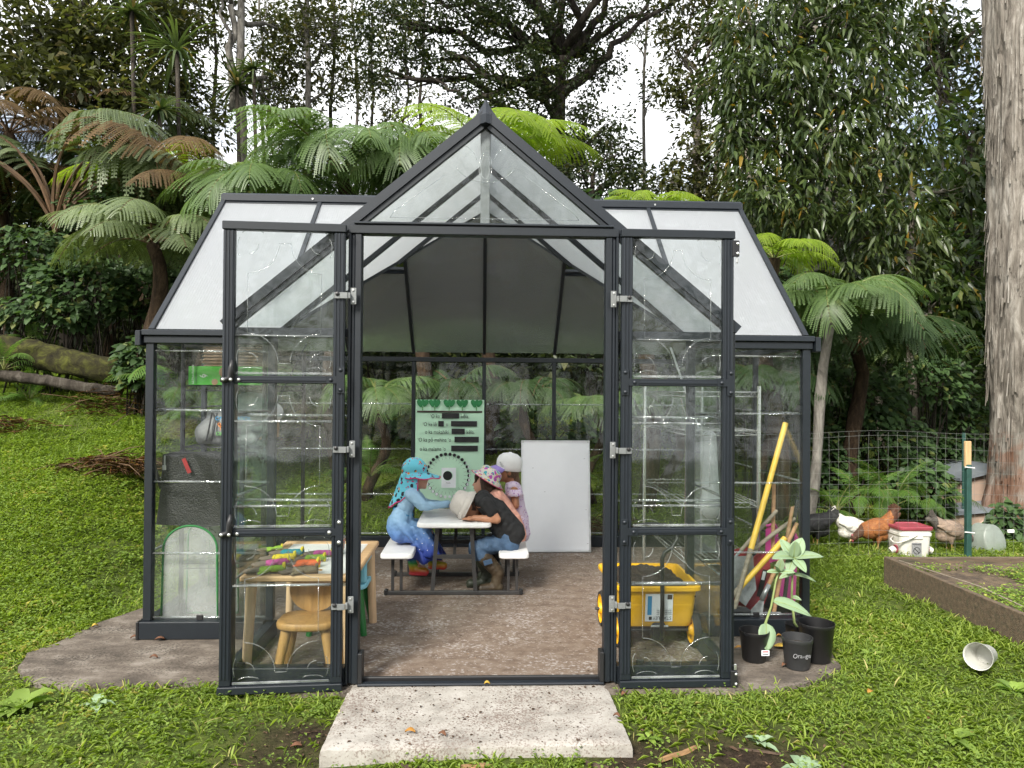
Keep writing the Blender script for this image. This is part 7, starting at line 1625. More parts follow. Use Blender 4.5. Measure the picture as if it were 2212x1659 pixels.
# fence
FYv = 6.05
FN = thing('wire_fence', 'welded wire mesh fence in front of the hens', 'fence', (3.8, FYv, 0))
fx0, fx1 = 1.98, 6.3; ztop = 1.02
mb = MB(); rz = random.Random(4)
def fy(x): return FYv+.03*math.sin(x*1.7)
for z in list(np.arange(-.02, ztop, .1))+[ztop]:
    mb.tube([(x, fy(x), z+.010*math.sin(x*4+z*7)+(.012*math.sin(x*2.2) if z > .5 else 0)) for x in np.arange(fx0, fx1, .12)], .0009, 4)
for x in np.arange(fx0, fx1, .0875):
    o = rz.uniform(-.006,.006); mb.tube([(x+o, fy(x), -.04), (x+o*.2+rz.uniform(-.008,.008), fy(x), .5), (x-o, fy(x), ztop+.01*math.sin(x*2.2))], .0009, 4)
mb.build('wire_mesh', M['wire'], FN)
def fpost(px, py0, py1, wood):
    a, b = at(px, py0, Y=FYv-.02), at(px, py1, Y=FYv-.02); 
    if wood: MB().bbox((a.x-.026,FYv-.035,b.z-.02),(a.x+.026,FYv-.008,a.z),.003).build('stake', M['stakewood'], FN); z1 = b.z-.0
    else: z1 = a.z
    MB().bbox((a.x-.022,FYv-.05,-.08),(a.x+.022,FYv-.004,z1),.006).build('post', M['postgreen'], FN)
    for z in (z1-.02, .18): MB().tube([(a.x-.045,FYv-.052,z),(a.x+.04,FYv-.054,z-.008)], .005, 6).build('zip_tie', M['ziptie'], FN)
fpost(2090, 953, 1003, True)
a = at(2082,935,Y=7.4); MB().tube([(a.x,7.4,0),(a.x,7.4,a.z)], .018, 7).build('far_post', M['postgreen'], FN)
fp2 = FN
# hens
def hen(label, px, py, Yd, face, cols, size=1.0, tail=1.0, peck=True, leg=True):
    c = at(px, py, Y=Yd); g_ = float(gz(c.x, c.y)); s = size; f = face
    T_ = thing('hen', label, 'hen', (c.x, Yd, g_), 0, 'hens behind the fence')
    B = lambda x, y, z: Vector((c.x+x*s*f, Yd+y*s, g_+z*s))
    hx, hz = (.20,.10) if peck else (.15,.34)
    pr = [('e', B(0,0,.185), (.13*s,.085*s,.088*s), (0,R(14*f),0)), ('e', B(.07,0,.165), (.085*s,.075*s,.080*s)), ('c', B(.10,0,.17), .055*s, B(hx-.02,0,hz+.02), .032*s), ('e', B(hx,0,hz), (.032*s,.026*s,.028*s)),
          ('c', B(-.08,0,.22), .065*s, B(-.15,0,.31*tail), .040*s), ('c', B(-.15,0,.31*tail), .038*s, B(-.17,0,.37*tail), .016*s), ('c', B(-.13,.0,.26), .04*s, B(-.20,0,.31*tail), .02*s), ('e', B(-.05,0,.13), (.07*s,.06*s,.06*s))]
    for y_ in (-.035,.035): pr += [('c', B(-.01,y_,.12), .034*s, B(0,y_,.07), .016*s), ('c', B(0,y_,.07), .009*s, B(.005,y_,.008), .007*s), ('c', B(.0,y_,.008), .006*s, B(.04,y_,.004), .004*s), ('c', B(0,y_,.008), .006*s, B(-.02,y_,.004), .004*s)]
    o = sculpt('body', pr, cols, T_, .0075, 2, mfn=(lambda cc: 2 if cc.z-g_ < .06*s and abs((cc.x-c.x)) < .08*s else (1 if ((cc.x-c.x)*f < -.125*s or (cc.x-c.x)*f > .135*s) else 0)))
    for sy_ in (-1,1): sculpt('wing', [('e', B(-.015,sy_*.072,.195), (.095*s,.018*s,.052*s), (0,R(22*f),0)), ('c', B(-.05,sy_*.07,.20), .03*s, B(-.13,sy_*.05,.225), .012*s)], cols[0], T_, .0075, 1)
    for k in range(5): MB().bar(B(-.12,(k-2)*.012,.27), B(-.19+.012*k,(k-2)*.016,.40*tail-.012*abs(k-2)), .034*s, .003, (0,1,0)).build('tail_feather', cols[1], T_)
    hd_ = B(hx,0,hz); dn = -1 if peck else 0
    for k in range(3): MB().lathe([(.008*s,0),(.010*s,.006*s),(.002*s,.018*s)], hd_+Vector(((.012-.012*k)*f*s, 0, (.024 if not peck else .018)*s)), 7, (0.5*f if peck else 0,0,1)).build('comb', M['bucketred'], T_)
    MB().lathe([(.010*s,0),(.006*s,.012*s),(.001,.026*s)], hd_+Vector((.024*f*s,0,-.008*s*(2 if peck else .5))), 7, (f*.7,0,-.8 if peck else -.1)).build('beak', M['stakewood'], T_)
    for k in (-1,1): MB().lathe([(.007*s,0),(.008*s,.01*s),(.003*s,.022*s)], hd_+Vector((.016*f*s,k*.01*s,-.014*s)), 7, (0,0,-1)).build('wattle', M['bucketred'], T_)
    return T_
def feather(name, c1, c2, sc=22): return mat(name, c1, .75, .25, sc, bump=.5, bscale=60, col2=c2, c2pos=(.45,.65), c2scale=26, stretch=(1,1,1.6))
fw = feather('white_feathers', (.66,.63,.57), (.50,.47,.42)); fb = feather('russet_feathers', (.20,.065,.016), (.30,.12,.03)); fbd = feather('dark_brown_feathers', (.05,.02,.009), (.10,.04,.015)); fg = feather('buff_grey_feathers', (.26,.19,.14), (.15,.11,.085)); fgd = feather('dark_grey_feathers', (.05,.042,.036), (.10,.085,.07)); fk = feather('black_feathers', (.004,.004,.005), (.008,.008,.009)); fkg = feather('barred_feathers', (.03,.03,.03), (.01,.01,.01)); M['henleg'] = mat('yellow_leg', (.30,.20,.06), .6, .1, 20)
hen('white hen pecking with its tail raised', 1838, 1180, 6.42, 1, [fw, fw, M['henleg']], .98, .92)
hen('russet brown hen with dark head facing left beside the bucket', 1893, 1182, 6.30, -1, [fb, fbd, M['henleg']], 1.02, 1.0)
hen('buff grey hen pecking beside the green fence post', 2050, 1184, 6.40, 1, [fg, fgd, M['henleg']], 1.02, .9)
hen('black hen with red comb just beyond the corner post', 1762, 1182, 6.40, -1, [fk, fkg, M['henleg']], 1.05, .8, peck=False)
# bucket feeder
a, b = at(1928,1195,Y=6.16), at(1998,1132,Y=6.16); bx0, bx1 = a.x, b.x; bz = -.065; bt = b.z
cxb = (bx0+bx1)/2; hwb = (bx1-bx0)/2
BK = thing('bucket_feeder', 'white square bucket feeder with red lid by the fence', 'bucket', (cxb, 6.16, bz))
def rsq(hx, hy, z, rc=.04, n=5):
    o = []
    for sx_, sy_, a0 in ((1,-1,-90),(1,1,0),(-1,1,90),(-1,-1,180)):
        for i in range(n+1): t = R(a0+90*i/n); o.append((cxb+sx_*(hx-rc)+rc*math.cos(t), 6.16+sy_*(hy-rc)+rc*math.sin(t), z))
    return o
def loft(rings): 
    mb = MB(); n = len(rings[0]); vs = [v for r_ in rings for v in r_]; fs = []
    for k in range(len(rings)-1):
        for i in range(n): j = (i+1)%n; fs.append((k*n+i,k*n+j,k*n+n+j,k*n+n+i))
    fs += [tuple(range(n-1,-1,-1)), tuple(range((len(rings)-1)*n, len(rings)*n))]; mb.add(vs, fs); return mb
H_ = bt-bz
loft([rsq(hwb*.84,hwb*.72,bz), rsq(hwb*.86,hwb*.74,bz+.01), rsq(hwb*.95,hwb*.82,bz+H_*.70), rsq(hwb*1.0,hwb*.87,bz+H_*.71), rsq(hwb*1.0,hwb*.87,bz+H_*.78), rsq(hwb*.97,hwb*.84,bz+H_*.79), rsq(hwb*.98,hwb*.85,bz+H_*.90)]).build('pail', M['bucketw'], BK, smooth=True, angle=35)
lid = loft([rsq(hwb*1.03,hwb*.90,bz+H_*.88), rsq(hwb*1.05,hwb*.92,bz+H_*.90), rsq(hwb*1.05,hwb*.92,bz+H_*.97), rsq(hwb*1.0,hwb*.88,bz+H_*.985), rsq(hwb*.97,hwb*.85,bz+H_*.955)]).build('lid', M['bucketred'], BK, smooth=True, angle=35)
MB().tube([(cxb-.0,6.16-hwb*.86,bz+H_*.74),(cxb-hwb*.5,6.16-hwb*1.0,bz+H_*.66),(cxb-hwb*1.1,6.16-hwb*.9,bz+H_*.52),(cxb-hwb*1.28,6.16-hwb*.6,bz+H_*.50),(cxb-hwb*1.25,6.16-hwb*.2,bz+H_*.56),(cxb-hwb*.99,6.16,bz+H_*.62)], .007, 7).build('bail_handle', M['bucketw'], BK, smooth=True)
MB().bbox((cxb-hwb*.5,6.16-hwb*.875,bz+H_*.62),(cxb+hwb*.35,6.16-hwb*.835,bz+H_*.75),.004).build('handle_plate', M['bucketw'], BK)
for sx_ in (-1,1):
    MB().tube([(cxb+sx_*hwb*.86,6.16-.03,bz+H_*.26),(cxb+sx_*hwb*1.0,6.16-.03,bz+H_*.26)], .038, 14).build('port_ring', M['bucketred'], BK, smooth=True, angle=40)
    MB().tube([(cxb+sx_*hwb*1.0,6.16-.03,bz+H_*.27),(cxb+sx_*hwb*1.28,6.16-.03,bz+H_*.20)], [.032,.026], 12).build('feed_spout', M['bucketw'], BK, smooth=True, angle=40)
fyb = 6.16-hwb*.82-.004
M['greyprint'] = mat('grey_print', (.22,.22,.23), .6, .3, 60)
MB().bbox((cxb-.05,fyb-.008,bz+.01),(cxb+.035,fyb-.004,bz+H_*.52),.001).build('printed_label', M['greyprint'], BK)
MB().lathe([(.026,0),(.030,.0),(.030,.002),(.026,.002)], (cxb-.008,fyb-.0085,bz+H_*.28), 18, (0,-1,0)).build('warning_ring', M['ink'], BK); MB().bar((cxb-.026,fyb-.010,bz+H_*.28+.018),(cxb+.010,fyb-.010,bz+H_*.28-.018),.005,.002,(0,1,0)).build('warning_slash', M['ink'], BK)
text('lettering', 'WARNING', .016, M['ink'], BK, (cxb-.046,fyb-.0085,bz+H_*.45)); 
# tan kennel / coop
cY = 7.75; k0 = at(2076,1032,Y=cY); g_ = float(gz(k0.x, cY)); kx = k0.x; kz = k0.z
CP = thing('hen_coop', 'tan plastic hen house with grey roof half hidden behind the trunk', 'coop', (kx+.5, cY, g_))
MB().bbox((kx,cY,g_-.05),(kx+1.0,cY+.8,kz+.0),.012).build('wall', M['coop'], CP)
MB().add if False else None
mb = MB(); mb.poly([(kx-.05,cY-.06,kz+.002),(kx+.5,cY-.06,kz+.13),(kx+1.05,cY-.06,kz+.002),(kx+1.05,cY-.06,kz-.03),(kx+.5,cY-.06,kz+.10),(kx-.05,cY-.06,kz-.03)], -.92, (0,-1,0)); mb.build('roof', M['cooproof'], CP)
mb = MB(); mb.poly([(kx+.02,cY-.001,kz-.03),(kx+.98,cY-.001,kz-.03),(kx+.5,cY-.001,kz+.095)], -.78, (0,-1,0)); mb.build('gable', M['coop'], CP)
for k in range(4): MB().bbox((kx+.33,cY-.012,kz-.12+k*.028),(kx+.55,cY-.001,kz-.105+k*.028),.002).build('vent_slat', M['cooproof'], CP)
k1 = at(2038,1103,Y=cY-.35)
mb = MB(); mb.bbox((k1.x+.03,cY-.45,g_-.05),(k1.x+1.1,cY-.01,k1.z-.02),.012); mb.build('lower_wall', M['coop'], CP)
mb = MB(); mb.poly([(k1.x,cY-.5,k1.z-.03),(k1.x,cY-.5,k1.z),(k1.x+1.15,cY-.5,k1.z+.10),(k1.x+1.15,cY-.5,k1.z+.07)], -.48, (0,-1,0)); mb.build('lower_roof', M['cooproof'], CP)
d0 = at(2135,1150,Y=cY-.46); pts = [(d0.x-.11,cY-.455,g_-.02),(d0.x-.11,cY-.455,d0.z+.02)]+[(d0.x-.11*math.cos(R(a)),cY-.455,d0.z+.02+.11*math.sin(R(a))) for a in range(15,180,15)]+[(d0.x+.11,cY-.455,d0.z+.02),(d0.x+.11,cY-.455,g_-.02)]
MB().poly(pts, .004, (0,-1,0)).build('doorway', M['ink'], CP)
MB().tube([(x,cY-.46,z) for x,_,z in pts], .014, 6).build('door_trim', M['coop'], CP, smooth=True)
for k in range(3): MB().bbox((k1.x+.1+.2*k,cY-.462,k1.z-.13),(k1.x+.24+.2*k,cY-.451,k1.z-.06),.003).build('wall_panel', M['coop'], CP)
# upturned tub
t0 = at(2137,1193,Y=6.35); g_ = float(gz(t0.x,6.35))
TBb = thing('feed_tub', 'grey green rubber tub tipped on its side right of the fence post', 'tub', (t0.x, 6.35, g_))
MB().lathe([(.001,.0),(.13,.0),(.15,.012),(.175,.16),(.182,.165),(.178,.172),(.165,.165),(.14,.02),(.001,.016)], (t0.x,6.27,g_+.095), 30, (-.06,1,-.30), sx=1.0, sy=.72).build('tub_body', M['tub'], TBb, smooth=True, angle=50)
MB().bbox((t0.x+.14,6.30,g_+.16),(t0.x+.20,6.32,g_+.19),.004).build('tub_handle', M['ziptie'], TBb)

# ---- pots
def pot(label, px, py, r_, h_, m_, soil=True, tap=.80, lip=True):
    c = at(px, py, Z=.004); cx_, cy_ = c.x, c.y
    T_ = thing('plant_pot', label, 'pot', (cx_, cy_, .003), 0, 'black nursery pots')
    pr = [(r_*tap*.96,.0),(r_*tap,.006),(r_*.97,h_-.022)] + ([(r_*1.0,h_-.02),(r_*1.02,h_-.003)] if lip else []) + [(r_*1.01,h_),(r_*.97,h_-.001),(r_*.94,h_-.025),(r_*tap*.9,.012),(.001,.012)]
    MB().lathe([(.001,.0)]+pr, (cx_,cy_,.003), 32).build('pot_wall', M[m_], T_, smooth=True, angle=50)
    if soil: MB().lathe([(r_*.93,h_-.04),(r_*.5,h_-.032),(.001,h_-.036)], (cx_,cy_,.003), 20).build('soil', M['soil'], T_, smooth=True)
    return T_, Vector((cx_, cy_, .003))
PA, pa = pot('black pot with white sticker holding the shorter milkweed', 1629, 1424, .073, .150, 'potblack')
PB, pb = pot('faded black pot with chalk writing standing empty in front', 1722, 1440, .073, .150, 'potgrey', soil=True)
PC, pc = pot('large empty black pot at the right of the group', 1763, 1424, .088, .190, 'potblack', soil=False)
PD, pd = pot('small black pot holding the taller milkweed behind the others', 1722, 1395, .062, .120, 'potblack')
text('lettering', 'Orange', .030, M['greyprint'], PB, (pb.x-.052, pb.y-.069, .07), (R(82),0,R(4)), shear=.1, extrude=.0012)
MB().bbox((pa.x+.012,pa.y-.0685,.045),(pa.x+.052,pa.y-.063,.072),.001).build('sticker', M['paperw'], PA)
MB().bbox((pa.x+.016,pa.y-.0695,.063),(pa.x+.046,pa.y-.0685,.069),.0004).build('sticker_print', M['redprint'], PA); MB().bbox((pa.x+.018,pa.y-.0695,.052),(pa.x+.046,pa.y-.0685,.056),.0004).build('sticker_print', M['ink'], PA)
# milkweed with large waxy leaves, each leaf its own part
def bigleaf(parent, base, d, up, L, Wd, curl=.25, name='leaf'):
    d = Vector(d).normalized(); s_ = d.cross(Vector(up)).normalized(); u = s_.cross(d); n = 9; vs = []; fs = []
    for i in range(n+1):
        t = i/n; w_ = Wd*.5*(math.sin(math.pi*min(t*1.0,.999)**.8)**.7)*(1 if t > 0 else .1)+.001; c = Vector(base)+d*L*t+Vector((0,0,-1))*curl*L*t*t
        vs += [c-s_*w_+u*w_*.25, c-s_*w_*.5+u*w_*.06, c, c+s_*w_*.5+u*w_*.06, c+s_*w_+u*w_*.25]
    for i in range(n):
        for k in range(4): a = i*5+k; fs.append((a,a+1,a+6,a+5))
    mb = MB(); mb.add(vs, fs); o = mb.build(name, M['leafpale'], parent, smooth=True); md = o.modifiers.new('t','SOLIDIFY'); md.thickness = .0012
    at_ = o.data.attributes.new('tint','FLOAT','POINT'); at_.data.foreach_set('value', [.25+.5*random.random()]*len(o.data.vertices) if True else None)
    mb = MB(); mb.tube([Vector(base)+d*L*t+Vector((0,0,-1))*curl*L*t*t+u*.0012 for t in (0,.3,.6,.92)], [.0028,.0022,.0016,.0008], 5); mb.build('midrib', M['stemgreen'], o, smooth=True)
    return o
def Q(px, py, Yd): return at(px, py, Y=Yd)
y1 = pa.y
SA = thing('milkweed', 'shorter milkweed with pale leaves in the black stickered pot', 'plant', (pa.x, pa.y, .10), 0, 'potted milkweeds')
sa = [Q(1643,1398,y1),Q(1654,1345,y1),Q(1666,1310,y1),Q(1676,1255,y1),Q(1682,1235,y1)]; sa[0].z = .10
MB().tube(sa, [.0075,.0068,.006,.005,.004], 8).build('stem', M['stemgreen'], SA, smooth=True)
tp = sa[-1]
for d, L, w_, cu in (((-.9,-.3,.15),.075,.03,.1),((.95,-.2,.1),.08,.035,.1),((-.4,-.5,.5),.07,.035,.0),((.1,-.3,1),.075,.042,0),((.5,.3,.6),.06,.03,0)): bigleaf(SA, tp, d, (0,-.5,1), L, w_, cu)
bigleaf(SA, sa[1]+Vector((0,-.004,0)), (-.15,-.5,-1), (0,-1,.2), .13, .088, .05)
bigleaf(SA, Q(1668,1298,y1), (1,-.25,-.10), (0,-.6,1), .19, .075, .25)
y2 = pd.y
SB = thing('milkweed', 'taller milkweed with a crown of broad pale leaves behind', 'plant', (pd.x, pd.y, .08), 0, 'potted milkweeds')
sb = [Q(1728,1385,y2),Q(1716,1345,y2),Q(1710,1290,y2),Q(1712,1240,y2),Q(1714,1205,y2)]; sb[0].z = .08
MB().tube(sb, [.0075,.007,.0062,.0052,.004], 8).build('stem', M['stemgreen'], SB, smooth=True)
tp = sb[-1]
for d, L, w_, cu in (((-1,-.3,.42),.15,.07,.35),((-.35,-.4,-.30),.10,.06,.2),((.2,-.6,-.25),.10,.06,.2),((.95,-.25,.35),.16,.06,.25),((.55,.4,.75),.13,.075,0),((0,-.25,1),.10,.066,0),((-.3,.5,.6),.12,.07,0)): bigleaf(SB, tp, d, (0,-.5,1), L, w_, cu)
for d, L, w_ in (((1,-.2,.0),.12,.03),((-.9,-.3,.1),.09,.035),((.7,-.4,.1),.05,.03)): bigleaf(SB, sb[3] if L > .06 else sb[2], d, (0,-.5,1), L, w_, .3)
# translucent cup lying in the grass
c = at(2112,1424,Z=.03); M['cupplastic'] = mat('milky_cup', (.55,.55,.51), .35, .08, 20, col2=(.5,.46,.38), c2pos=(.6,.8), c2scale=20)
CUP = thing('plastic_cup', 'milky plastic cup lying on its side in the grass at right', 'cup', (c.x, c.y, .0))
MB().lathe([(.001,.165),(.045,.165),(.047,.160),(.062,.004),(.066,.0),(.066,.006),(.062,.008)], (c.x-.02,c.y-.03,.055), 26, (.72,.62,-.16)).build('cup_wall', M['cupplastic'], CUP, smooth=True, angle=50)
MB().lathe([(.060,.010),(.046,.156),(.001,.158)], (c.x-.02,c.y-.03,.055), 26, (.72,.62,-.16)).build('cup_inside', M['cupplastic'], CUP, smooth=True, angle=50)

# ------------------------------------------------------------------ left bank: logs, dead fronds
def mossmat():
    m_ = barkmat('mossy_log', (.010,.008,.005), (.030,.028,.010), (.075,.080,.016), 8, (1,1,1), 1.0); return m_
M['moss'] = mossmat()
def log(label, p, q, r0, r1, m_, ends='bark_dark'):
    T_ = thing('fallen_log', label, 'log', tuple((Vector(p)+Vector(q))/2), 0); rz = random.Random(int(r0*1000)); n = 26; k_ = 22; vs = []; fs = []; p, q = Vector(p), Vector(q); d, s_, u = basis(q-p)
    for i in range(n+1):
        t = i/n; c = p.lerp(q,t)+u*.03*math.sin(t*5)+u*rz.uniform(-.008,.008)
        for k in range(k_):
            a = 2*math.pi*k/k_; r_ = (r0+(r1-r0)*t)*(1+.08*math.sin(3*a+t*6)+.05*math.sin(7*a-t*15)+rz.uniform(-.05,.05)); vs.append(c+s_*math.cos(a)*r_+u*math.sin(a)*r_)
    for i in range(n):
        for k in range(k_): j = (k+1)%k_; fs.append((i*k_+k,i*k_+j,i*k_+k_+j,i*k_+k_+k))
    fs += [tuple(range(k_-1,-1,-1)), tuple(range(n*k_,(n+1)*k_))]; mb = MB(); mb.add(vs, fs); mb.build('trunk_log', M[m_], T_, smooth=True); return T_
log('thick mossy fallen log on the bank at left', at(-160,735,Y=8.0), at(262,795,Y=7.75), .15, .13, 'moss')
log('thin bare brown log lying in front of the mossy log', at(-80,812,Y=7.65), at(262,838,Y=7.5), .06, .05, 'bark_dark')
M['straw'] = foliage('straw', (.16,.11,.06), (.34,.25,.14), None, .8, .15, .2)
def pile(label, px, py, Yd, w_, h_, n, name='dead_fronds'):
    c = at(px, py, Y=Yd); g_ = float(gz(c.x, c.y)); T_ = thing(name, label, 'dead fronds', (c.x, c.y, g_), 0, 'heaps of dead fern fronds'); rz = random.Random(int(px))
    m_ = n*34; d = rdir(m_, -.1, 1); P = np.array([c.x, c.y, g_])+d*(rng.uniform(.1,1,m_)**.6)[:,None]*np.array([w_*1.15, w_*.45, h_*1.1]); a_ = rng.uniform(0,6.28,m_)
    D = np.stack([np.cos(a_), np.sin(a_), rng.uniform(-.35,.35,m_)],1); L_ = rng.uniform(.04,.16,m_)
    V, T, K_ = leaves(P, D, np.tile([0,0,1.],(m_,1))+rdir(m_)*.6, L_, rng.uniform(.004,.012,m_), rng.uniform(0,1,m_)**1.6, .2, .15, 4); npmesh('dry_pinnae', V, T, M['dead'] if name == 'dead_fronds' else M['straw'], T_, K_, off=(c.x,c.y,g_))
    mb = MB()
    for i in range(n): q = P[rng.integers(0,m_)]; e = q+D[rng.integers(0,m_)]*.35*w_/.42; mb.tube([tuple(q), tuple((q+e)/2+np.array([0,0,.03])), tuple(e)], [.005,.004,.002], 5)
    mb.build('dry_stalks', M['stipe'], T_, smooth=True)
    return T_
pile('reddish heap of dead fern fronds on the lawn by the corner post', 245, 1010, 6.2, .42, .12, 26)
pile('hanging dead fronds at the end of the mossy log', 255, 800, 7.45, .5, .3, 12); pile('dark heap of dead fronds at the left edge of the lawn', 8, 915, 7.0, .45, .14, 9); pile('brown dead fronds behind the whiteboard', 1290, 1110, 6.75, .5, .15, 9)
pile('pale dry cuttings heaped in the raised bed', 2150, 1225, 4.95, .4, .06, 8, 'dry_cuttings')
# ------------------------------------------------------------------ lawn, litter
slabpoly = np.array([(p[0], p[1]) for p in fine])
def inpoly(x, y, poly):
    ins = np.zeros(len(x), bool); n = len(poly); j = n-1
    for i in range(n):
        xi, yi = poly[i]; xj, yj = poly[j]; c = ((yi > y) != (yj > y)) & (x < (xj-xi)*(y-yi)/(yj-yi+1e-12)+xi); ins ^= c; j = i
    return ins
steppoly = np.array([(A.x-.01,A.y-.01),(B.x+.01,B.y-.01),(C_.x+.01,C_.y),(D_.x-.01,D_.y)])
nzs = rng.uniform(0,6.28,(6,2))
def patch(x, y):    # slow unevenness of the sward
    return .5+.22*np.sin(x*1.7+nzs[0,0]+.8*np.sin(y*1.3))+.18*np.sin(y*2.9+nzs[1,0]+x)+.14*np.sin(x*5.1+y*3.7+nzs[2,0])+.1*np.sin(x*9.7-y*8.1)
def scatter(n, x0, x1, y0, y1, bias=1.6):
    y = y0+(y1-y0)*rng.uniform(0,1,n)**bias; x = rng.uniform(x0,x1,n)
    # only what the camera could see, plus a margin
    px = (x-CAM.x-(y)*math.tan(YAW))/np.maximum(y,.1); k = np.abs(px) < .80+.25/np.maximum(y,1); x, y = x[k], y[k]
    k = ~inpoly(x,y,slabpoly) & ~inpoly(x,y,steppoly) & ~((x > BXl-.01) & (x < BXl+2.65) & (y > 3.08) & (y < 5.26))
    return x[k], y[k]
def sward(n, lf, Lr, Wr, zmin, bias, region, kind=4, dens=None, name='grass', zoff=0):
    x, y = scatter(n, *region, bias); mu = mulchmask(x, y); pr = (1-mu*.97)*np.clip(patch(x*1.3+2,y*1.3)*2.2-.05,.22,1)
    if dens is not None: pr = pr*dens(x, y)
    k = rng.uniform(0,1,len(x)) < pr; x, y = x[k], y[k]; m_ = len(x)
    P = np.stack([x, y, gz(x,y)-.004+zoff], 1); a = rng.uniform(0,6.28,m_); el = rng.uniform(zmin,1.25,m_)
    D = np.stack([np.cos(a)*np.cos(el), np.sin(a)*np.cos(el), np.sin(el)],1); U = np.stack([-np.cos(a)*np.sin(el), -np.sin(a)*np.sin(el), np.cos(el)],1)+rdir(m_)*.25
    L = rng.uniform(*Lr,m_)*(.7+.6*patch(x,y)); 
    return leaves(P, D, U, L, rng.uniform(*Wr,m_)*L**0, np.clip(.25+.55*patch(x,y)*rng.uniform(.5,1.3,m_)+rng.uniform(-.2,.25,m_),0,1), .15, .35, kind)
reg_all = (-8,8,2.45,9.6)
near = lambda x, y: np.clip(1.2-(y-2.5)*.08,.3,1)
V, T, K_ = merge([sward(250000, 'grass', (.030,.080), (.003,.0065), .25, 1.7, reg_all), sward(170000, 'grass', (.035,.080), (.004,.008), .3, 1.0, (-8,-1.9,3.8,9.4)), sward(50000, 'grass', (.04,.09), (.006,.010), .3, 1.0, (2,7,3.8,8.5))]); tag(npmesh('grass', V, T, M['grass'], None, K_), 'short bright green lawn grass around the greenhouse', 'grass', kind='stuff')
# broad-leaved weeds and clover: little rosettes of round leaves held flat
def rosettes(n, nl, r_, Lr, Wk, region, bias, h_):
    x, y = scatter(n, *region, bias); k = rng.uniform(0,1,len(x)) < (1-mulchmask(x,y)*.93)*np.clip(patch(x,y)*1.3,0,1); x, y = x[k], y[k]; m_ = len(x); parts = []
    for i in range(nl):
        a = rng.uniform(0,6.28,m_); rr = r_*rng.uniform(0,1,m_); hh = h_*rng.uniform(.2,1,m_)
        P = np.stack([x+rr*np.cos(a), y+rr*np.sin(a), gz(x,y)+hh],1); el = rng.uniform(-.25,.55,m_); D = np.stack([np.cos(a)*np.cos(el), np.sin(a)*np.cos(el), np.sin(el)],1); U = np.stack([-np.cos(a)*np.sin(el), -np.sin(a)*np.sin(el), np.cos(el)],1)+rdir(m_)*.3
        L = rng.uniform(*Lr,m_); parts.append(leaves(P,D,U,L,L*Wk,np.clip(.15+.6*patch(x,y)+rng.uniform(-.3,.3,m_),0,1),.12,.2))
    return merge(parts)
V, T, K_ = merge([rosettes(36000, 6, .03, (.009,.020), .75, reg_all, 1.7, .045), rosettes(14000, 6, .05, (.014,.028), .75, (-8,-1.9,3.8,9.2), 1.0, .06)]); tag(npmesh('clover', V, T, M['clover'], None, K_), 'low clover and broad leaved weeds in the lawn', 'ground cover', kind='stuff')
# longer tufts along edges
ex = []; 
def tufts(cx_, cy_, n, L, w_, sp=.02, tn=.55):
    a = rng.uniform(0,6.28,n); el = rng.uniform(.35,1.35,n); x = cx_+rng.uniform(-sp,sp,n); y = cy_+rng.uniform(-sp,sp,n)
    P = np.stack([x,y,gz(x,y)-.005],1); D = np.stack([np.cos(a)*np.cos(el), np.sin(a)*np.cos(el), np.sin(el)],1); U = np.stack([-np.cos(a)*np.sin(el), -np.sin(a)*np.sin(el), np.cos(el)],1)
    l = L*rng.uniform(.5,1.2,n); return leaves(P,D,U,l,w_*rng.uniform(.7,1.3,n),np.clip(tn+rng.uniform(-.35,.4,n),0,1),.15,.45,8)
xt, yt = scatter(1500, -8, 8, 2.5, 9.2, 1.5)
for x, y in zip(xt, yt):
    if rng.uniform() < 1-float(mulchmask(x,y)): ex.append(tufts(x, y, 9, .12, .007))
for i in range(0, len(fine), 1):        # slab edge overhung by grass
    x, y = fine[i][0], fine[i][1]
    if y < 4.2 and not (-.62 < x < .62) and rng.uniform() < .8:
        o = np.array([x,y])-np.array([0,4.6]); o = o/np.linalg.norm(o)*rng.uniform(.02,.07); ex.append(tufts(x+o[0], y+o[1], 10, .10, .006))
        if x > 1.2: ex.append(tufts(x-o[0]*.3, y+o[1]*.2, 12, .12, .006, .05))
for x in np.arange(-1.3, 1.4, .045):
    if not (-.64 < x < .60): ex.append(tufts(x, 3.235-rng.uniform(0,.1), 12, .095, .006))
for y in np.arange(3.2, 6.2, .05):
    ex.append(tufts(2.0+rng.uniform(0,.12), y, 9, .12, .007)); ex.append(tufts(BXl-.03-rng.uniform(0,.1), y if y < 5.3 else 5.3, 8, .11, .006))
for x in np.arange(2.0, 6.2, .045): ex.append(tufts(x, FYv-.05-rng.uniform(0,.3), 9, .14, .007))
for i in range(700):
    x, y = rng.uniform(-7,-2.2), rng.uniform(6.0,8.3); ex.append(tufts(x, y, 6, .20*rng.uniform(.6,1.2), .007, .04, .3))
for x in np.arange(-1.9, 2.0, .06): ex.append(tufts(x, 6.6+rng.uniform(0,.6), 8, .22, .012, .05, .35))
V, T, K_ = merge(ex); tag(npmesh('long_grass', V, T, M['grass'], None, K_), 'longer grass tufts along edges and fence', 'grass', kind='stuff')
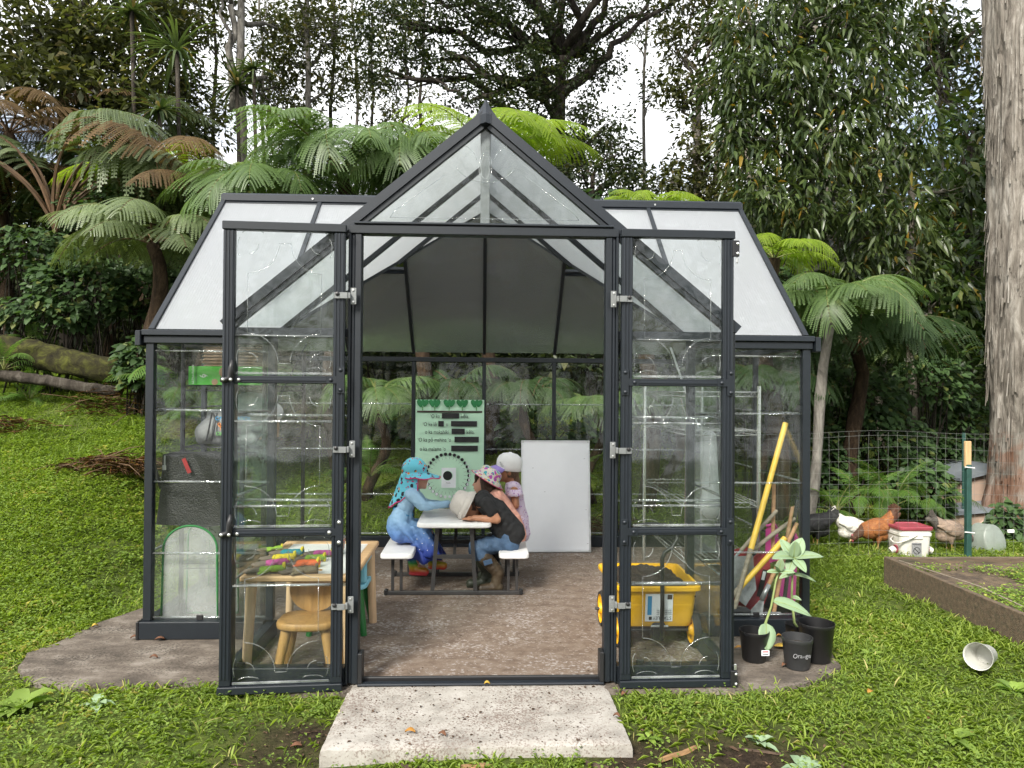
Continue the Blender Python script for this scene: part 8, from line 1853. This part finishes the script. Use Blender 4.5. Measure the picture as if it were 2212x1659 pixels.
# weeds in the raised bed
n = 4600; x = rng.uniform(BXl+.06, BXl+2.4, n); y = rng.uniform(3.2, 5.15, n); k = (np.sin(x*4+1)*np.sin(y*5) > -.35) & (y < 5.02); x, y = x[k], y[k]; n = len(x)
parts = []
for i in range(5):
    a = rng.uniform(0,6.28,n); P = np.stack([x+.02*np.cos(a), y+.02*np.sin(a), np.full(n,bzt-.045)+rng.uniform(0,.05,n)],1); D = np.stack([np.cos(a),np.sin(a),rng.uniform(-.2,.6,n)],1); parts.append(leaves(P,D,np.tile([0,0,1.],(n,1))+rdir(n)*.3,rng.uniform(.015,.032,n),rng.uniform(.01,.02,n),rng.uniform(0,1,n),.12,.2))
V, T, K_ = merge(parts); tag(npmesh('bed_weeds', V, T, M['clover'], None, K_), 'small green weeds growing in the raised bed', 'ground cover', kind='stuff')
# broad weed plants
def weed(label, px, py, L, n, m_='clover', el=(.2,.9), grp='broad leaved weeds', Yd=None, Wk=.45):
    c = at(px, py, Z=-.03) if Yd is None else at(px, py, Y=Yd); g_ = float(gz(c.x,c.y)) if Yd is None else c.z; T_ = thing('weed', label, 'weed', (c.x,c.y,g_), 0, grp); a = np.linspace(0,6.28,n,endpoint=False)+rng.uniform(-.3,.3,n); e = rng.uniform(*el,n)
    D = np.stack([np.cos(a)*np.cos(e),np.sin(a)*np.cos(e),np.sin(e)],1); U = np.stack([-np.cos(a)*np.sin(e),-np.sin(a)*np.sin(e),np.cos(e)],1); l = L*rng.uniform(.6,1.2,n)
    V, T, K_ = leaves(np.tile([c.x,c.y,g_],(n,1))+D*.01,D,U,l,l*Wk,rng.uniform(.2,.8,n),.15,.45,8); npmesh('leaves', V, T, M[m_], T_, K_, smooth=True, off=(c.x,c.y,g_))
for a in (('pale lettuce like weed at the bottom edge right of the mulch',1738,1640,.10,16,'leafpale'),('bright weed against the raised bed plank',2130,1340,.16,12,'clover',(.3,1.1)),('wide leaved weed at lower left',205,1530,.09,10,'leafpale'),('grassy weed rosette at the left edge below the slab',40,1540,.17,14,'clover'),('small weed in the mulch near the step corner',1400,1596,.06,10),('round leaved weed in the mulch',1640,1600,.07,9,'leafpale'),('weed rosette on the lawn left of the greenhouse',270,1200,.11,12),('weed in the lawn right of the pots',1880,1420,.09,12),('weed at the right edge by the cup',2190,1490,.11,12),('weed by the lower right corner',2060,1600,.10,12)): weed(*a)
# bark mulch: chips too many to count, and a few large pieces
M['chip'] = foliage('bark_chip', (.028,.017,.011), (.10,.062,.040), (.20,.13,.08), .85, 0.0, .2)
parts = []; n = 5200; x = rng.uniform(-1.9,3.2,n); y = rng.uniform(2.45,3.15,n); k = rng.uniform(0,1,n) < mulchmask(x,y)*.6; x, y = x[k], y[k]; k = ~inpoly(x,y,steppoly); x, y = x[k], y[k]; n = len(x)
a = rng.uniform(0,6.28,n); D = np.stack([np.cos(a),np.sin(a),rng.uniform(-.12,.25,n)],1); U = np.tile([0,0,1.],(n,1))+rdir(n)*.35; l = rng.uniform(.005,.03,n); l = np.where(rng.uniform(0,1,n) < .06, l*2.2, l)
V, T, K_ = leaves(np.stack([x,y,gz(x,y)+.004],1),D,U,l,l*rng.uniform(.12,.4,n),rng.uniform(0,1,n),.2,.0,8); tag(npmesh('mulch', V, T, M['chip'], None, K_), 'dark bark mulch and soil in front of the greenhouse', 'mulch', kind='stuff')
M['splinter'] = mat('split_wood', (.30,.17,.08), .8, .3, 12, stretch=(1,8,8), bump=.4); M['bark_piece'] = mat('bark_piece', (.075,.048,.032), .9, .35, 20, bump=.6)
def chip(label, px, py, L, w_, h_, rot, m_='bark_piece', Z=-.045):
    c = at(px, py, Z=Z); g_ = float(gz(c.x,c.y)); T_ = thing('wood_chip', label, 'wood chip', (c.x,c.y,g_), R(rot), 'large pieces of bark mulch'); mb = MB(); n = 7; rz = random.Random(int(px+py)); vs = []; fs = []
    for i in range(n+1):
        t = i/n; ww = w_*(.5+.5*math.sin(math.pi*(.12+.76*t)))*rz.uniform(.75,1.1); hh = h_*rz.uniform(.7,1.1); x = (t-.5)*L; o = rz.uniform(-.15,.15)*w_
        vs += [(x,-ww/2+o,.002),(x,ww/2+o,.002),(x,ww/3+o,hh),(x,-ww/3+o,hh*1.05)]
    for i in range(n):
        for k in range(4): j = (k+1)%4; fs.append((i*4+k,i*4+j,i*4+4+j,i*4+4+k))
    fs += [(3,2,1,0), (n*4,n*4+1,n*4+2,n*4+3)]; mb.add(vs, fs); mb.build('chip_body', M[m_], T_, world=False)
for a in (('long pale split of wood lying in the mulch',1470,1626,.21,.022,.016,28,'splinter'),('flat bark piece in front of the step middle',1030,1656,.12,.03,.014,4,'splinter'),('bark strip in front of the step right end',1290,1650,.09,.02,.012,-25),('upright bark sliver beside the step corner',1395,1570,.06,.012,.01,80),('curved bark strip by the left step corner',890,1655,.09,.018,.012,-20),('long dark stick in the mulch at right',1640,1620,.16,.012,.01,-18),('grey twig pointing at the lettuce weed',1755,1600,.05,.012,.01,70),('reddish stick near the bottom right',1820,1645,.08,.014,.01,60),('pale chip near the bottom right corner',2010,1650,.07,.02,.01,15),('short chip beside the mulch weed',1560,1590,.05,.014,.01,40)): chip(*a)
# fallen leaves, each its own
M['leaf_or'] = mat('orange_dead_leaf', (.42,.20,.035), .7, .2, 30); M['leaf_br'] = mat('brown_dead_leaf', (.16,.07,.035), .75, .25, 30); M['leaf_ye'] = mat('yellow_dead_leaf', (.50,.33,.05), .7, .2, 30)
def fallen(label, px, py, L, Z, rot, m_):
    c = at(px, py, Z=Z); T_ = thing('fallen_leaf', label, 'leaf', (c.x,c.y,Z+.002), R(rot), 'fallen leaves'); n = 6; vs = []; fs = []
    for i in range(n+1):
        t = i/n; w_ = L*.28*math.sin(math.pi*t)**.8+.001; z = .010*math.sin(math.pi*t)+.004
        vs += [((t-.5)*L,-w_,z+.006),((t-.5)*L,0,z),((t-.5)*L,w_,z+.007)]
    for i in range(n):
        for k in range(2): a = i*3+k; fs.append((a,a+1,a+4,a+3))
    mb = MB(); mb.add(vs, fs); o = mb.build('blade', M[m_], T_, world=False, smooth=True); md = o.modifiers.new('t','SOLIDIFY'); md.thickness = .001
for a in (('yellow leaf at the back edge of the step',1052,1482,.03,.006,0,'leaf_ye'),('orange leaf in the middle of the step',886,1586,.042,.006,-8,'leaf_or'),('dark twiggy leaf on the step front',955,1592,.035,.006,-30,'leaf_br'),('brown bark leaf near the right of the step',1348,1505,.03,.006,30,'leaf_br'),('reddish leaf on the step at right',1332,1552,.03,.006,-30,'leaf_br'),('rusty leaf on the slab at left',332,1432-8,.04,.002,0,'leaf_br'),('small dark leaf beside the left base rail',345,1385,.05,.002,15,'leaf_br'),('brown leaf below the left corner',290,1381,.04,.002,10,'leaf_br'),('pale leaf at the slab edge',205,1356,.035,.002,40,'leaf_ye'),('large yellow leaf between the pots',1690,1402,.09,.002,-15,'leaf_ye'),('orange leaf behind the pots',1683,1378,.03,.002,-10,'leaf_or'),('brown leaf at the foot of the chalked pot',1694,1442,.03,.002,20,'leaf_br'),('tan leaf beside the slide bolt',1597,1405,.05,.002,-15,'leaf_or'),('brown leaf in the left front grass',640,1618,.045,-.04,10,'leaf_br'),('leaf in the grass by the raised bed',1880,1500,.04,-.03,30,'leaf_or'),('rust leaf in the lower right grass',2010,1560,.04,-.03,-30,'leaf_br')): fallen(*a)
# crumbs of soil and bark on the step and the floor
parts = []; n = 420; u = rng.uniform(.03,.97,n); v = rng.uniform(.03,.97,n)
P = np.array([list(A.lerp(B,a).lerp(D_.lerp(C_,a),b)) for a, b in zip(u,v)]); P[:,2] = .0065; a = rng.uniform(0,6.28,n); l = rng.uniform(.003,.012,n)*np.where(rng.uniform(0,1,n)<.1,2,1)
parts.append(leaves(P, np.stack([np.cos(a),np.sin(a),np.zeros(n)],1), np.tile([0,0,1.],(n,1)), l, l*.5, rng.uniform(0,.7,n), .5, 0, 8))
n = 500; P = np.stack([rng.uniform(-1.2,1.2,n), rng.uniform(3.45,6.1,n), np.full(n,.009)],1); a = rng.uniform(0,6.28,n); l = rng.uniform(.004,.014,n)
parts.append(leaves(P, np.stack([np.cos(a),np.sin(a),np.zeros(n)],1), np.tile([0,0,1.],(n,1)), l, l*.5, rng.uniform(0,1,n), .4, 0, 8))
V, T, K_ = merge(parts); tag(npmesh('crumbs', V, T, M['chip'], None, K_), 'soil crumbs and bark bits on step and floor', 'crumbs', kind='stuff')
